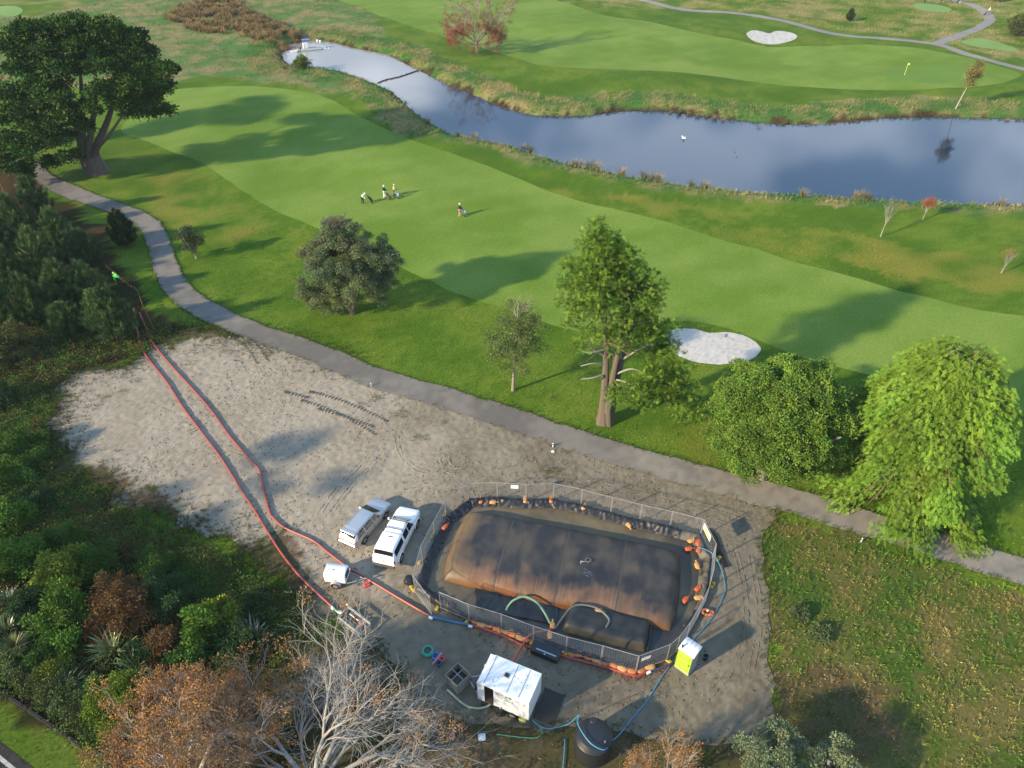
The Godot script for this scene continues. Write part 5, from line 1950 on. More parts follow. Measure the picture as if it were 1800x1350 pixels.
func rand_dir() -> Vector3:
	var z := R(-1, 1)
	var a := R(0, TAU)
	var r := sqrt(1.0 - z * z)
	return Vector3(r * cos(a), z, r * sin(a))

# a twig with n leaves spread through a ball of radius 1, grown along +y
func leafy(n: int, size: float, flat: float, up: float, slim := 0.55) -> ArrayMesh:
	var mb := MB.new()
	for k in n:
		var p := rand_dir() * pow(rng.randf(), 0.45)
		p.y *= flat
		var d := (p + rand_dir() * 0.7 + Vector3.UP * up).normalized()
		var f := (d.cross(rand_dir())).normalized()
		if f.y < 0:
			f = -f
		var l := size * R(0.7, 1.3)
		leaf_quad(mb, p, d, l, l * slim, f)
	return mb.commit()

# a tuft of needles pointing up and out
func needles(n: int, len_: float, wid: float, spread: float) -> ArrayMesh:
	var mb := MB.new()
	for k in n:
		var d := (rand_dir() * spread + Vector3.UP).normalized()
		var b := Vector3(R(-0.12, 0.12), R(0.0, 0.6), R(-0.12, 0.12))
		var s := d.cross(rand_dir()).normalized() * wid * 0.5
		var t := b + d * len_ * R(0.7, 1.2)
		mb.tri(b - s, b + s, t)
	return mb.commit()

# a drooping flat spray along +y that hangs at its end
func frond(n: int, wid: float) -> ArrayMesh:
	var mb := MB.new()
	for k in n:
		var t := float(k) / n
		var c := Vector3(0, t, 0) + Vector3(0, 0, 0.35 * t * t)
		for s in [-1.0, 1.0]:
			var d := Vector3(s * R(0.6, 1.1), R(0.35, 0.9), R(-0.15, 0.4)).normalized()
			var f := Vector3(R(-0.4, 0.4), R(-0.3, 0.3), -1).normalized()
			var l := (0.5 - 0.28 * t) * R(0.7, 1.2)
			leaf_quad(mb, c, d, l, wid, f)
	return mb.commit()

func leaf_mat(rough := 0.6, glow := Color(0.25, 0.32, 0.06)) -> StandardMaterial3D:
	var m := mat(Color.WHITE, rough, 0.0, null, 1.0, true)
	m.metallic_specular = 0.2
	m.backlight_enabled = true
	m.backlight = glow
	return m

func bark(c: Color) -> StandardMaterial3D:
	return mat(c, 0.9, 0.0, grain, 0.9)

func foliage_setup() -> void:
	sprig.broad = leafy(20, 0.62, 0.8, 0.35)
	sprig.small = leafy(26, 0.42, 0.85, 0.25)
	sprig.sparse = leafy(11, 0.42, 0.9, 0.1)
	sprig.cypress = frond(12, 0.075)
	sprig.pine = needles(18, 1.0, 0.12, 0.5)
	sprig.tuft = needles(9, 1.0, 0.09, 0.55)
	sprig.weed = leafy(9, 0.7, 0.4, 0.6)
	sprig.leaf = leafy(1, 1.0, 0.1, 0.0, 0.7)
	M.leaf = leaf_mat()
	M.leaf_dull = leaf_mat(0.85, Color(0.16, 0.18, 0.05))
	M.autumn = leaf_mat(0.85, Color(0.4, 0.2, 0.05))
	M.bark_brown = bark(lin(0.16, 0.115, 0.08))
	M.bark_grey = bark(lin(0.30, 0.28, 0.25))
	M.bark_pale = bark(lin(0.44, 0.42, 0.385))
	M.bark_dark = bark(lin(0.085, 0.065, 0.05))

# sprigs spread over the shell of a clump
func clump(buf: PackedFloat32Array, c: Vector3, r: Vector3, n: int, size: float, colour: Color, jitter: float, up := 0.35, droop := 0.0) -> void:
	var tone := vary(colour, jitter * 0.7)
	for k in n:
		var d := rand_dir()
		if d.y < -0.35:
			d.y = -d.y * 0.6
		var p := c + d * r * R(0.62, 1.05)
		var axis := (d + Vector3.UP * up + Vector3.DOWN * droop + rand_dir() * 0.45).normalized()
		push(buf, basis_up(axis, R(0, TAU), size * R(0.75, 1.25)), p, vary(tone, jitter))

# clumps over a set of lobes: x y z r, flattened
func lobes_crown(buf: PackedFloat32Array, l: Array, origin: Vector3, per_m2: float, clump_r: float, n: int, size: float, colour: Color, jitter: float, flat := 1.0, up := 0.35, droop := 0.0, inner := 0.15) -> void:
	for k in l.size() / 4:
		var c := Vector3(l[4 * k], l[4 * k + 1], l[4 * k + 2]) - origin
		var r: float = l[4 * k + 3]
		var cnt := maxi(3, int(4.0 * PI * r * r * per_m2 * (0.5 + 0.5 * flat)))
		for e in cnt:
			var d := rand_dir()
			if d.y < -0.45 and rng.randf() < 0.6:
				d.y = -d.y
			var q := d * Vector3(r, r * flat, r) * (R(0.75, 1.05) if rng.randf() > inner else R(0.2, 0.75))
			var cr := clump_r * R(0.7, 1.3)
			clump(buf, c + q, Vector3(cr, cr * lerpf(0.6, 1.0, flat), cr), n, size, colour, jitter, up, droop)

func limb(mb: MB, pts: Array, r0: float, r1: float, sides := 7, steps := 4) -> void:
	var p := spline(pts, steps)
	var rr := PackedFloat32Array()
	for k in p.size():
		rr.append(lerpf(r0, r1, pow(float(k) / (p.size() - 1), 0.8)))
	mb.tube(p, rr, sides)

# fluted trunk that flares at its foot
func trunk_mesh(mb: MB, pts: Array, r0: float, r1: float, flare: float, flutes: int) -> void:
	var p := spline(pts, 5)
	var sides := maxi(12, flutes * 3)
	var g := PackedVector3Array()
	for k in p.size():
		var t := float(k) / (p.size() - 1)
		var r := lerpf(r0, r1, t) * (1.0 + flare * exp(-t * 9.0))
		for s in sides + 1:
			var a := TAU * s / sides
			var w := 1.0 + 0.14 * cos(a * flutes + k * 0.15) * (1.0 - t * 0.6) + n_fine.get_noise_3d(cos(a) * 2.0, p[k].y, sin(a) * 2.0) * 0.12
			g.append(p[k] + Vector3(cos(a), 0, sin(a)) * r * w)
	mb.grid(g, p.size(), sides + 1, PackedColorArray(), true)

# forking bare branches; tips are collected
func fork(mb: MB, from: Vector3, dir: Vector3, length: float, radius: float, depth: int, tips: Array, curl: float, rise: float, spread: float) -> void:
	var p := from
	var d := dir.normalized()
	var segs := 3 if depth > 1 else 2
	var pts := PackedVector3Array([p])
	var rr := PackedFloat32Array([radius])
	var joints := []
	for s in segs:
		d = (d + rand_dir() * curl + Vector3.UP * rise).normalized()
		p += d * length / segs
		pts.append(p)
		rr.append(radius * lerpf(1.0, 0.55, (s + 1.0) / segs))
		joints.append([p, d])
	mb.tube(pts, rr, 6 if depth >= 3 else (4 if depth >= 1 else 3), false)
	if depth == 0:
		tips.append([p, d])
		return
	for s in segs:
		var kids := 1 if s < segs - 1 else 2
		if s == 0 and depth < 2:
			kids = 1 if rng.randf() < 0.6 else 0
		for k in kids:
			var j: Array = joints[s]
			var side: Vector3 = (j[1] as Vector3).cross(rand_dir()).normalized()
			var nd: Vector3 = ((j[1] as Vector3) + side * spread * R(0.7, 1.4)).normalized()
			fork(mb, j[0], nd, length * R(0.55, 0.82), radius * (0.5 if s < segs - 1 else 0.55) * R(0.85, 1.1), depth - 1, tips, curl, rise, spread)

func tree(called: String, label: String, at_: Vector3, category := "tree", group := "") -> Node3D:
	return thing(called, label, category, at_, 0.0, group)

func build_trees() -> void:
	foliage_setup()
	macrocarpa()
	mid_tree()
	thin_tree()
	tall_tree()
	round_tree()
	lime_tree()
	pines()
	bare_trees()
	far_trees()

func macrocarpa() -> void:
	var o := at(-61.6, -101.5)
	var t := tree("cypress_tree", "huge dark spreading cypress with fluted trunks beside the cart path", o)
	var mb := MB.new()
	trunk_mesh(mb, [Vector3(0, -0.2, 0), Vector3(0.1, 1.2, 0), Vector3(0.0, 2.6, 0)], 1.45, 1.3, 0.7, 9)
	put("trunk", mb, bark(lin(0.20, 0.17, 0.145)), t)
	for e in [[-0.6, 0.3, Vector3(-60.1, 9.48, -101.5), Vector3(-57.91, 15.61, -101), 0.95], [0.1, 0.4, Vector3(-57.41, 11.18, -101), Vector3(-55.34, 16.81, -100.5), 0.75], [0.6, -0.3, Vector3(-56.54, 8.93, -102), Vector3(-53.48, 15.35, -102), 0.9], [0.7, 0.4, Vector3(-56.81, 6.21, -99.5), Vector3(-51.24, 11.35, -98), 0.4], [-0.9, 0.2, Vector3(-61.14, 8.02, -100), Vector3(-61.8, 13.56, -98), 0.5], [-0.4, -0.6, Vector3(-63.31, 9.48, -104), Vector3(-67.18, 14.3, -106), 0.5]]:
		mb = MB.new()
		var p2: Vector3 = e[2] - o
		var p3: Vector3 = e[3] - o
		limb(mb, [Vector3(e[0], 1.2, e[1]), Vector3(e[0] * 1.2, 3.0, e[1]), p2, p3], e[4], 0.12, 10)
		put("limb", mb, bark(lin(0.20, 0.17, 0.145)), t)
	var l: Array = [-63.84,19.11,-103.5,2.6,-58.33,19.59,-103.5,2.8,-53.39,19.47,-102.5,2.4,-67.75,17.13,-103.5,2.6,-61.52,17.02,-102.5,3,-55.87,17.61,-101.5,2.8,-51.99,18.08,-102.5,2.4,-50.18,16.55,-101.5,2.2,-65.4,14.76,-101.5,2.6,-59.37,15.17,-100.5,3,-53.43,15.65,-99.5,2.6,-49.97,14.9,-101.5,2.3,-47.03,14.45,-100.5,1.9,-67.74,11.71,-100.5,2.6,-62.37,13.12,-99.5,2.6,-51.65,13.12,-99.5,2.3,-48.12,12.17,-101.5,2,-49.99,10.73,-100.5,2.1,-52.66,11.2,-98.5,1.5,-49.95,8.86,-101.5,1.7,-52.38,9.36,-99.5,1.5,-65.05,10.07,-98.5,2.3,-60.63,12.1,-97.5,2.2,-61.55,8.87,-97.5,1.9,-69.57,8.97,-99.5,2.4,-65.11,6.17,-98.5,1.8,-66.99,5.18,-97.5,1.9,-62.09,6.53,-97.5,1.6,-61.86,4.13,-97.5,1.4,-68.86,3.29,-96.5,1.6,-60.44,17.87,-106.5,2.5,-57.31,15.67,-106.5,2.6,-67.81,14.67,-107.5,2.8,-52.78,13.68,-105.5,2.2,-59.17,10.01,-97.5,1.9,-56.58,10.77,-97.5,1.6,-64.58,8.1,-97.5,2.2,-69.08,6.17,-98.5,2.4,-64.58,3.31,-97.5,1.5,-68.32,2.06,-97.5,1.6,-70.77,4.15,-98.5,2.2,-54.43,12.68,-98.5,2,-58.36,8.1,-97.5,1.2,-52.8,12.01,-99.5,2,-49.5,13.85,-99.5,2.2]
	var buf := PackedFloat32Array()
	lobes_crown(buf, l, o, 0.34, 0.8, 14, 0.55, Color(0.036, 0.078, 0.014), 0.5, 0.26, 0.5)
	scatter_node("crown", sprig.broad, M.leaf_dull, buf, t)
	# its neighbour at the frame's edge
	var o2 := at(-84.0, -108.0)
	var t2 := tree("cypress_tree", "dark cypress at the left edge behind the huge one", o2)
	mb = MB.new()
	trunk_mesh(mb, [Vector3(0, -0.2, 0), Vector3(0.2, 5, 0), Vector3(0.8, 11, 0.4)], 0.8, 0.3, 0.4, 7)
	put("trunk", mb, M.bark_grey, t2)
	buf = PackedFloat32Array()
	var l2 := []
	for k in 16:
		l2.append_array([o2.x + R(-6, 6), o2.y + R(7, 19), o2.z + R(-5, 5), R(2.0, 3.0)])
	lobes_crown(buf, l2, o2, 0.3, 0.9, 15, 0.58, Color(0.05, 0.10, 0.02), 0.4, 0.4, 0.5)
	scatter_node("crown", sprig.small, M.leaf_dull, buf, t2)

func mid_tree() -> void:
	var o := at(-17.2, -63.8)
	var t := tree("pohutukawa_tree", "dense grey green rounded tree alone above the cart path", o)
	var mb := MB.new()
	limb(mb, [Vector3(0.1, -0.1, 0), Vector3(0.0, 0.5, 0), Vector3(-0.7, 1.6, 0), Vector3(-1.3, 4.0, 0.3)], 0.42, 0.14, 9)
	put("trunk", mb, bark(lin(0.30, 0.235, 0.17)), t)
	for e in [[Vector3(0.7, 1.7, 0.1), Vector3(1.6, 4.2, 0)], [Vector3(0.15, 2.0, -0.2), Vector3(0.3, 5.5, -0.4)], [Vector3(-0.4, 1.4, 0.4), Vector3(-2.5, 3.2, 1.0)]]:
		mb = MB.new()
		limb(mb, [Vector3(0.05, 0.35, 0), e[0], e[1]], 0.27, 0.08, 7)
		put("limb", mb, bark(lin(0.30, 0.235, 0.17)), t)
	var l: Array = [-17.55,8.54,-63.8,2,-19.63,6.31,-63.8,1.8,-15.98,7.6,-63.8,2.2,-14.02,7.28,-63.8,1.9,-12.7,6.31,-63.8,1.5,-20.68,3.64,-63.8,1.6,-18.1,4.99,-63.8,2.3,-15.18,4.99,-63.8,2.4,-12.92,4.32,-63.8,1.5,-19.72,2.26,-63.8,1.6,-17.28,2.61,-63.8,1.8,-14.6,2.61,-63.8,1.5,-21.58,1.91,-63.8,1,-20.87,0.84,-63.8,1,-19.05,0.84,-63.8,0.9,-12.19,5.65,-63.8,1,-17.76,5.86,-65.8,2.2,-14.97,4.51,-65.8,2,-16.5,5.5,-61.8,2.2,-18.67,6.15,-61.8,1.6,-14.42,4.54,-62.3,1.6]
	var buf := PackedFloat32Array()
	lobes_crown(buf, l, o, 0.42, 0.55, 26, 0.27, Color(0.115, 0.15, 0.068), 0.42, 0.9, 0.6)
	scatter_node("crown", sprig.small, M.leaf_dull, buf, t)
	# wind burnt grey twigs on the upper left
	buf = PackedFloat32Array()
	var top: Array = [-17.35,9.78,-63.8,1.1,-19.01,8.23,-63.8,1,-20.49,6.31,-63.8,0.9,-16.45,10.21,-63.8,0.8]
	lobes_crown(buf, top, o, 1.2, 0.35, 10, 0.4, Color(0.17, 0.165, 0.12), 0.25, 0.9, 1.0)
	scatter_node("dead_twigs", sprig.tuft, M.leaf_dull, buf, t)

func thin_tree() -> void:
	var o := at(0.1, -50.9)
	var t := tree("thin_tree", "slim light tree with bare twiggy top beside the tall cypress", o)
	var mb := MB.new()
	var tips := []
	limb(mb, [Vector3(0, -0.1, 0), Vector3(0.05, 1.5, 0), Vector3(0.1, 3.5, 0.1), Vector3(0.3, 6.5, 0), Vector3(0.45, 9.6, 0)], 0.2, 0.03, 8)
	put("trunk", mb, bark(lin(0.36, 0.31, 0.25)), t)
	mb = MB.new()
	for k in 26:
		var y := R(2.6, 8.8)
		var a := R(0, TAU)
		fork(mb, Vector3(0.3 * y / 9.0, y, 0), Vector3(cos(a), R(0.3, 0.9), sin(a)), R(1.0, 1.7) * (1.2 - y * 0.06), 0.045, 2, tips, 0.25, 0.08, 0.6)
	put("branches", mb, bark(lin(0.34, 0.30, 0.25)), t).set_meta("kind", "stuff")
	var buf := PackedFloat32Array()
	for e in tips:
		var p: Vector3 = e[0]
		if p.y < 8.6 and rng.randf() < 0.85:
			clump(buf, p, Vector3.ONE * 0.32, 6, 0.3, Color(0.09, 0.13, 0.038), 0.35, 0.3)
	var l: Array = [-1,5.61,-50.9,1,0.25,6.82,-50.9,1.2,1.72,7.12,-50.9,0.9,-1.53,3.73,-50.9,0.8,0,4.37,-50.9,1.1,1.51,4.99,-50.9,1,-0.51,3.09,-50.9,0.8,-2,5.61,-50.9,0.6]
	lobes_crown(buf, l, o, 0.7, 0.35, 9, 0.32, Color(0.095, 0.135, 0.04), 0.35, 0.9, 0.4)
	scatter_node("crown", sprig.sparse, M.leaf, buf, t)

func tall_tree() -> void:
	var z := -46.5
	var o := at(8.2, z)
	var t := tree("tall_cypress", "tall bright green cypress with bare fluted trunk and dead limbs", o)
	var tbark := bark(lin(0.205, 0.168, 0.132))
	for e in [[Vector3(-0.25, -0.1, 0), Vector3(-0.3, 3, 0), Vector3(-0.5, 7, 0), Vector3(-1.0, 12, 0), Vector3(-1.6, 18, 0), 0.42], [Vector3(0.2, -0.1, 0.15), Vector3(0.1, 3, 0.2), Vector3(0.3, 6.5, 0.2), Vector3(0.7, 11, 0.1), Vector3(0.3, 15, 0), 0.36], [Vector3(0.35, -0.1, -0.15), Vector3(0.5, 3, -0.1), Vector3(0.9, 7, -0.2), Vector3(1.6, 11, -0.3), Vector3(1.8, 14, -0.3), 0.34]]:
		var mb := MB.new()
		trunk_mesh(mb, [e[0], e[1], e[2], e[3], e[4]], e[5], 0.07, 0.5, 5)
		put("trunk", mb, tbark, t)
	var dead := bark(lin(0.42, 0.385, 0.335))
	for e in [[Vector3(-0.4, 6.4, 0), Vector3(-1.6, 6.9, 0.5), Vector3(-2.6, 6.7, 0.6)], [Vector3(-0.4, 7.2, 0), Vector3(-1.8, 8.4, 0.4), Vector3(-1.8, 9.5, 0.4)], [Vector3(-0.4, 8.0, 0), Vector3(-1.8, 8.1, 0.6), Vector3(-2.7, 8.2, 0.6)], [Vector3(-0.3, 5.5, 0), Vector3(-1.4, 5.6, 0.7), Vector3(-2.5, 5.5, 0.8)], [Vector3(0.4, 5.0, 0.2), Vector3(1.3, 5.2, 0.9), Vector3(2.2, 4.6, 1.2)], [Vector3(0.5, 5.6, 0.2), Vector3(1.6, 6.5, 0.7), Vector3(2.8, 6.0, 0.9)], [Vector3(0.9, 7.0, 0), Vector3(2.4, 8.6, 0.5), Vector3(3.2, 8.9, 0.6)], [Vector3(0.6, 4.6, 0.3), Vector3(1.5, 4.2, 1.2), Vector3(2.0, 3.6, 1.6)]]:
		var mb := MB.new()
		limb(mb, [e[0], e[1], e[2]], 0.11, 0.045, 6)
		put("dead_limb", mb, dead, t)
	var mb2 := MB.new()
	for k in 60:
		var y := R(7.5, 14)
		var a := R(0, TAU)
		limb(mb2, [Vector3(-0.4 - y * 0.02, y, 0), Vector3(cos(a) * 1.2, y + R(-0.2, 0.6), sin(a) * 1.2), Vector3(cos(a) * R(2, 3.2), y + R(-0.6, 0.5), sin(a) * R(1.8, 2.6))], 0.05, 0.015, 4, 2)
	put("twigs", mb2, bark(lin(0.27, 0.21, 0.155)), t).set_meta("kind", "stuff")
	var l: Array = [6.13,18.38,-46.5,0.9,6.03,16.92,-46.5,1.4,7.26,17.16,-46.5,1.1,4.99,15.51,-46.5,1.2,6.56,15.51,-46.5,1.6,8.23,15.75,-46.5,1.3,4.75,13.79,-46.5,1.2,6.1,14.52,-45.3,1.6,7.97,14.04,-46.5,1.7,9.42,14.53,-46.5,1.3,10.61,13.54,-46.5,1.1,4.41,12,-46.5,0.9,5.57,12.65,-45.1,1.2,7.33,12.65,-45.5,1.5,9.2,12.52,-46.5,1.5,11.02,12,-46.5,0.9,4.71,10.41,-46.5,0.8,6.34,10.9,-45,0.9,8.31,11.22,-45.3,1.1,10.29,10.68,-46.5,1.3,11.17,9.04,-46.5,1.2,5.4,8.92,-45.5,0.6,11.61,7.33,-46.5,1.3,10.2,9.47,-45.5,0.9,12.5,5.86,-46.5,1.2,13.91,3.85,-47.5,1.2,11.77,4.85,-45.5,1.1,14.13,2.78,-46.5,1.1,10.39,5.37,-44.5,1,8.99,5.24,-44.3,0.9,8.09,4.8,-44.1,0.8,9.81,4.02,-44.3,0.8,15.79,1.28,-47.5,0.9,12.76,2.68,-45.5,0.8,14.97,0.49,-46.5,0.7,7.03,14.48,-48.3,1.5,9.03,12.32,-48.5,1.7,6.86,11.25,-48.5,1.5,10.24,9.61,-48.5,1.4,12.48,6.74,-48.5,1.3,7.5,9.9,-44.9,0.9,9.12,9.49,-45.1,1,11.97,9.87,-46.5,1,12.59,7.99,-46,1.1,13.92,5.86,-46.5,1,11.1,6.21,-45.3,1.1,12.79,4.24,-45.5,1.1,14.61,3.83,-46,1,15.86,1.16,-46.5,0.9,11.33,3.82,-44.9,0.9,6.6,17.62,-46.5,1,7.95,16.46,-46.5,1.2,5.54,13.66,-45.5,1.2,9.91,13.03,-45.7,1.3]
	var buf := PackedFloat32Array()
	lobes_crown(buf, l, o, 1.05, 0.40, 17, 0.35, Color(0.10, 0.178, 0.022), 0.42, 0.75, 0.1, 0.35)
	scatter_node("crown", sprig.cypress, M.leaf, buf, t)

func round_tree() -> void:
	var o := at(20.5, -40.4)
	var t := tree("broadleaf_tree", "big round glossy green broadleaf tree beside the lower cart path", o)
	var mb := MB.new()
	limb(mb, [Vector3(-0.4, -0.1, 0.6), Vector3(-0.5, 2, 0.5), Vector3(-0.2, 5, 0)], 0.45, 0.25, 9)
	put("trunk", mb, M.bark_grey, t)
	for k in 7:
		var a := TAU * k / 7.0
		mb = MB.new()
		limb(mb, [Vector3(-0.4, 1.8, 0.4), Vector3(cos(a) * 2.2, 4.2, sin(a) * 2.2), Vector3(cos(a) * 4.6, 6.5 + R(-1, 2), sin(a) * 4.6)], 0.24, 0.06, 7)
		put("limb", mb, M.bark_grey, t)
	var buf := PackedFloat32Array()
	var n := 215
	var green := Color(0.10, 0.175, 0.028)
	for k in n:
		# sunflower spread over a dome, low skirts included
		var f := (k + 0.5) / n
		var y := 1.0 - f * 1.55
		var r := sqrt(maxf(0.0, 1.0 - y * y))
		var a := k * 2.39996
		var d := Vector3(cos(a) * r, y, sin(a) * r)
		var bulge := 1.0 + n_mid.get_noise_3d(d.x * 14.0, d.y * 14.0, d.z * 14.0) * 0.22 + n_mid.get_noise_3d(d.x * 6.0 + 20.0, d.y * 6.0, d.z * 6.0) * 0.35
		var c := Vector3(0.1, 5.7, 0) + d * Vector3(4.75, 5.0, 4.6) * bulge * R(0.82, 1.02)
		var cr := R(0.5, 0.95)
		clump(buf, c, Vector3(cr, cr * 0.8, cr), 44, 0.23, green, 0.4, 0.5)
	for k in 60:
		clump(buf, Vector3(0, 6, 0) + rand_dir() * R(1.5, 3.8), Vector3.ONE * 0.8, 18, 0.23, green, 0.4, 0.5)
	scatter_node("crown", sprig.broad, M.leaf, buf, t)

func lime_tree() -> void:
	var o := at(30.9, -38.6)
	var t := tree("weeping_conifer", "broad yellow green weeping conifer at the right beside the path", o)
	var mb := MB.new()
	limb(mb, [Vector3(0, -0.1, 0), Vector3(0.1, 4, 0), Vector3(0.2, 9, 0), Vector3(0.2, 13, 0)], 0.5, 0.08, 10)
	var wood := bark(lin(0.27, 0.20, 0.15))
	put("trunk", mb, wood, t)
	var buf := PackedFloat32Array()
	var bb := MB.new()
	for k in 190:
		var h := R(0.4, 12.6)
		var a := R(0, TAU)
		var u := h / 13.6
		var reach := (4.5 * pow(1.0 - pow(u, 2.2), 0.6) + 0.4) * (1.0 + n_mid.get_noise_3d(cos(a) * 9.0, h * 2.5, sin(a) * 9.0) * 0.5)
		var gap := n_mid.get_noise_3d(cos(a) * 12.0 + 50.0, h * 4.0, sin(a) * 12.0)
		var dir := Vector3(cos(a), 0, sin(a))
		var p0 := Vector3(0.1, h, 0)
		var p1 := p0 + dir * reach * 0.55 + Vector3.UP * R(0.5, 1.2)
		var p2 := p0 + dir * reach + Vector3.DOWN * R(0.0, 0.9)
		limb(bb, [p0, p1, p2], 0.09, 0.02, 4, 3)
		if gap < -0.12 and h < 9.0:
			continue
		var sp := spline([p0 + dir * reach * 0.3, p1, p2, p2 + dir * 0.5 + Vector3.DOWN * 1.2], 5)
		var tone := vary(Color(0.135, 0.238, 0.03), 0.34)
		for q in sp:
			if q.y < 0.25:
				continue
			for e in 30:
				var off := Vector3(R(-0.9, 0.9), R(-0.5, 0.25), R(-0.9, 0.9))
				var ax := (dir * 0.8 + Vector3.DOWN * R(0.3, 0.9) + rand_dir() * 0.35).normalized()
				push(buf, basis_up(ax, R(0, TAU), R(0.24, 0.42)), q + off, vary(tone, 0.13))
	put("branches", bb, wood, t).set_meta("kind", "stuff")
	scatter_node("crown", sprig.cypress, M.leaf, buf, t)

func make_pine(label: String, at_: Vector3, h: float, w: float, colour: Color) -> Node3D:
	var t := tree("pine_tree", label, at_, "tree", "young pines on the left")
	var mb := MB.new()
	limb(mb, [Vector3(0, -0.1, 0), Vector3(0.05, h * 0.5, 0), Vector3(0, h * 0.97, 0)], 0.06 + h * 0.016, 0.03, 7)
	put("trunk", mb, M.bark_dark, t)
	var buf := PackedFloat32Array()
	var bb := MB.new()
	var y := h * 0.06
	while y < h * 0.93:
		var u := y / h
		var n := 5 + int(3 * (1.0 - u))
		var a0 := R(0, TAU)
		for k in n:
			var a := a0 + TAU * k / n + R(-0.25, 0.25)
			var reach := w * pow(1.0 - u, 0.95) * R(0.7, 1.25) + 0.12
			var dir := Vector3(cos(a), 0, sin(a))
			var p0 := Vector3(0, y, 0)
			var p1 := p0 + dir * reach * 0.6 + Vector3.UP * reach * 0.18
			var p2 := p0 + dir * reach + Vector3.UP * reach * R(0.55, 1.0)
			limb(bb, [p0, p1, p2], 0.035, 0.012, 4, 2)
			var cnt := int(4 + reach * 6)
			var tone := vary(colour, 0.25)
			for e in cnt:
				var f := R(0.2, 1.02)
				var q := p0.lerp(p1, f * 2.0) if f < 0.5 else p1.lerp(p2, f * 2.0 - 1.0)
				q += rand_dir() * 0.16
				push(buf, basis_up((dir * 0.35 + Vector3.UP * 1.3 + rand_dir() * 0.4).normalized(), R(0, TAU), R(0.34, 0.55)), q, vary(tone, 0.3))
		y += h * R(0.06, 0.09)
	for e in 16:
		push(buf, basis_up((Vector3.UP * 1.5 + rand_dir() * 0.4).normalized(), R(0, TAU), R(0.3, 0.45)), Vector3(0, h * R(0.82, 1.02), 0), vary(colour, 0.3))
	put("branches", bb, M.bark_dark, t).set_meta("kind", "stuff")
	scatter_node("crown", sprig.pine, M.leaf_dull, buf, t)
	return t

func pines() -> void:
	var dk := Color(0.072, 0.125, 0.042)
	var md := Color(0.098, 0.155, 0.052)
	var lt := Color(0.12, 0.18, 0.06)
	make_pine("small lone pine on the grass inside the cart path bend", Vector3(-47.59, 0, -79.05), 4.6, 1.7, Color(0.030, 0.05, 0.020))
	var list := [
		[Vector3(-61.62, 0, -85.93), 6.0, 2.3, dk, "dark pine nearest the top of the cart path"], [Vector3(-61.51, 0, -80.85), 6.0, 2.2, md, "pine at the upper left, below the dark path pine"], [Vector3(-60.84, 0, -75.76), 6.2, 2.3, dk, "dark pine at the left edge, upper row"],
		[Vector3(-53.32, 0, -75.76), 6.5, 2.4, md, "tall pine in the middle of the upper grove"], [Vector3(-49.64, 0, -73.72), 4.6, 1.9, dk, "short dark pine at the grove's right edge by the rope"], [Vector3(-53.35, 0, -71.11), 6.4, 2.4, lt, "paler pine at the grove's centre left"],
		[Vector3(-54.32, 0, -67.42), 6.0, 2.3, dk, "dark pine at the left, second row"], [Vector3(-47.83, 0, -65.11), 5.6, 2.2, md, "pine in the middle of the lower grove"], [Vector3(-45.89, 0, -66.25), 4.6, 2.0, lt, "light pine left of the worker in green"],
		[Vector3(-49.23, 0, -61.82), 5.6, 2.3, dk, "dark pine low in the grove's middle"], [Vector3(-52.52, 0, -61.3), 5.8, 2.3, md, "pine at the left edge, lower row"], [Vector3(-45.25, 0, -59.75), 3.6, 1.7, dk, "short dark pine above the leaf strewn hollow"],
		[Vector3(-39.65, 0, -58.95), 6.2, 2.2, dk, "dense dark pine at the sand's top corner beside the hoses"], [Vector3(-41.68, 0, -60.26), 4.8, 1.7, lt, "pale pine just left of the dense one by the hoses"], [Vector3(-62.09, 0, -69.85), 6.8, 2.6, dk, "pine mostly outside the left edge, middle"], [Vector3(-67.95, 0, -80.85), 6.8, 2.6, md, "pine mostly outside the left edge, top"]]
	for e in list:
		make_pine(e[4], e[0], e[1], e[2], e[3])

func bare_tree(called: String, label: String, o: Vector3, stems: Array, depth: int, leaf: Color, share_leafy: Callable, bark_m: Material, leaf_size: float, per_tip: int, curl := 0.22, rise := 0.05, spread := 0.62) -> Node3D:
	var t := tree(called, label, o)
	var tips := []
	var tm := MB.new()
	trunk_mesh(tm, [Vector3(0, -0.1, 0), Vector3(stems[0][0].x * 0.5, stems[0][0].y * 0.5, stems[0][0].z * 0.5), stems[0][0]], stems[0][3] * 1.15, stems[0][3], 0.4, 5)
	put("trunk", tm, bark_m, t)
	for e in stems:
		var mb := MB.new()
		fork(mb, e[0], e[1], e[2], e[3], depth, tips, curl, rise, spread)
		put("limb", mb, bark_m, t)
	var buf := PackedFloat32Array()
	for e in tips:
		var p: Vector3 = e[0]
		if rng.randf() < float(share_leafy.call(p)):
			clump(buf, p, Vector3.ONE * 0.35, per_tip, leaf_size, leaf, 0.4, 0.0, 0.3)
	if buf.size():
		scatter_node("leaves", sprig.sparse, M.autumn, buf, t)
	return t

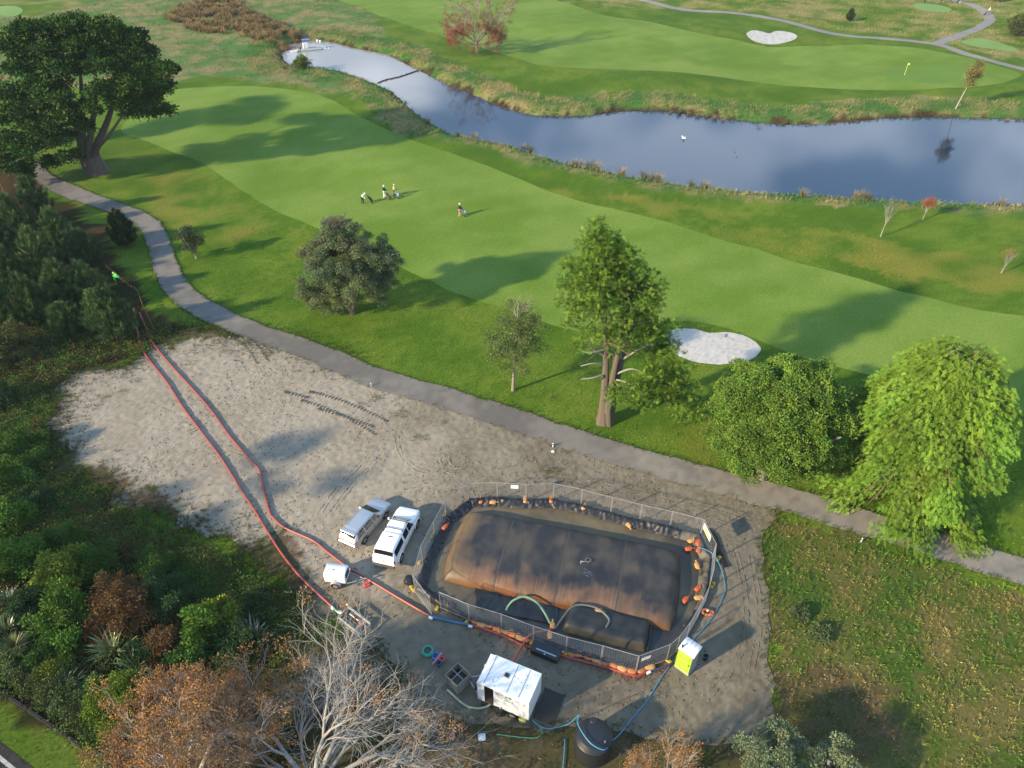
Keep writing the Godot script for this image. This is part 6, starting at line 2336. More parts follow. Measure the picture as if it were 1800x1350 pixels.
func bare_trees() -> void:
	# the great plane tree at the bottom: bare grey limbs, rusty leaves still on its left
	var o := Vector3(-10.47, 0, -15.42)
	var pale := bark(lin(0.48, 0.455, 0.415))
	var lf := func(p: Vector3) -> float: return clampf(0.22 - (p.x + 2.5) * 0.08, 0.02, 0.5)
	bare_tree("plane_tree", "great half bare plane tree with grey limbs and rusty leaves", o, [
		[Vector3(0.2, 2.0, 0), Vector3(0.9, 0.6, -0.5), 3.6, 0.18], [Vector3(0.2, 2.0, 0), Vector3(-0.8, 0.6, -0.5), 3.6, 0.17], [Vector3(0.2, 2.0, 0), Vector3(0.15, 0.6, -1.1), 3.7, 0.165],
		[Vector3(0.2, 1.8, 0), Vector3(1.5, 0.3, -0.6), 3.7, 0.15], [Vector3(0.2, 1.8, 0), Vector3(-1.5, 0.3, -0.8), 3.5, 0.15], [Vector3(0.2, 2.2, 0), Vector3(0.1, 1.3, -0.2), 3.2, 0.16], [Vector3(0.2, 1.7, 0), Vector3(0.7, 0.35, -1.3), 3.3, 0.14], [Vector3(0.2, 1.8, 0), Vector3(-0.7, 0.35, -1.4), 3.3, 0.14]],
		5, Color(0.30, 0.165, 0.065), lf, pale, 0.22, 6, 0.24, 0.02, 0.62)
	# rusty neighbour filling the lower left
	var o2 := Vector3(-17.03, 0, -15.71)
	var lf2 := func(_p: Vector3) -> float: return 0.5
	bare_tree("plane_tree", "rusty orange leaved plane tree left of the half bare one", o2, [
		[Vector3(0, 1.8, 0), Vector3(0.8, 0.6, -0.6), 2.7, 0.2], [Vector3(0, 1.8, 0), Vector3(-0.8, 0.7, -0.3), 2.6, 0.2], [Vector3(0, 1.8, 0), Vector3(0.1, 0.7, -1.2), 2.6, 0.2], [Vector3(0, 1.8, 0), Vector3(0.2, 1.2, 0.2), 2.4, 0.18], [Vector3(0, 1.6, 0), Vector3(1.4, 0.4, 0), 2.8, 0.17]],
		4, Color(0.30, 0.165, 0.065), lf2, pale, 0.22, 10, 0.24, 0.02, 0.62)
	# smaller one at the bottom centre right
	var o3 := Vector3(8.28, 0, -16.14)
	var lf3 := func(p: Vector3) -> float: return 0.4 if p.y < 2.4 else 0.1
	bare_tree("plane_tree", "small bare tree with few orange leaves at the bottom edge", o3, [
		[Vector3(0, 0.8, 0), Vector3(0.5, 0.9, -0.4), 1.35, 0.08], [Vector3(0, 0.8, 0), Vector3(-0.6, 0.9, -0.4), 1.35, 0.08], [Vector3(0, 0.8, 0), Vector3(0, 1.0, -0.6), 1.4, 0.08], [Vector3(0, 0.7, 0), Vector3(-1.0, 0.7, 0.1), 1.3, 0.07], [Vector3(0, 0.7, 0), Vector3(0.9, 0.6, -0.2), 1.2, 0.07]],
		4, Color(0.33, 0.15, 0.05), lf3, bark(lin(0.46, 0.39, 0.31)), 0.16, 4, 0.2, 0.12, 0.5)
	# saplings by the pond
	for e in [[Vector3(46.66, 0, -81.61), 4.2, "bare grey sapling on the mown slope near the pond", 0.0], [Vector3(54.07, 0, -86.26), 2.6, "small sapling with reddish leaves at the pond's near bank", 0.9], [Vector3(56.99, 0, -72.4), 2.6, "slim bare sapling at the right on the mown slope", 0.08]]:
		var k: float = e[1]
		var chance: float = e[3]
		var f := func(_p: Vector3) -> float: return chance
		bare_tree("sapling", e[2], e[0], [[Vector3(0, k * 0.22, 0), Vector3(0.25, 1, 0), k * 0.36, 0.05], [Vector3(0, k * 0.22, 0), Vector3(-0.2, 1, 0.2), k * 0.34, 0.04], [Vector3(0, k * 0.22, 0), Vector3(0.1, 1, -0.3), k * 0.36, 0.04]], 3, Color(0.24, 0.10, 0.055), f, M.bark_pale, 0.2, 4, 0.15, 0.15, 0.4)
	# trees outside the frame whose long shade crosses the bank and the yard
	for e in [[Vector3(-46, 0, -24), "tall roadside tree outside the frame, lower left"]] :
		var o4: Vector3 = e[0]
		var t := tree("roadside_tree", e[1], o4)
		var mb := MB.new()
		limb(mb, [Vector3(0, -0.1, 0), Vector3(0.2, 4, 0), Vector3(0, 8, 0.3)], 0.4, 0.2, 8)
		put("trunk", mb, M.bark_grey, t)
		var buf := PackedFloat32Array()
		var l := []
		for k in 9:
			l.append_array([R(-4, 4), R(6, 14), R(-4, 4), R(1.0, 1.9)])
		lobes_crown(buf, l, Vector3.ZERO, 0.25, 0.6, 7, 0.45, Color(0.06, 0.09, 0.025), 0.3, 0.8)
		scatter_node("crown", sprig.broad, M.leaf, buf, t)

func far_trees() -> void:
	# red leaved tree across the pond
	var o := at(-7.8, -168.9)
	var lf := func(p: Vector3) -> float: return 0.85 if p.y < 6.5 else 0.22
	bare_tree("red_tree", "half bare tree with dark red leaves across the pond", o, [
		[Vector3(0, 2.0, 0), Vector3(0.5, 1, 0), 4.6, 0.22], [Vector3(0, 2.0, 0), Vector3(-0.6, 1, 0.2), 4.6, 0.22], [Vector3(0, 1.8, 0), Vector3(0.9, 0.7, 0.3), 3.6, 0.16], [Vector3(0, 1.8, 0), Vector3(-0.9, 0.7, -0.1), 3.6, 0.16], [Vector3(0, 1.6, 0), Vector3(0.1, 0.8, 0.8), 3.4, 0.15], [Vector3(0, 1.6, 0), Vector3(0.6, 0.25, 0.4), 3.0, 0.12], [Vector3(0, 1.6, 0), Vector3(-0.6, 0.25, 0.4), 3.0, 0.12]],
		4, Color(0.20, 0.06, 0.045), lf, M.bark_pale, 0.34, 5, 0.2, 0.06, 0.55)
	# leaning tree on the far bank
	o = at(80.2, -131.1)
	var t := tree("leaning_tree", "slender leaning tree with yellowish crown on the far bank", o)
	var mb := MB.new()
	limb(mb, [Vector3(0, -0.2, 0), Vector3(0.3, 2.0, 0), Vector3(0.7, 4.5, 0), Vector3(0.9, 7.2, 0)], 0.16, 0.04, 7)
	put("trunk", mb, M.bark_pale, t)
	var buf := PackedFloat32Array()
	lobes_crown(buf, [0.5, 4.2, 0.2, 0.9, 1.0, 5.0, 0, 1.2, 0.4, 5.6, 0, 1.1, 1.2, 6.0, 0.2, 1.1, 0.8, 7.0, 0, 0.9], Vector3.ZERO, 0.8, 0.4, 9, 0.42, Color(0.15, 0.13, 0.045), 0.35, 0.9)
	scatter_node("crown", sprig.sparse, M.leaf_dull, buf, t)
	# small conifer beyond the far fairway
	t = make_pine("tiny dark conifer beyond the far cart path", at(86.5, -200.2), 2.6, 0.8, Color(0.035, 0.06, 0.02))
	t.set_meta("group", "")
	t.remove_meta("group")
	# small round tree by the path bend
	o = at(-37.9, -75.8)
	t = tree("small_tree", "small grey green leaning tree right of the path bend", o)
	mb = MB.new()
	limb(mb, [Vector3(0, -0.1, 0), Vector3(-0.1, 1.0, 0), Vector3(-0.7, 2.4, 0), Vector3(-1.1, 4.0, 0)], 0.12, 0.03, 7)
	put("trunk", mb, M.bark_pale, t)
	buf = PackedFloat32Array()
	lobes_crown(buf, [-37.97,3.5,-75.8,0.6,-37.99,2.25,-75.8,0.9,-37.47,1.73,-75.8,0.8,-38.79,2.99,-75.8,0.6,-38.36,0.97,-75.8,0.7,-36.92,2.47,-75.8,0.6,-37.9,2.26,-76.5,0.7], o, 1.0, 0.32, 10, 0.28, Color(0.06, 0.08, 0.038), 0.35, 0.9, 0.6)
	scatter_node("crown", sprig.small, M.leaf_dull, buf, t)
	# clump of trees at the upper right edge, and one beyond it that the pond mirrors
	for e in [[Vector3(120.97, 0, -184.26), 4.5, 4.0, "bushy olive tree at the upper right edge"], [Vector3(118.98, 0, -174.81), 4.0, 3.0, "low bushy tree at the upper right edge, below the olive one"], [Vector3(112, 0, -128), 6.0, 9.0, "large tree beyond the right edge, across the pond"], [Vector3(134.47, 0, -221.54), 1.6, 2.4, "small bright green tree at the top right corner"]]:
		var at_: Vector3 = e[0]
		at_.y = H(at_.x, at_.z)
		t = tree("bushy_tree", e[3], at_)
		mb = MB.new()
		limb(mb, [Vector3(0, -0.2, 0), Vector3(0, e[2] * 0.3, 0), Vector3(0.2, e[2] * 0.7, 0)], 0.2, 0.08, 7)
		put("trunk", mb, M.bark_brown, t)
		buf = PackedFloat32Array()
		var l := []
		var w: float = e[1]
		var h: float = e[2]
		for k in 9:
			l.append_array([R(-w, w) * 0.5, h * R(0.35, 0.85), R(-w, w) * 0.5, minf(w, h) * R(0.26, 0.4)])
		lobes_crown(buf, l, Vector3.ZERO, 0.4, 0.5, 10, 0.5, Color(0.065, 0.09, 0.028), 0.35, 0.85)
		scatter_node("crown", sprig.broad, M.leaf_dull, buf, t)

# ---------------------------------------------------------------- shrubs, flax and tussocks

func shrub(label: String, at_: Vector3, w: float, h: float, colour: Color, kind: String, called := "shrub", dense := 1.0) -> void:
	at_.y = H(at_.x, at_.z)
	var t := thing(called, label, "shrub", at_, 0.0, "shrubs on the lower left bank")
	var mb := MB.new()
	for k in 4:
		var a := TAU * k / 4.0 + R(-0.3, 0.3)
		limb(mb, [Vector3(0, -0.1, 0), Vector3(cos(a) * w * 0.15, h * 0.35, sin(a) * w * 0.15), Vector3(cos(a) * w * 0.35, h * 0.7, sin(a) * w * 0.35)], 0.05, 0.015, 5, 3)
	put("stems", mb, M.bark_brown, t).set_meta("kind", "stuff")
	var buf := PackedFloat32Array()
	var n := int((14 + w * h * 6.0) * dense)
	for k in n:
		var d := rand_dir()
		d.y = absf(d.y)
		var b := 1.0 + n_mid.get_noise_3d(d.x * 12.0 + at_.x, d.y * 12.0, d.z * 12.0 + at_.z) * 0.9
		var c := Vector3(d.x * w * 0.5, h * (0.15 + d.y * 0.72), d.z * w * 0.5) * b * Vector3(1, 1, 1) * R(0.8, 1.02)
		var cr := R(0.26, 0.46) * clampf(w / 2.5, 0.7, 1.3)
		clump(buf, c, Vector3(cr, cr * 0.85, cr), 13, 0.27, colour, 0.32, 0.5)
	scatter_node("foliage", sprig[kind], M.leaf if kind == "broad" else M.leaf_dull, buf, t)

func blade(mb: MB, a: float, len_: float, lean: float, wid: float, droop: float, base: Vector3) -> void:
	var d := Vector3(cos(a), 0, sin(a))
	var s := Vector3(-d.z, 0, d.x)
	var pts := PackedVector3Array()
	var p := base
	var ang := PI / 2 - lean
	var seg := 5
	for k in seg + 1:
		var t := float(k) / seg
		var w := wid * (0.7 + 0.5 * t) * (1.0 - pow(t, 3.0))
		pts.append(p - s * w * 0.5)
		pts.append(p + s * w * 0.5)
		p += (d * cos(ang) + Vector3.UP * sin(ang)) * len_ / seg
		ang -= droop / seg * (0.4 + 1.4 * t)
	mb.grid(pts, seg + 1, 2)

func flax_mesh(n: int, len_: float, wid: float, droop: float, lean: float) -> ArrayMesh:
	var mb := MB.new()
	for k in n:
		blade(mb, R(0, TAU), len_ * R(0.6, 1.1), lean * R(0.2, 1.2), wid * R(0.7, 1.2), droop * R(0.4, 1.4), Vector3(R(-0.2, 0.2), 0, R(-0.2, 0.2)))
	return mb.commit()

func build_plants() -> void:
	var grn := Color(0.056, 0.115, 0.020)
	var brt := Color(0.085, 0.16, 0.022)
	var yel := Color(0.16, 0.20, 0.024)
	var dkg := Color(0.036, 0.075, 0.024)
	var rus := Color(0.13, 0.075, 0.030)
	var olv := Color(0.085, 0.10, 0.045)
	var list := [
		[Vector3(-37.58, 0, -34.56), 3.0, 2.4, brt, "broad", "bright green shrub at the left edge, beside the dark bank"], [Vector3(-40.69, 0, -42.41), 3.6, 2.0, grn, "small", "low soft green shrub at the left edge below the hollow"], [Vector3(-46.26, 0, -48.99), 2.6, 1.6, dkg, "small", "dark shrub at the left edge beside the leaf strewn hollow"],
		[Vector3(-48.97, 0, -55.87), 3.6, 3.4, Color(0.11, 0.12, 0.04), "broad", "olive yellow bush at the left edge below the pines"], [Vector3(-40.11, 0, -39.19), 3.0, 1.8, grn, "small", "rounded mid green shrub at the left edge, lower"], [Vector3(-37.04, 0, -36.8), 2.4, 1.4, dkg, "small", "small dark shrub left of the sand's lower edge"],
		[Vector3(-32.54, 0, -32.98), 2.6, 1.6, grn, "small", "green shrub high on the lower left bank"], [Vector3(-34.8, 0, -30.97), 2.8, 2.2, brt, "broad", "leafy green shrub at the left, above the flaxes"], [Vector3(-30.87, 0, -29.54), 3.0, 2.6, yel, "broad", "yellow green bush above the rust brown one"],
		[Vector3(-29.13, 0, -30.97), 2.6, 1.8, grn, "small", "mid green shrub right of the yellow green bush"], [Vector3(-25.59, 0, -26.87), 3.4, 3.0, rus, "small", "large rust brown bush in the middle of the bank"], [Vector3(-26.73, 0, -25.61), 1.6, 1.6, rus, "small", "smaller brown bush tucked under the rust brown one"],
		[Vector3(-28.79, 0, -26.02), 2.8, 2.8, brt, "broad", "bright leafy shrub left of the rust brown bush"], [Vector3(-29.27, 0, -24.02), 2.0, 1.4, grn, "small", "green shrub above the round spiky plant"], [Vector3(-23.23, 0, -28.18), 2.8, 2.0, dkg, "small", "dark green shrub right of the rust brown bush"],
		[Vector3(-22.16, 0, -24.8), 1.8, 1.6, rus, "small", "brown bush right of the flax clumps"], [Vector3(-19.86, 0, -25.61), 2.2, 2.6, brt, "broad", "bright green upright shrub near the bare branches"], [Vector3(-19.01, 0, -26.44), 2.0, 2.2, yel, "broad", "lime topped shrub right of the bright upright one"],
		[Vector3(-19.79, 0, -23.25), 2.0, 1.8, grn, "broad", "glossy green shrub below the bright upright one"], [Vector3(-17.46, 0, -24.41), 2.4, 1.8, dkg, "small", "dark shrub beside the half bare tree's left limbs"], [Vector3(-23.35, 0, -20.72), 2.8, 2.6, Color(0.10, 0.155, 0.018), "small", "round lime green bush above the rusty tree"],
		[Vector3(-20.98, 0, -22.14), 1.6, 1.4, olv, "small", "pale olive shrub right of the lime green bush"], [Vector3(-28.26, 0, -23.06), 1.6, 1.4, yel, "small", "small yellow green shrub beside the spiky plant"], [Vector3(-25.29, 0, -30.97), 2.0, 1.2, grn, "small", "low shrub below the sand's lower edge"], [Vector3(-17.18, 0, -27.3), 2.2, 1.2, dkg, "small", "low dark shrub at the foot of the grassy slope"],
		[Vector3(-23.49, 0, -24.02), 1.5, 1.2, dkg, "small", "dark low shrub between the flax clumps"], [Vector3(-32.07, 0, -27.3), 2.0, 1.6, dkg, "small", "dark shrub behind the left flaxes"]]
	for e in list:
		shrub(e[5], e[0], e[1], e[2], e[3], e[4])
	# clipped hedge strip along the kerb
	for k in 9:
		var p := Vector3(-33.28, 0, -24.72).lerp(Vector3(-24.39, 0, -20.24), k / 8.0)
		shrub("low dense hedge plant along the kerb, %s" % ["first from the left edge", "second from the left", "third from the left", "fourth from the left", "fifth from the left", "sixth from the left", "seventh from the left", "eighth from the left", "ninth, nearest the rusty tree"][k], p, 1.7, 0.95, Color(0.085, 0.112, 0.038), "small", "hedge_plant")
	# olive grey tree at the bottom right edge
	for e in [[Vector3(13.93, 0, -17.42), 4.2, 3.0, "grey green olive tree at the bottom edge, left one"], [Vector3(17.06, 0, -16.72), 3.4, 2.7, "grey green olive tree at the bottom edge, right one"]]:
		var at_: Vector3 = e[0]
		var t := tree("olive_tree", e[3], at_)
		var mb := MB.new()
		limb(mb, [Vector3(0, -0.1, 0), Vector3(0.1, 1.2, 0), Vector3(-0.2, 2.6, 0)], 0.16, 0.08, 7)
		put("trunk", mb, M.bark_grey, t)
		var buf := PackedFloat32Array()
		var l := []
		for k in 14:
			l.append_array([R(-1, 1) * e[1] * 0.42, e[2] * R(0.45, 0.88), R(-1, 1) * e[1] * 0.42, R(0.45, 0.75)])
		lobes_crown(buf, l, Vector3.ZERO, 1.3, 0.3, 11, 0.25, Color(0.15, 0.19, 0.10), 0.3, 0.9, 0.7)
		scatter_node("crown", sprig.small, M.leaf_dull, buf, t)
	# small scrub plants on the right
	for e in [[Vector3(19.16, 0, -27.3), 1.0, 0.4, "small silvery shrub in the right hand scrub"], [Vector3(20.05, 0, -25.61), 0.9, 0.35, "low grey green plant below the silvery shrub"]]:
		shrub(e[3], e[0], e[1], e[2], Color(0.085, 0.115, 0.05), "small", "shrub", 0.8)

	# flax and other strap leaved plants
	var fm := leaf_mat(0.35, Color(0.25, 0.3, 0.1))
	var flax := [flax_mesh(70, 2.0, 0.09, 1.1, 0.7), flax_mesh(60, 1.8, 0.085, 1.3, 0.85), flax_mesh(55, 1.6, 0.08, 0.9, 0.6)]
	var spots := [[Vector3(-25.28, 0, -24.41), 0, 1.1, "pale striped flax clump, the largest, below the rust brown bush", 0], [Vector3(-23.36, 0, -23.25), 1, 1.0, "pale arching flax clump right of the largest", 0], [Vector3(-22.92, 0, -24.41), 2, 0.9, "flax clump under the right brown bush", 0], [Vector3(-32.11, 0, -26.65), 1, 1.0, "green flax clump at the left below the leafy shrub", 1],
		[Vector3(-32.86, 0, -25.61), 0, 0.9, "flax clump at the left edge", 1], [Vector3(-30.63, 0, -25.61), 2, 0.9, "striped flax left of the round spiky plant's top", 0], [Vector3(-34.08, 0, -28.18), 2, 0.9, "bluish flax at the left edge, upper", 2], [Vector3(-27.27, 0, -22.14), 1, 1.0, "dark green flax above the hedge", 1], [Vector3(-25.62, 0, -21.96), 2, 0.9, "dark flax left of the lime green bush", 1],
		[Vector3(-16.59, 0, -25.21), 0, 1.0, "greyish flax at the left of the bare branches", 2], [Vector3(-17.82, 0, -25.61), 1, 0.9, "bluish grey flax below the dark low shrub", 2], [Vector3(-25.4, 0, -20.38), 2, 0.8, "small flax at the hedge's right end", 1]]
	var tones := [mat(lin(0.19, 0.23, 0.085), 0.35), mat(lin(0.062, 0.095, 0.035), 0.35), mat(lin(0.12, 0.15, 0.11), 0.4)]
	for e in spots:
		var at_: Vector3 = e[0]
		var o := thing("flax_plant", e[3], "flax", at_, R(0, TAU), "flax plants on the lower left bank")
		o.scale = Vector3.ONE * float(e[2])
		share("blades", flax[e[1]], tones[e[4]], o).set_meta("kind", "stuff")
		if e[4] == 0:
			var mb := MB.new()
			for k in 3:
				limb(mb, [Vector3(0, 0.3, 0), Vector3(R(-0.4, 0.4), 1.6, R(-0.4, 0.4)), Vector3(R(-0.6, 0.6), 2.7, R(-0.6, 0.6))], 0.025, 0.012, 5, 3)
			put("flower_stalks", mb, M.bark_brown, o)
	var sp := thing("spiky_plant", "round spiky rosette plant beside the hedge", "plant", Vector3(-31.36, 0, -24.41))
	var ball := MB.new()
	for k in 130:
		var a := R(0, TAU)
		blade(ball, a, R(0.9, 1.15), R(0.05, 1.6), 0.05, 0.25, Vector3(0, 0.9, 0))
	put("rosette", ball, mat(lin(0.10, 0.125, 0.035), 0.4), sp).set_meta("kind", "stuff")
	var stem := MB.new()
	limb(stem, [Vector3(0, -0.1, 0), Vector3(0, 0.5, 0), Vector3(0, 1.0, 0)], 0.14, 0.1, 8)
	put("stem", stem, M.bark_brown, sp)

	# tussocks along the pond edge
	var tus := [flax_mesh(90, 1.1, 0.03, 0.9, 0.75), flax_mesh(80, 1.0, 0.03, 0.8, 0.6)]
	var tb := mat(lin(0.20, 0.165, 0.085), 0.8)
	var tg := mat(lin(0.10, 0.10, 0.04), 0.8)
	var P := pv([-9.05,-118.89,-6.24,-117.82,1.85,-114.19,2.93,-113.18,9.59,-106.06,10.59,-105.38,11.66,-104.71,12.7,-103.83,16.44,-102.1,19.67,-100.42,20.53,-100,21.43,-99.38,25.89,-97.56,27.69,-96.77,40.96,-94.45,48.18,-93.88,48.91,-93.69,49.63,-93.32,67.55,-91.84,-20.02,-136.96,-14.55,-123.9,42.77,-123.9,-47.24,-155.64,75.48,-126.53,80.12,-126.82,84.29,-127.12,87.8,-127.12,89.8,-127.12,28.79,-131.11,30.27,-130.79,31.9,-130.17,33.34,-129.24,34.74,-128.63,36.12,-128.02,37.33,-127.12,38.99,-126.53,40.04,-125.93])
	var order := Array(P)
	order.sort_custom(func(a: Vector2, b: Vector2) -> bool: return a.x < b.x)
	var seen := [0, 0]
	for k in P.size():
		P[k] = order[k]
		var far := P[k].y < -125.0
		var which: int = seen[1 if far else 0]
		seen[1 if far else 0] += 1
		var o := thing("tussock", ("brown tussock of rushes on the far pond edge, %s from the left" if far else "brown rush tussock at the near pond edge, %s from the left") % nth(which), "tussock", at(P[k].x, P[k].y), R(0, TAU), "far pond tussocks" if far else "near pond tussocks")
		o.scale = Vector3(1.15, 1.0, 1.15) * R(0.85, 1.2) * (1.0 if far else 1.4)
		share("blades", tus[k % 2], tb if k % 3 else tg, o).set_meta("kind", "stuff")
	shrub("small round green bush at the pond's upper left bank", Vector3(-43.63, 0, -156.89), 3.0, 2.3, Color(0.085, 0.12, 0.02), "small", "shrub")
	# marsh of brown rushes at the top: countless stems
	var marsh := pv([-90.17,-203.37,-90.44,-220.79,-82.99,-232.53,-69.91,-210.04,-56.8,-194.01,-50.29,-184.26,-51.4,-172.33,-56.6,-177.35,-65.24,-184.26,-72.77,-186.48,-81.71,-192.23])
	var buf := PackedFloat32Array()
	var tries := 0
	var lo := Vector2(1e9, 1e9)
	var hi := -lo
	for q in marsh:
		lo = lo.min(q)
		hi = hi.max(q)
	while tries < 14000:
		tries += 1
		var p := Vector2(R(lo.x, hi.x), R(lo.y, hi.y))
		if Geometry2D.is_point_in_polygon(p, marsh) and n_mid.get_noise_2d(p.x * 1.2, p.y * 1.2) + n_fine.get_noise_2d(p.x * 0.4, p.y * 0.4) > 0.02:
			push(buf, basis_up((Vector3.UP + rand_dir() * 0.25).normalized(), R(0, TAU), R(0.9, 1.7)), at(p.x, p.y, -0.1), vary(Color(0.20, 0.15, 0.07), 0.45))
	var rs := scatter_node("marsh_rushes", flax_mesh(26, 1.0, 0.05, 0.8, 0.6), mat(Color.WHITE, 0.9, 0.0, null, 1.0, true), buf, self)
	tag(rs, "brown rushes massed in the marsh above the pond", "rushes")

# ---------------------------------------------------------------- scattered growth and litter

func build_scatter() -> void:
	var lx := [-62.0, 62.0]
	# long grass and weeds on the banks, thick where nobody mows
	var tuft := PackedFloat32Array()
	var weed := PackedFloat32Array()
	var k := 0
	while k < 90000:
		k += 1
		var x := R(-62, 62)
		var z := R(-78, -14)
		var q := Vector2(x, z)
		var scrub := in_zone("scrub", q)
		var bank := in_zone("bank_grass", q)
		var bush := in_zone("bush", q)
		var lit := in_zone("litter", q)
		if in_zone("verge", q) or not (scrub or bank or bush or lit):
			continue
		if Geometry2D.is_point_in_polygon(q, yard_poly):
			continue
		if (bush or lit) and rng.randf() < 0.6 and not bank:
			continue
		var c := ground_colour(x, z)
		c = Color(c.r * 1.5, c.g * 1.6, c.b * 1.4)
		if rng.randf() < 0.55:
			push(tuft, basis_up((Vector3.UP + rand_dir() * 0.45).normalized(), R(0, TAU), R(0.14, 0.34)), at(x, z, 0.0), vary(c, 0.4))
		else:
			push(weed, basis_up((Vector3.UP + rand_dir() * 0.3).normalized(), R(0, TAU), R(0.08, 0.2)), at(x, z, 0.05), vary(c, 0.4))
	tag(scatter_node("rough_grass", sprig.tuft, M.leaf_dull, tuft, self), "long rough grass on the unmown banks round the yard", "grass")
	tag(scatter_node("weeds", sprig.weed, M.leaf_dull, weed, self), "low leafy weeds on the unmown banks round the yard", "weeds")
	# tangled undergrowth between the shrubs
	var under := PackedFloat32Array()
	k = 0
	while k < 30000:
		k += 1
		var x := R(-62, 0)
		var z := R(-62, -16)
		var q := Vector2(x, z)
		if not in_zone("bush", q) or in_zone("verge", q) or Geometry2D.is_point_in_polygon(q, yard_poly):
			continue
		var m := n_mid.get_noise_2d(x, z)
		if m < R(-0.5, 0.3):
			continue
		var c: Color = [Color(0.05, 0.10, 0.02), Color(0.075, 0.14, 0.024), Color(0.10, 0.12, 0.03), Color(0.10, 0.065, 0.03)][rng.randi() % 4]
		push(under, basis_up((Vector3.UP + rand_dir() * 0.6).normalized(), R(0, TAU), R(0.2, 0.42)), at(x, z, R(0.1, 0.55)), vary(c, 0.4))
	tag(scatter_node("undergrowth", sprig.small, M.leaf_dull, under, self), "tangled mixed undergrowth between the shrubs on the left bank", "undergrowth")
	# grass creeping over the sand's edge, and sparse tufts on it
	var creep := PackedFloat32Array()
	for e in yard_poly.size():
		var a := yard_poly[e]
		var b := yard_poly[(e + 1) % yard_poly.size()]
		for s in (30 if a.x < -14.0 else 6):
			var far_in := 0.5 if a.x > -14.0 else (0.4 + 3.2 * pow(rng.randf(), 2.0))
			var p := a.lerp(b, rng.randf()) + Vector2(R(-1, 1), R(-1, 1)) * far_in
			if Geometry2D.is_point_in_polygon(p, path_poly):
				continue
			push(creep, basis_up((Vector3.UP + rand_dir() * 0.5).normalized(), R(0, TAU), R(0.15, 0.35)), at(p.x, p.y, 0.03), vary(Color(0.07, 0.085, 0.025), 0.4))
	# tufts leaning over both edges of the cart path
	for e in path_poly.size():
		var a := path_poly[e]
		var b := path_poly[(e + 1) % path_poly.size()]
		for s in 14:
			var p := a.lerp(b, rng.randf()) + Vector2(R(-0.2, 0.2), R(-0.2, 0.2))
			if Geometry2D.is_point_in_polygon(p, yard_poly) and rng.randf() < 0.85:
				continue
			push(creep, basis_up((Vector3.UP + rand_dir() * 0.6).normalized(), R(0, TAU), R(0.12, 0.28)), at(p.x, p.y, 0.06), vary(Color(0.085, 0.13, 0.025), 0.4))
	# and the verge by the street
	for e in 5000:
		var p := Vector2(R(-44, -16), R(-30, -10))
		if in_zone("verge", p):
			push(creep, basis_up((Vector3.UP + rand_dir() * 0.6).normalized(), R(0, TAU), R(0.08, 0.2)), at(p.x, p.y, -0.01), vary(Color(0.11, 0.18, 0.025), 0.35))
	var spots := pv([-12.46,-49.39,-12.29,-49.95,-13.41,-48.83,-10.14,-47.43,-8.05,-44.34,-7.82,-44.49,-9.91,-47.59,-6.5,-46.3,2.79,-40.77,3.48,-40.45,3,-40.13,-31.67,-56.81,-30.8,-57.58,-28.28,-56.81,-31.58,-54.95,-37.86,-47.05,-36.82,-43.78,-38.33,-45.93,-38.07,-48.6,-36.36,-50.61,-35.47,-52.29,-33.86,-56.62,-37.57,-49.79,-25.66,-57.58,-24.19,-56.34])
	for s in spots:
		for e in 16:
			var p: Vector2 = s + Vector2(R(-0.7, 0.7), R(-0.4, 0.4))
			push(creep, basis_up((Vector3.UP + rand_dir() * 0.6).normalized(), R(0, TAU), R(0.12, 0.25)), at(p.x, p.y, 0.05), vary(Color(0.13, 0.12, 0.03), 0.35))
	tag(scatter_node("edge_grass", sprig.tuft, M.leaf_dull, creep, self), "thin grass tufts creeping over the edge of the sand", "grass")
	# longer mown grass of the near rough
	var lawn := PackedFloat32Array()
	k = 0
	while k < 70000:
		k += 1
		var x := R(-60, 46)
		var z := R(-84, -28)
		var q := Vector2(x, z)
		if Geometry2D.is_point_in_polygon(q, yard_poly) or Geometry2D.is_point_in_polygon(q, path_poly) or Geometry2D.is_point_in_polygon(q, fairway_poly) or in_zone("bush", q) or in_zone("scrub", q):
			continue
		if Geometry2D.is_point_in_polygon(q, bunker_poly):
			continue
		var c := ground_colour(x, z)
		push(lawn, basis_up((Vector3.UP + rand_dir() * 0.8).normalized(), R(0, TAU), R(0.08, 0.2)), at(x, z, -0.01), vary(Color(c.r * 1.35, c.g * 1.3, c.b * 1.3), 0.35))
	tag(scatter_node("lawn_grass", sprig.tuft, M.leaf_dull, lawn, self), "short uneven grass between the cart path and the fairway", "grass")
	# tall grass round the pond
	var reed := PackedFloat32Array()
	k = 0
	while k < 120000:
		k += 1
		var x := R(-70, 120)
		var z := R(-190, -78)
		var d := pond_dist(x, z)
		var far := z < -118.0 + absf(x) * 0.1
		if d < 0.35 or d > (8.0 if far else 4.6):
			continue
		if rng.randf() > (0.75 if n_mid.get_noise_2d(x, z) > -0.25 else 0.3):
			continue
		var c := ground_colour(x, z)
		push(reed, basis_up((Vector3.UP + rand_dir() * 0.4).normalized(), R(0, TAU), R(0.22, 0.55)), at(x, z, -0.03), vary(Color(c.r * 1.1, c.g * 1.15, c.b * 1.1), 0.35))
	tag(scatter_node("bank_grass", sprig.tuft, M.leaf_dull, reed, self), "tall tawny and green grass along the pond banks", "grass")
	# tussocky grass of the far roughs
	var wild := PackedFloat32Array()
	k = 0
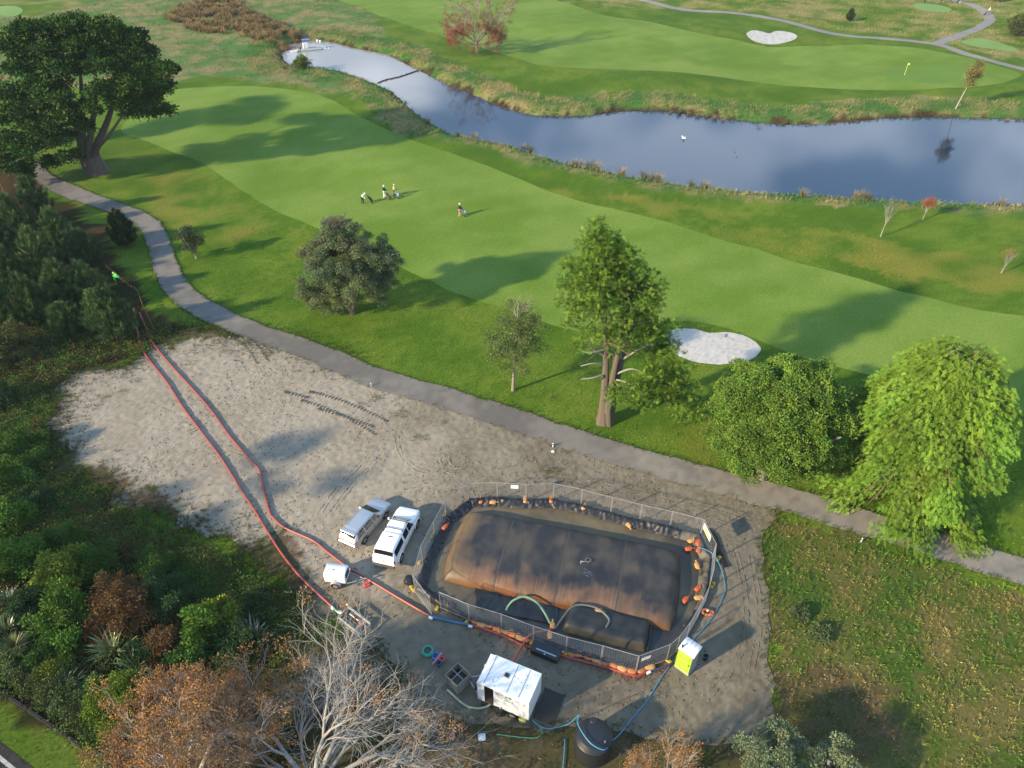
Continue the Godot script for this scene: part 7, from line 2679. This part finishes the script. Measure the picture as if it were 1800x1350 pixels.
	while k < 90000:
		k += 1
		var x := R(-150, 150)
		var z := R(-232, -100)
		var q := Vector2(x, z)
		if not (in_zone("marsh", q) or in_zone("upper", q)):
			continue
		var cut := false
		for e in mown:
			cut = cut or Geometry2D.is_point_in_polygon(q, e)
		if cut:
			continue
		if n_mid.get_noise_2d(x, z) + n_fine.get_noise_2d(x * 0.4, z * 0.4) < R(-0.4, 0.3):
			continue
		var c := ground_colour(x, z)
		push(wild, basis_up((Vector3.UP + rand_dir() * 0.5).normalized(), R(0, TAU), R(0.25, 0.55)), at(x, z, -0.03), vary(c, 0.25))
	tag(scatter_node("wild_grass", sprig.tuft, M.leaf_dull, wild, self), "tussocky tan and green grass of the far roughs", "grass")
	# fallen leaves
	var litter := PackedFloat32Array()
	var drift := pv([-2.63,-26.23,1.1,-24.72,3.61,-24.02,7.43,-22.8,9.63,-23.25,6.82,-23.63,1.48,-25.41,-1.88,-26.44])
	for e in 2600:
		var a := rng.randi() % 4
		var p := drift[a].lerp(drift[a + 1], rng.randf()) + Vector2(R(-0.5, 0.5), R(-0.9, 0.3) + R(-0.3, 0.3))
		push(litter, basis_up((Vector3.UP * 0.5 + rand_dir()).normalized(), R(0, TAU), R(0.05, 0.1)), at(p.x, p.y, 0.1), vary(Color(0.26, 0.085, 0.03), 0.45))
	k = 0
	while k < 26000:
		k += 1
		var x := R(-45, 50)
		var z := R(-66, -14)
		var q := Vector2(x, z)
		var c := Color(0.24, 0.09, 0.035)
		if in_zone("litter", q):
			if rng.randf() < 0.35:
				continue
		elif in_zone("scrub", q):
			if rng.randf() < 0.6:
				continue
			c = Color(0.34, 0.24, 0.06) if n_low.get_noise_2d(x * 2, z * 2) > -0.1 and z < -24 else Color(0.25, 0.12, 0.05)
		elif in_zone("bush", q) or in_zone("bank_grass", q):
			if rng.randf() < 0.5:
				continue
			c = Color(0.22, 0.08, 0.035)
		elif in_zone("verge", q):
			c = Color(0.35, 0.25, 0.10)
		else:
			continue
		push(litter, basis_up((Vector3.UP * 0.5 + rand_dir()).normalized(), R(0, TAU), R(0.05, 0.1)), at(x, z, 0.12), vary(c, 0.45))
	tag(scatter_node("fallen_leaves", sprig.leaf, M.autumn, litter, self), "fallen rust and yellow leaves strewn over banks and yard", "leaves")
	# clods, pebbles and tyre ridges on the sand
	var pm := MB.new()
	var pp := PackedVector3Array()
	for r in 5:
		var a := PI * r / 4.0
		for s in 7:
			var b := TAU * s / 6.0
			pp.append(Vector3(sin(a) * cos(b), -cos(a) * 0.5, sin(a) * sin(b)) * (1.0 + 0.25 * sin(b * 2.0 + r)))
	pm.grid(pp, 5, 7)
	var clods := PackedFloat32Array()
	k = 0
	while k < 30000:
		k += 1
		var x := R(-42, 19)
		var z := R(-66, -18)
		if not Geometry2D.is_point_in_polygon(Vector2(x, z), yard_poly):
			continue
		if n_mid.get_noise_2d(x * 0.7 + 300.0, z * 0.7) < R(-0.3, 0.35):
			continue
		var c := yard_colour(x, z)
		push(clods, Basis(Vector3.UP, R(0, TAU)).scaled(Vector3.ONE * R(0.03, 0.085)), at(x, z, 0.055 + yard_bump(x, z)), vary(Color(c.r * 0.6, c.g * 0.58, c.b * 0.54), 0.35))
	var tracks := [pv([-18.71,-50.61,-16.15,-49.63,-13.29,-48.05,-11.03,-46.53]), pv([-19.22,-49.39,-16.64,-48.2,-14.04,-46.53,-11.78,-44.84]), pv([-21.08,-50.61,-18.79,-49.79]), pv([-17.41,-48.2,-14.64,-47.05,-12.17,-45.79]), pv([-28.84,-59.55,-26.69,-57.58,-24.82,-54.95]), pv([-27.44,-59.75,-25.38,-57.58,-23.94,-55.4])]
	for t in tracks:
		var pts := []
		for q in t:
			pts.append(Vector3(q.x, 0, q.y))
		var s := spline(pts, maxi(4, int(Vector3(pts[0]).distance_to(pts[pts.size() - 1]) / 0.3 / (pts.size() - 1))))
		for e in s.size():
			var dir := (s[mini(e + 1, s.size() - 1)] - s[maxi(e - 1, 0)]).normalized()
			var b := Basis(dir, Vector3.UP, dir.cross(Vector3.UP))
			push(clods, Basis(b.x * 0.07, b.y * 0.16, b.z * 0.26), at(s[e].x, s[e].z, 0.07) + b.z * R(-0.05, 0.05), vary(Color(0.25, 0.215, 0.16), 0.25))
	# smooth ruts where vehicles turned
	for t in [pv([-9.94,-44.63,-9.34,-42.55,-7.97,-40.83,-6.85,-40.32]), pv([-6.14,-41.81,-5.66,-40.51,-4.81,-40.19,-3.93,-41.16,-3.6,-42.01]), pv([-5.47,-42.41,-5.15,-41.22,-4.58,-41.09]), pv([-14.81,-35.94,-13.67,-39.19,-11.9,-42.41]), pv([-14.08,-35.55,-12.9,-38.7,-11.12,-42.01]), pv([-28.12,-45.2,-25.24,-47.05,-21.34,-47.59]), pv([-28.55,-42.41,-24.97,-43.09,-22.37,-42.41]), pv([4.56,-39.19,8.89,-37.38,13.12,-36.23,17.08,-34.56]), pv([5.53,-39.94,9.88,-38.1,14.99,-36.8,18.15,-35.39]), pv([16.27,-32.98,15.99,-28.62,14.55,-24.41,11.74,-21.42]), pv([17.25,-31.96,16.61,-27.3,14.98,-23.25])]:
		var pts := []
		for q in t:
			pts.append(Vector3(q.x, 0, q.y))
		var s := spline(pts, 40)
		for e in s.size() - 1:
			var dir := (s[e + 1] - s[e]).normalized()
			var side := dir.cross(Vector3.UP)
			for w in [-0.16, 0.16]:
				if n_fine.get_noise_2d(s[e].x * 2.0 + w, s[e].z * 2.0) < -0.1:
					continue
				var c := yard_colour(s[e].x, s[e].z)
				push(clods, Basis(dir * 0.12, Vector3.UP * 0.05, side * 0.05), at(s[e].x, s[e].z, 0.055) + side * (w + R(-0.03, 0.03)), vary(Color(c.r * 0.7, c.g * 0.69, c.b * 0.67), 0.2))
	tag(scatter_node("clods", pm.commit(), mat(Color.WHITE, 0.95, 0.0, null, 1.0, true), clods, self), "clods and tyre ridges pressed into the sandy yard", "clods")

# ---------------------------------------------------------------- people and golf things

# smooth union of tapered capsules meshed as surface nets
func sdf_mesh(bones: Array, cell: float, k: float) -> ArrayMesh:
	var lo := Vector3.ONE * 1e9
	var hi := -lo
	for b in bones:
		for e in 2:
			var r: float = b[2 + e] + cell * 2.0
			lo = lo.min((b[e] as Vector3) - Vector3.ONE * r)
			hi = hi.max((b[e] as Vector3) + Vector3.ONE * r)
	var nx := int((hi.x - lo.x) / cell) + 2
	var ny := int((hi.y - lo.y) / cell) + 2
	var nz := int((hi.z - lo.z) / cell) + 2
	var f := PackedFloat32Array()
	f.resize(nx * ny * nz)
	f.fill(1.0)
	for b in bones:
		var a: Vector3 = b[0]
		var ab: Vector3 = (b[1] as Vector3) - a
		var ll := maxf(ab.length_squared(), 1e-6)
		var rm := maxf(b[2], b[3]) + 3.0 * cell + k
		var l := (a.min(b[1]) - Vector3.ONE * rm - lo) / cell
		var h := (a.max(b[1]) + Vector3.ONE * rm - lo) / cell
		for z in range(maxi(0, int(l.z)), mini(nz, int(h.z) + 1)):
			for y in range(maxi(0, int(l.y)), mini(ny, int(h.y) + 1)):
				for x in range(maxi(0, int(l.x)), mini(nx, int(h.x) + 1)):
					var p := lo + Vector3(x, y, z) * cell - a
					var t := clampf(p.dot(ab) / ll, 0.0, 1.0)
					var d := (p - ab * t).length() - lerpf(b[2], b[3], t)
					var i := (z * ny + y) * nx + x
					var c := f[i]
					var w := clampf(0.5 + 0.5 * (c - d) / k, 0.0, 1.0)
					f[i] = lerpf(c, d, w) - k * w * (1.0 - w)
	var id := {}
	var mb := MB.new()
	for z in nz - 1:
		for y in ny - 1:
			for x in nx - 1:
				var i := (z * ny + y) * nx + x
				var s := 0
				for e in [0, 1, nx, nx + 1, nx * ny, nx * ny + 1, nx * ny + nx, nx * ny + nx + 1]:
					if f[i + e] < 0.0:
						s += 1
				if s == 0 or s == 8:
					continue
				var sum := Vector3.ZERO
				var cnt := 0
				for e in 12:
					var ax := e / 4
					var q := e % 4
					var o := Vector3i.ZERO
					o[(ax + 1) % 3] = q & 1
					o[(ax + 2) % 3] = q >> 1
					var st: int = [1, nx, nx * ny][ax]
					var i0 := i + o.x + o.y * nx + o.z * nx * ny
					var v0 := f[i0]
					var v1 := f[i0 + st]
					if (v0 < 0.0) != (v1 < 0.0):
						var p := Vector3(o)
						p[ax] += v0 / (v0 - v1)
						sum += p
						cnt += 1
				var at_ := lo + (Vector3(x, y, z) + sum / cnt) * cell
				var g := Vector3(f[i + 1] - f[i], f[i + nx] - f[i], f[i + nx * ny] - f[i])
				id[i] = mb.vert(at_, g.normalized(), Color.WHITE)
	for i in id:
		var steps := [1, nx, nx * ny]
		for ax in 3:
			var st: int = steps[ax]
			var u: int = steps[(ax + 1) % 3]
			var w: int = steps[(ax + 2) % 3]
			if (f[i] < 0.0) == (f[i + st] < 0.0):
				continue
			if not (id.has(i - u) and id.has(i - w) and id.has(i - u - w)):
				continue
			var a: int = id[i]
			var b: int = id[i - u]
			var c: int = id[i - u - w]
			var d: int = id[i - w]
			if f[i] < 0.0:
				mb.i.append_array([a, d, c, a, c, b])
			else:
				mb.i.append_array([a, c, d, a, b, c])
	return mb.commit()

# joints of a standing figure 1.72 m tall, facing +x
func joints(lean: float, hand_l: Vector3, hand_r: Vector3, step: float) -> Dictionary:
	var j := {}
	j.hip = Vector3(0, 0.92, 0)
	var up := Vector3(sin(lean), cos(lean), 0)
	j.chest = j.hip + up * 0.36
	j.neck = j.hip + up * 0.54
	j.head = j.neck + Vector3(sin(lean * 1.2), cos(lean * 1.2), 0) * 0.16
	j.hands = [hand_l, hand_r]
	j.sh = [j.neck + Vector3(0, -0.05, -0.19), j.neck + Vector3(0, -0.05, 0.19)]
	j.el = []
	for s in 2:
		var m: Vector3 = (j.sh[s] + j.hands[s]) * 0.5
		j.el.append(m + Vector3(-0.09, -0.03, -0.06 if s == 0 else 0.06))
	j.hp = [j.hip + Vector3(0, 0, -0.09), j.hip + Vector3(0, 0, 0.09)]
	j.ft = [Vector3(step, 0.06, -0.11), Vector3(-step, 0.06, 0.11)]
	j.kn = []
	for s in 2:
		j.kn.append((j.hp[s] + j.ft[s]) * 0.5 + Vector3(0.05, 0.02, 0))
	return j

func person(label: String, at_: Vector3, turn: float, j: Dictionary, top: Color, legs: Color, hat: Color, size := 1.0, cell := 0.028) -> Node3D:
	var o := thing("person", label, "person", at_, turn)
	o.scale = Vector3.ONE * size
	var skin := mat(lin(0.42, 0.26, 0.19), 0.6)
	var body := []
	body.append([j.neck, j.head, 0.05, 0.055])
	body.append([j.head, j.head + Vector3(0.01, 0.07, 0), 0.085, 0.092])
	body.append([j.head + Vector3(0.09, 0.02, 0), j.head + Vector3(0.1, 0.04, 0), 0.018, 0.014])
	body.append([j.hip, j.chest, 0.11, 0.13])
	body.append([j.chest, j.neck, 0.12, 0.06])
	for s in 2:
		var w: Vector3 = j.hands[s]
		body.append([j.sh[s], j.el[s], 0.045, 0.038])
		body.append([j.el[s], w, 0.038, 0.028])
		var fd: Vector3 = (w - j.el[s]).normalized()
		body.append([w, w + fd * 0.07, 0.034, 0.03])
		for f in 4:
			var off := Vector3(0, 0, -0.03 + 0.02 * f)
			body.append([w + fd * 0.07 + off, w + fd * (0.12 + 0.01 * (f % 3)) + off + Vector3(0.015, -0.015, 0), 0.011, 0.009])
		body.append([w + fd * 0.03, w + fd * 0.07 + Vector3(0.045, 0.0, 0), 0.012, 0.01])
		body.append([j.hp[s], j.kn[s], 0.065, 0.05])
		body.append([j.kn[s], j.ft[s], 0.05, 0.035])
	share("body", sdf_mesh(body, cell, 0.03), skin, o)
	var jb := [[j.hip + Vector3(0, 0.02, 0), j.chest, 0.135, 0.16], [j.chest + Vector3(0, 0, -0.07), j.chest + Vector3(0, 0, 0.07), 0.14, 0.14], [j.chest, j.neck - Vector3(0, 0.04, 0), 0.15, 0.075]]
	for s in 2:
		jb.append([j.sh[s], j.el[s], 0.065, 0.055])
		jb.append([j.el[s], (j.el[s] as Vector3).lerp(j.hands[s], 0.85), 0.055, 0.045])
	share("jacket", sdf_mesh(jb, cell, 0.05), mat(top, 0.85), o)
	var tb := [[j.hp[0], j.hp[1], 0.13, 0.13]]
	for s in 2:
		tb.append([j.hp[s], j.kn[s], 0.095, 0.07])
		tb.append([j.kn[s], (j.kn[s] as Vector3).lerp(j.ft[s], 0.92), 0.07, 0.055])
	share("trousers", sdf_mesh(tb, cell, 0.04), mat(legs, 0.85), o)
	var hb := [[j.head + Vector3(-0.01, 0.08, 0), j.head + Vector3(0.0, 0.1, 0), 0.1, 0.098], [j.head + Vector3(0.05, 0.085, 0), j.head + Vector3(0.14, 0.075, 0), 0.06, 0.03]]
	share("hat", sdf_mesh(hb, cell * 0.8, 0.02), mat(hat, 0.8), o)
	var sb := []
	for s in 2:
		sb = [[(j.ft[s] as Vector3) + Vector3(-0.04, -0.015, 0), (j.ft[s] as Vector3) + Vector3(0.15, -0.025, 0), 0.045, 0.035]]
		share("shoe", sdf_mesh(sb, cell * 0.8, 0.02), mat(lin(0.5, 0.5, 0.48) if legs.get_luminance() > 0.3 else lin(0.04, 0.04, 0.04), 0.6), o)
	return o

func trolley(label: String, at_: Vector3, turn: float, bag: Color, trim: Color) -> void:
	var o := thing("golf_trolley", label, "golf trolley", at_, turn, "golf trolleys on the near fairway")
	var mb := MB.new()
	# bag leans back over two wheels
	var b := Transform3D(Basis(Vector3.BACK, 0.55), Vector3(0.12, 0.2, 0))
	mb.lathe(PackedVector2Array([Vector2(0.0, 0.0), Vector2(0.13, 0.0), Vector2(0.14, 0.2), Vector2(0.13, 0.6), Vector2(0.15, 0.82), Vector2(0.14, 0.86), Vector2(0.0, 0.8)]), 14, b)
	var bn := put("bag", mb, mat(bag, 0.6), o)
	mb = MB.new()
	mb.box(Vector3(0.12, 0.4, 0.2), b * Transform3D(Basis(), Vector3(0.15, 0.35, 0)), 0.03)
	put("pocket", mb, mat(trim, 0.6), bn)
	for k in 5:
		mb = MB.new()
		var p := b * Vector3(R(-0.08, 0.08), 0.75, R(-0.08, 0.08))
		var q := b * Vector3(R(-0.12, 0.12), R(1.0, 1.15), R(-0.12, 0.12))
		mb.bar(p, q, 0.008, 5)
		mb.bx(q.x, q.y, q.z, 0.09, 0.06, 0.06, 0.02)
		put("club", mb, M.steel if k % 2 else M.dark, bn)
	for s in [-0.3, 0.3]:
		mb = MB.new()
		mb.lathe(PackedVector2Array([Vector2(0.08, -0.03), Vector2(0.15, -0.03), Vector2(0.15, 0.03), Vector2(0.08, 0.03)]), 16, Transform3D(Basis(Vector3.RIGHT, PI / 2), Vector3(0.1, 0.15, s)))
		put("wheel", mb, M.rubber, o)
	mb = MB.new()
	mb.bar(Vector3(0.1, 0.15, -0.3), Vector3(0.1, 0.15, 0.3), 0.015, 6)
	mb.tube(spline([Vector3(0.4, 0.1, 0), Vector3(0.15, 0.2, 0), Vector3(-0.35, 0.95, 0), Vector3(-0.55, 1.0, 0)], 4), 0.016, 6)
	put("frame", mb, M.steel, o)

func build_golf() -> void:
	var rest := joints(0.06, Vector3(0.14, 0.78, -0.26), Vector3(0.14, 0.78, 0.26), 0.06)
	var push_ := joints(0.1, Vector3(0.42, 1.0, -0.08), Vector3(0.42, 1.0, 0.08), 0.12)
	var swing := joints(0.75, Vector3(0.42, 0.72, -0.04), Vector3(0.42, 0.72, 0.06), 0.08)
	var place := func(p: Vector3) -> Vector3: return Vector3(p.x, H(p.x, p.z) + 0.015, p.z)
	person("golfer in white jacket and dark trousers bending to putt", place.call(Vector3(-20.38, 0, -90.93)), -0.4, swing, lin(0.72, 0.74, 0.70), lin(0.02, 0.02, 0.025), lin(0.75, 0.75, 0.72))
	person("golfer in black jacket and white trousers pushing a trolley", place.call(Vector3(-17.68, 0, -92.76)), 0.3, push_, lin(0.015, 0.015, 0.018), lin(0.70, 0.70, 0.66), lin(0.78, 0.78, 0.74))
	person("golfer in yellow jacket and dark trousers beside a blue trolley", place.call(Vector3(-16.31, 0, -93.13)), 0.2, push_, lin(0.58, 0.40, 0.12), lin(0.02, 0.02, 0.025), lin(0.72, 0.66, 0.35))
	person("golfer in dark jacket and pink trousers, apart on the right", place.call(Vector3(-6.95, 0, -87.27)), 0.2, push_, lin(0.045, 0.02, 0.03), lin(0.52, 0.22, 0.22), lin(0.74, 0.72, 0.62))
	trolley("black golf bag trolley beside the bending golfer", place.call(Vector3(-19.25, 0, -91.11)), 0.3, lin(0.018, 0.02, 0.024), lin(0.03, 0.03, 0.035))
	trolley("grey golf bag trolley pushed by the golfer in black", place.call(Vector3(-16.9, 0, -92.21)), 0.1, lin(0.05, 0.05, 0.05), lin(0.18, 0.16, 0.11))
	trolley("pale blue golf bag trolley beside the golfer in yellow", place.call(Vector3(-15.77, 0, -92.57)), 0.0, lin(0.20, 0.28, 0.45), lin(0.6, 0.62, 0.66))
	trolley("blue and white golf bag trolley on the right", place.call(Vector3(-6.27, 0, -87.27)), 0.0, lin(0.10, 0.15, 0.26), lin(0.55, 0.57, 0.6))
	# far players at the top right tee
	person("distant golfer in dark clothes on the far tee", place.call(Vector3(114.7, 0, -220.04)), 1.2, rest, lin(0.03, 0.04, 0.06), lin(0.03, 0.035, 0.05), lin(0.5, 0.5, 0.5), 1.0, 0.04)
	person("distant golfer in grey leaning at the tee's right end", place.call(Vector3(119.13, 0, -220.04)), 2.4, swing, lin(0.10, 0.10, 0.12), lin(0.06, 0.06, 0.07), lin(0.5, 0.5, 0.5), 1.0, 0.04)
	person("distant golfer in white standing on the far path", place.call(Vector3(124.51, 0, -220.04)), 2.4, rest, lin(0.7, 0.7, 0.7), lin(0.55, 0.55, 0.52), lin(0.7, 0.7, 0.7), 1.0, 0.04)
	person("distant golfer in white walking at the far path's bend", place.call(Vector3(125.44, 0, -206.66)), 2.0, push_, lin(0.75, 0.75, 0.75), lin(0.12, 0.12, 0.16), lin(0.75, 0.75, 0.75), 1.0, 0.04)
	for e in [[Vector3(122.9, 0, -222.29), "dark golf trolley on the far path, left"], [Vector3(123.71, 0, -220.04), "dark golf trolley beside the far golfer in white"], [Vector3(124.2, 0, -205.99), "dark golf trolley at the far path's bend"]]:
		trolley(e[1], place.call(e[0]), 2.0, lin(0.03, 0.03, 0.04), lin(0.1, 0.1, 0.14))
	# worker bending by the rope of flags
	person("worker in bright green shirt bending beside the flagged rope", Vector3(-44.33, 0, -69.6), 2.6, joints(0.95, Vector3(0.45, 0.45, -0.1), Vector3(0.5, 0.4, 0.12), 0.1), lin(0.10, 0.85, 0.12), lin(0.02, 0.02, 0.025), lin(0.55, 0.7, 0.2), 1.05)
	flag_rope("rope with orange flags running from the pines to the sand's corner", [Vector3(-47.36, 0.9, -72.93), Vector3(-44.94, 0.8, -70.64), Vector3(-42.7, 0.8, -68.52), Vector3(-41.38, 0.9, -67.39), Vector3(-39.43, 0.8, -64.2), Vector3(-37.91, 0.8, -61.91), Vector3(-36.45, 0.7, -59.76)])
	flag_rope("rope with orange flags at the left edge below the cypress", [Vector3(-75.88, 0.9, -100.33), Vector3(-72.56, 0.8, -96.1), Vector3(-67.97, 0.8, -89.56)])
	# flag on the far green
	var fp := at(79.3, -150.8)
	var o := thing("golf_flag", "yellow flag on the far putting green", "flag", fp)
	var mb := MB.new()
	mb.bar(Vector3(0, 0, 0), Vector3(0, 2.3, 0), 0.03, 6)
	put("pole", mb, mat(lin(0.75, 0.72, 0.2), 0.5), o)
	mb = MB.new()
	var g := PackedVector3Array()
	for r in 3:
		for k in 6:
			g.append(Vector3(k * 0.07, 2.25 - r * 0.14, sin(k * 1.3) * 0.05))
	mb.grid(g, 3, 6)
	put("cloth", mb, mat(lin(0.8, 0.74, 0.12), 0.7), o)
	# bunker rake
	o = thing("bunker_rake", "rake lying on the white sand of the near bunker", "rake", at(Vector3(21.16, 0, -59.85).x, Vector3(21.16, 0, -59.85).z, 0.1), -0.35)
	mb = MB.new()
	mb.bar(Vector3(-0.7, 0.04, 0), Vector3(0.7, 0.06, 0), 0.02, 6)
	put("handle", mb, mat(lin(0.25, 0.24, 0.22), 0.6), o)
	mb = MB.new()
	mb.bx(0.74, 0.05, 0, 0.07, 0.05, 0.6, 0.01)
	put("head", mb, M.dark, o)
	pond_things()

func flag_rope(label: String, pts: Array) -> void:
	var o := thing("flag_rope", label, "rope")
	var s := spline(pts, 6)
	var mb := MB.new()
	mb.tube(s, 0.012, 5)
	put("rope", mb, M.orange_pale, o)
	for e in pts:
		mb = MB.new()
		var p: Vector3 = e
		mb.bar(Vector3(p.x, 0, p.z), Vector3(p.x, p.y + 0.1, p.z), 0.02, 5)
		put("stake", mb, M.bark_brown, o)
	var m := mat(lin(0.85, 0.26, 0.10), 0.7)
	var gap := 0.0
	for k in s.size() - 1:
		var d := s[k + 1] - s[k]
		gap += d.length()
		if gap > 0.5:
			gap = 0.0
			mb = MB.new()
			var u := d.normalized() * 0.17
			mb.tri(s[k] - u, s[k] + Vector3.DOWN * 0.42 + Vector3(0.03, 0, 0.04), s[k] + u)
			put("pennant", mb, m, o)

func pond_things() -> void:
	# dredge boat working at the top of the pond
	var p := Vector3(-46.32, -0.85, -174.82)
	var o := thing("dredge_boat", "small work boat with blue canopy at the pond's upper end", "boat", Vector3(p.x, WATER, p.z), 0.35)
	var mb := MB.new()
	for s in [-0.55, 0.55]:
		mb = MB.new()
		mb.tube(PackedVector3Array([Vector3(-2.2, 0.12, s), Vector3(-2.0, 0.14, s), Vector3(2.4, 0.14, s), Vector3(3.0, 0.22, s * 0.8)]), PackedFloat32Array([0.16, 0.22, 0.22, 0.08]), 10)
		put("pontoon", mb, mat(lin(0.42, 0.5, 0.5), 0.4, 0.3), o)
	mb = MB.new()
	mb.bx(0.1, 0.36, 0, 4.2, 0.08, 1.3, 0.02)
	put("deck", mb, mat(lin(0.35, 0.37, 0.36), 0.6), o)
	mb = MB.new()
	mb.bx(-0.9, 0.95, 0, 1.1, 1.1, 1.0, 0.08)
	var cb := put("cabin", mb, M.white_paint, o)
	mb = MB.new()
	mb.bx(-0.36, 1.15, 0, 0.03, 0.45, 0.8, 0.01)
	put("window", mb, M.dark, cb)
	mb = MB.new()
	mb.bx(-0.6, 2.2, 0, 1.7, 0.1, 1.3, 0.04)
	put("canopy", mb, mat(lin(0.10, 0.16, 0.48), 0.6), o)
	for s in [[-1.3, -0.5], [-1.3, 0.5], [0.1, -0.5], [0.1, 0.5]]:
		mb = MB.new()
		mb.bar(Vector3(s[0], 0.4, s[1]), Vector3(s[0], 2.2, s[1]), 0.03, 6)
		put("post", mb, M.steel, o)
	mb = MB.new()
	mb.tube(spline([Vector3(0.8, 0.5, 0), Vector3(2.2, 0.6, 0.1), Vector3(3.6, 0.3, 0.1)], 4), 0.07, 8)
	put("dredge_arm", mb, M.white_paint, o)
	mb = MB.new()
	mb.bx(-2.1, 0.45, 0, 0.4, 0.5, 0.4, 0.05)
	put("engine", mb, M.dark, o)
	# churned foam at its ends
	var fm := MB.new()
	for k in 60:
		var q := Vector3(R(-4.6, -2.3), 0.02, R(-0.7, 0.7)) if k < 38 else Vector3(R(2.6, 4.4), 0.02, R(-0.4, 0.5))
		var s := R(0.05, 0.16)
		fm.lathe(PackedVector2Array([Vector2(s, 0.0), Vector2(s * 0.8, s * 0.4), Vector2(0, s * 0.55)]), 7, Transform3D(Basis(), q))
	var foam := put("wake_foam", fm, mat(lin(0.72, 0.73, 0.72), 0.8))
	foam.position = o.position
	foam.rotation = o.rotation
	foam.set_meta("kind", "stuff")
	tag(foam, "white foam churned up round the work boat", "foam")
	# white buoys beside the bank
	for e in [[Vector3(-46.26, -0.85, -182.53), "white float at the top bank, left one"], [Vector3(-45.47, -0.85, -182), "white float at the top bank, right one"]]:
		var b: Vector3 = e[0]
		o = thing("float", e[1], "float", Vector3(b.x, WATER, b.z), 0.0, "floats near the boat")
		mb = MB.new()
		mb.lathe(PackedVector2Array([Vector2(0.0, -0.1), Vector2(0.25, 0.0), Vector2(0.28, 0.15), Vector2(0.18, 0.35), Vector2(0.0, 0.42)]), 12)
		put("ball", mb, M.white_paint, o)
		mb = MB.new()
		mb.lathe(PackedVector2Array([Vector2(0.05, 0.4), Vector2(0.05, 0.5), Vector2(0.0, 0.5)]), 8)
		put("ring", mb, M.dark, o)
	# dark boom across the narrows
	o = thing("silt_boom", "dark floating boom strung across the pond's narrows", "boom")
	mb = MB.new()
	mb.tube(spline([Vector3(-27.02, -0.86, -149.19), Vector3(-25.51, -0.86, -151.51), Vector3(-23.39, -0.86, -153.09), Vector3(-21.56, -0.86, -155.51), Vector3(-19.8, -0.86, -157.99)], 8), 0.16, 8)
	put("tube", mb, mat(lin(0.035, 0.033, 0.03), 0.7), o)
	mb = MB.new()
	for k in 8:
		var q := Vector3(-26.62, -0.86, -149.57).lerp(Vector3(-20, -0.86, -157.57), k / 7.0)
		mb.lathe(PackedVector2Array([Vector2(0.0, -0.2), Vector2(0.22, -0.05), Vector2(0.22, 0.1), Vector2(0.0, 0.22)]), 8, Transform3D(Basis(), q))
	var fl := put("floats", mb, mat(lin(0.05, 0.048, 0.045), 0.7), o)
	fl.set_meta("kind", "stuff")
	# water birds
	for e in [[Vector3(28.65, -0.88, -118.15), 0.3, "white bird with spread wings on the pond", true, 1.0], [Vector3(35.89, -0.88, -112.31), 0.2, "dark duck on the pond, upper of two", false, 0.45], [Vector3(35.63, -0.88, -110.15), 1.2, "pale duck on the pond, lower of two", false, 0.5]]:
		var b: Vector3 = e[0]
		o = thing("water_bird", e[2], "bird", Vector3(b.x, WATER, b.z), e[1])
		o.scale = Vector3.ONE * (float(e[4]) * 0.8)
		var white: bool = e[3]
		var feather := mat(lin(0.78, 0.78, 0.76), 0.8) if white else mat(lin(0.12, 0.11, 0.1), 0.8)
		share("body", sdf_mesh([[Vector3(-0.28, 0.1, 0), Vector3(0.1, 0.08, 0), 0.05, 0.14], [Vector3(0.1, 0.1, 0), Vector3(0.28, 0.14, 0), 0.13, 0.07], [Vector3(0.28, 0.16, 0), Vector3(0.36, 0.36, 0), 0.045, 0.035], [Vector3(0.36, 0.38, 0), Vector3(0.42, 0.38, 0), 0.055, 0.045], [Vector3(-0.28, 0.12, 0), Vector3(-0.42, 0.18, 0), 0.05, 0.015]], 0.03, 0.04), feather, o)
		mb = MB.new()
		mb.tube(PackedVector3Array([Vector3(0.44, 0.37, 0), Vector3(0.54, 0.35, 0)]), PackedFloat32Array([0.025, 0.008]), 6)
		put("beak", mb, mat(lin(0.5, 0.28, 0.05), 0.6), o)
		for s in [-1.0, 1.0]:
			mb = MB.new()
			var wl := 0.75 if white else 0.2
			var gp := PackedVector3Array()
			for k in 6:
				var t := k / 5.0
				var lift := 0.2 + (0.25 * sin(t * 2.4) if white else 0.03)
				gp.append(Vector3(0.16 - 0.05 * t, lift, s * (0.08 + wl * t)))
				gp.append(Vector3(-0.2 - 0.05 * t + 0.12 * t * t, lift - 0.03, s * (0.08 + wl * t)))
			mb.grid(gp, 6, 2)
			put("wing", mb, feather, o)
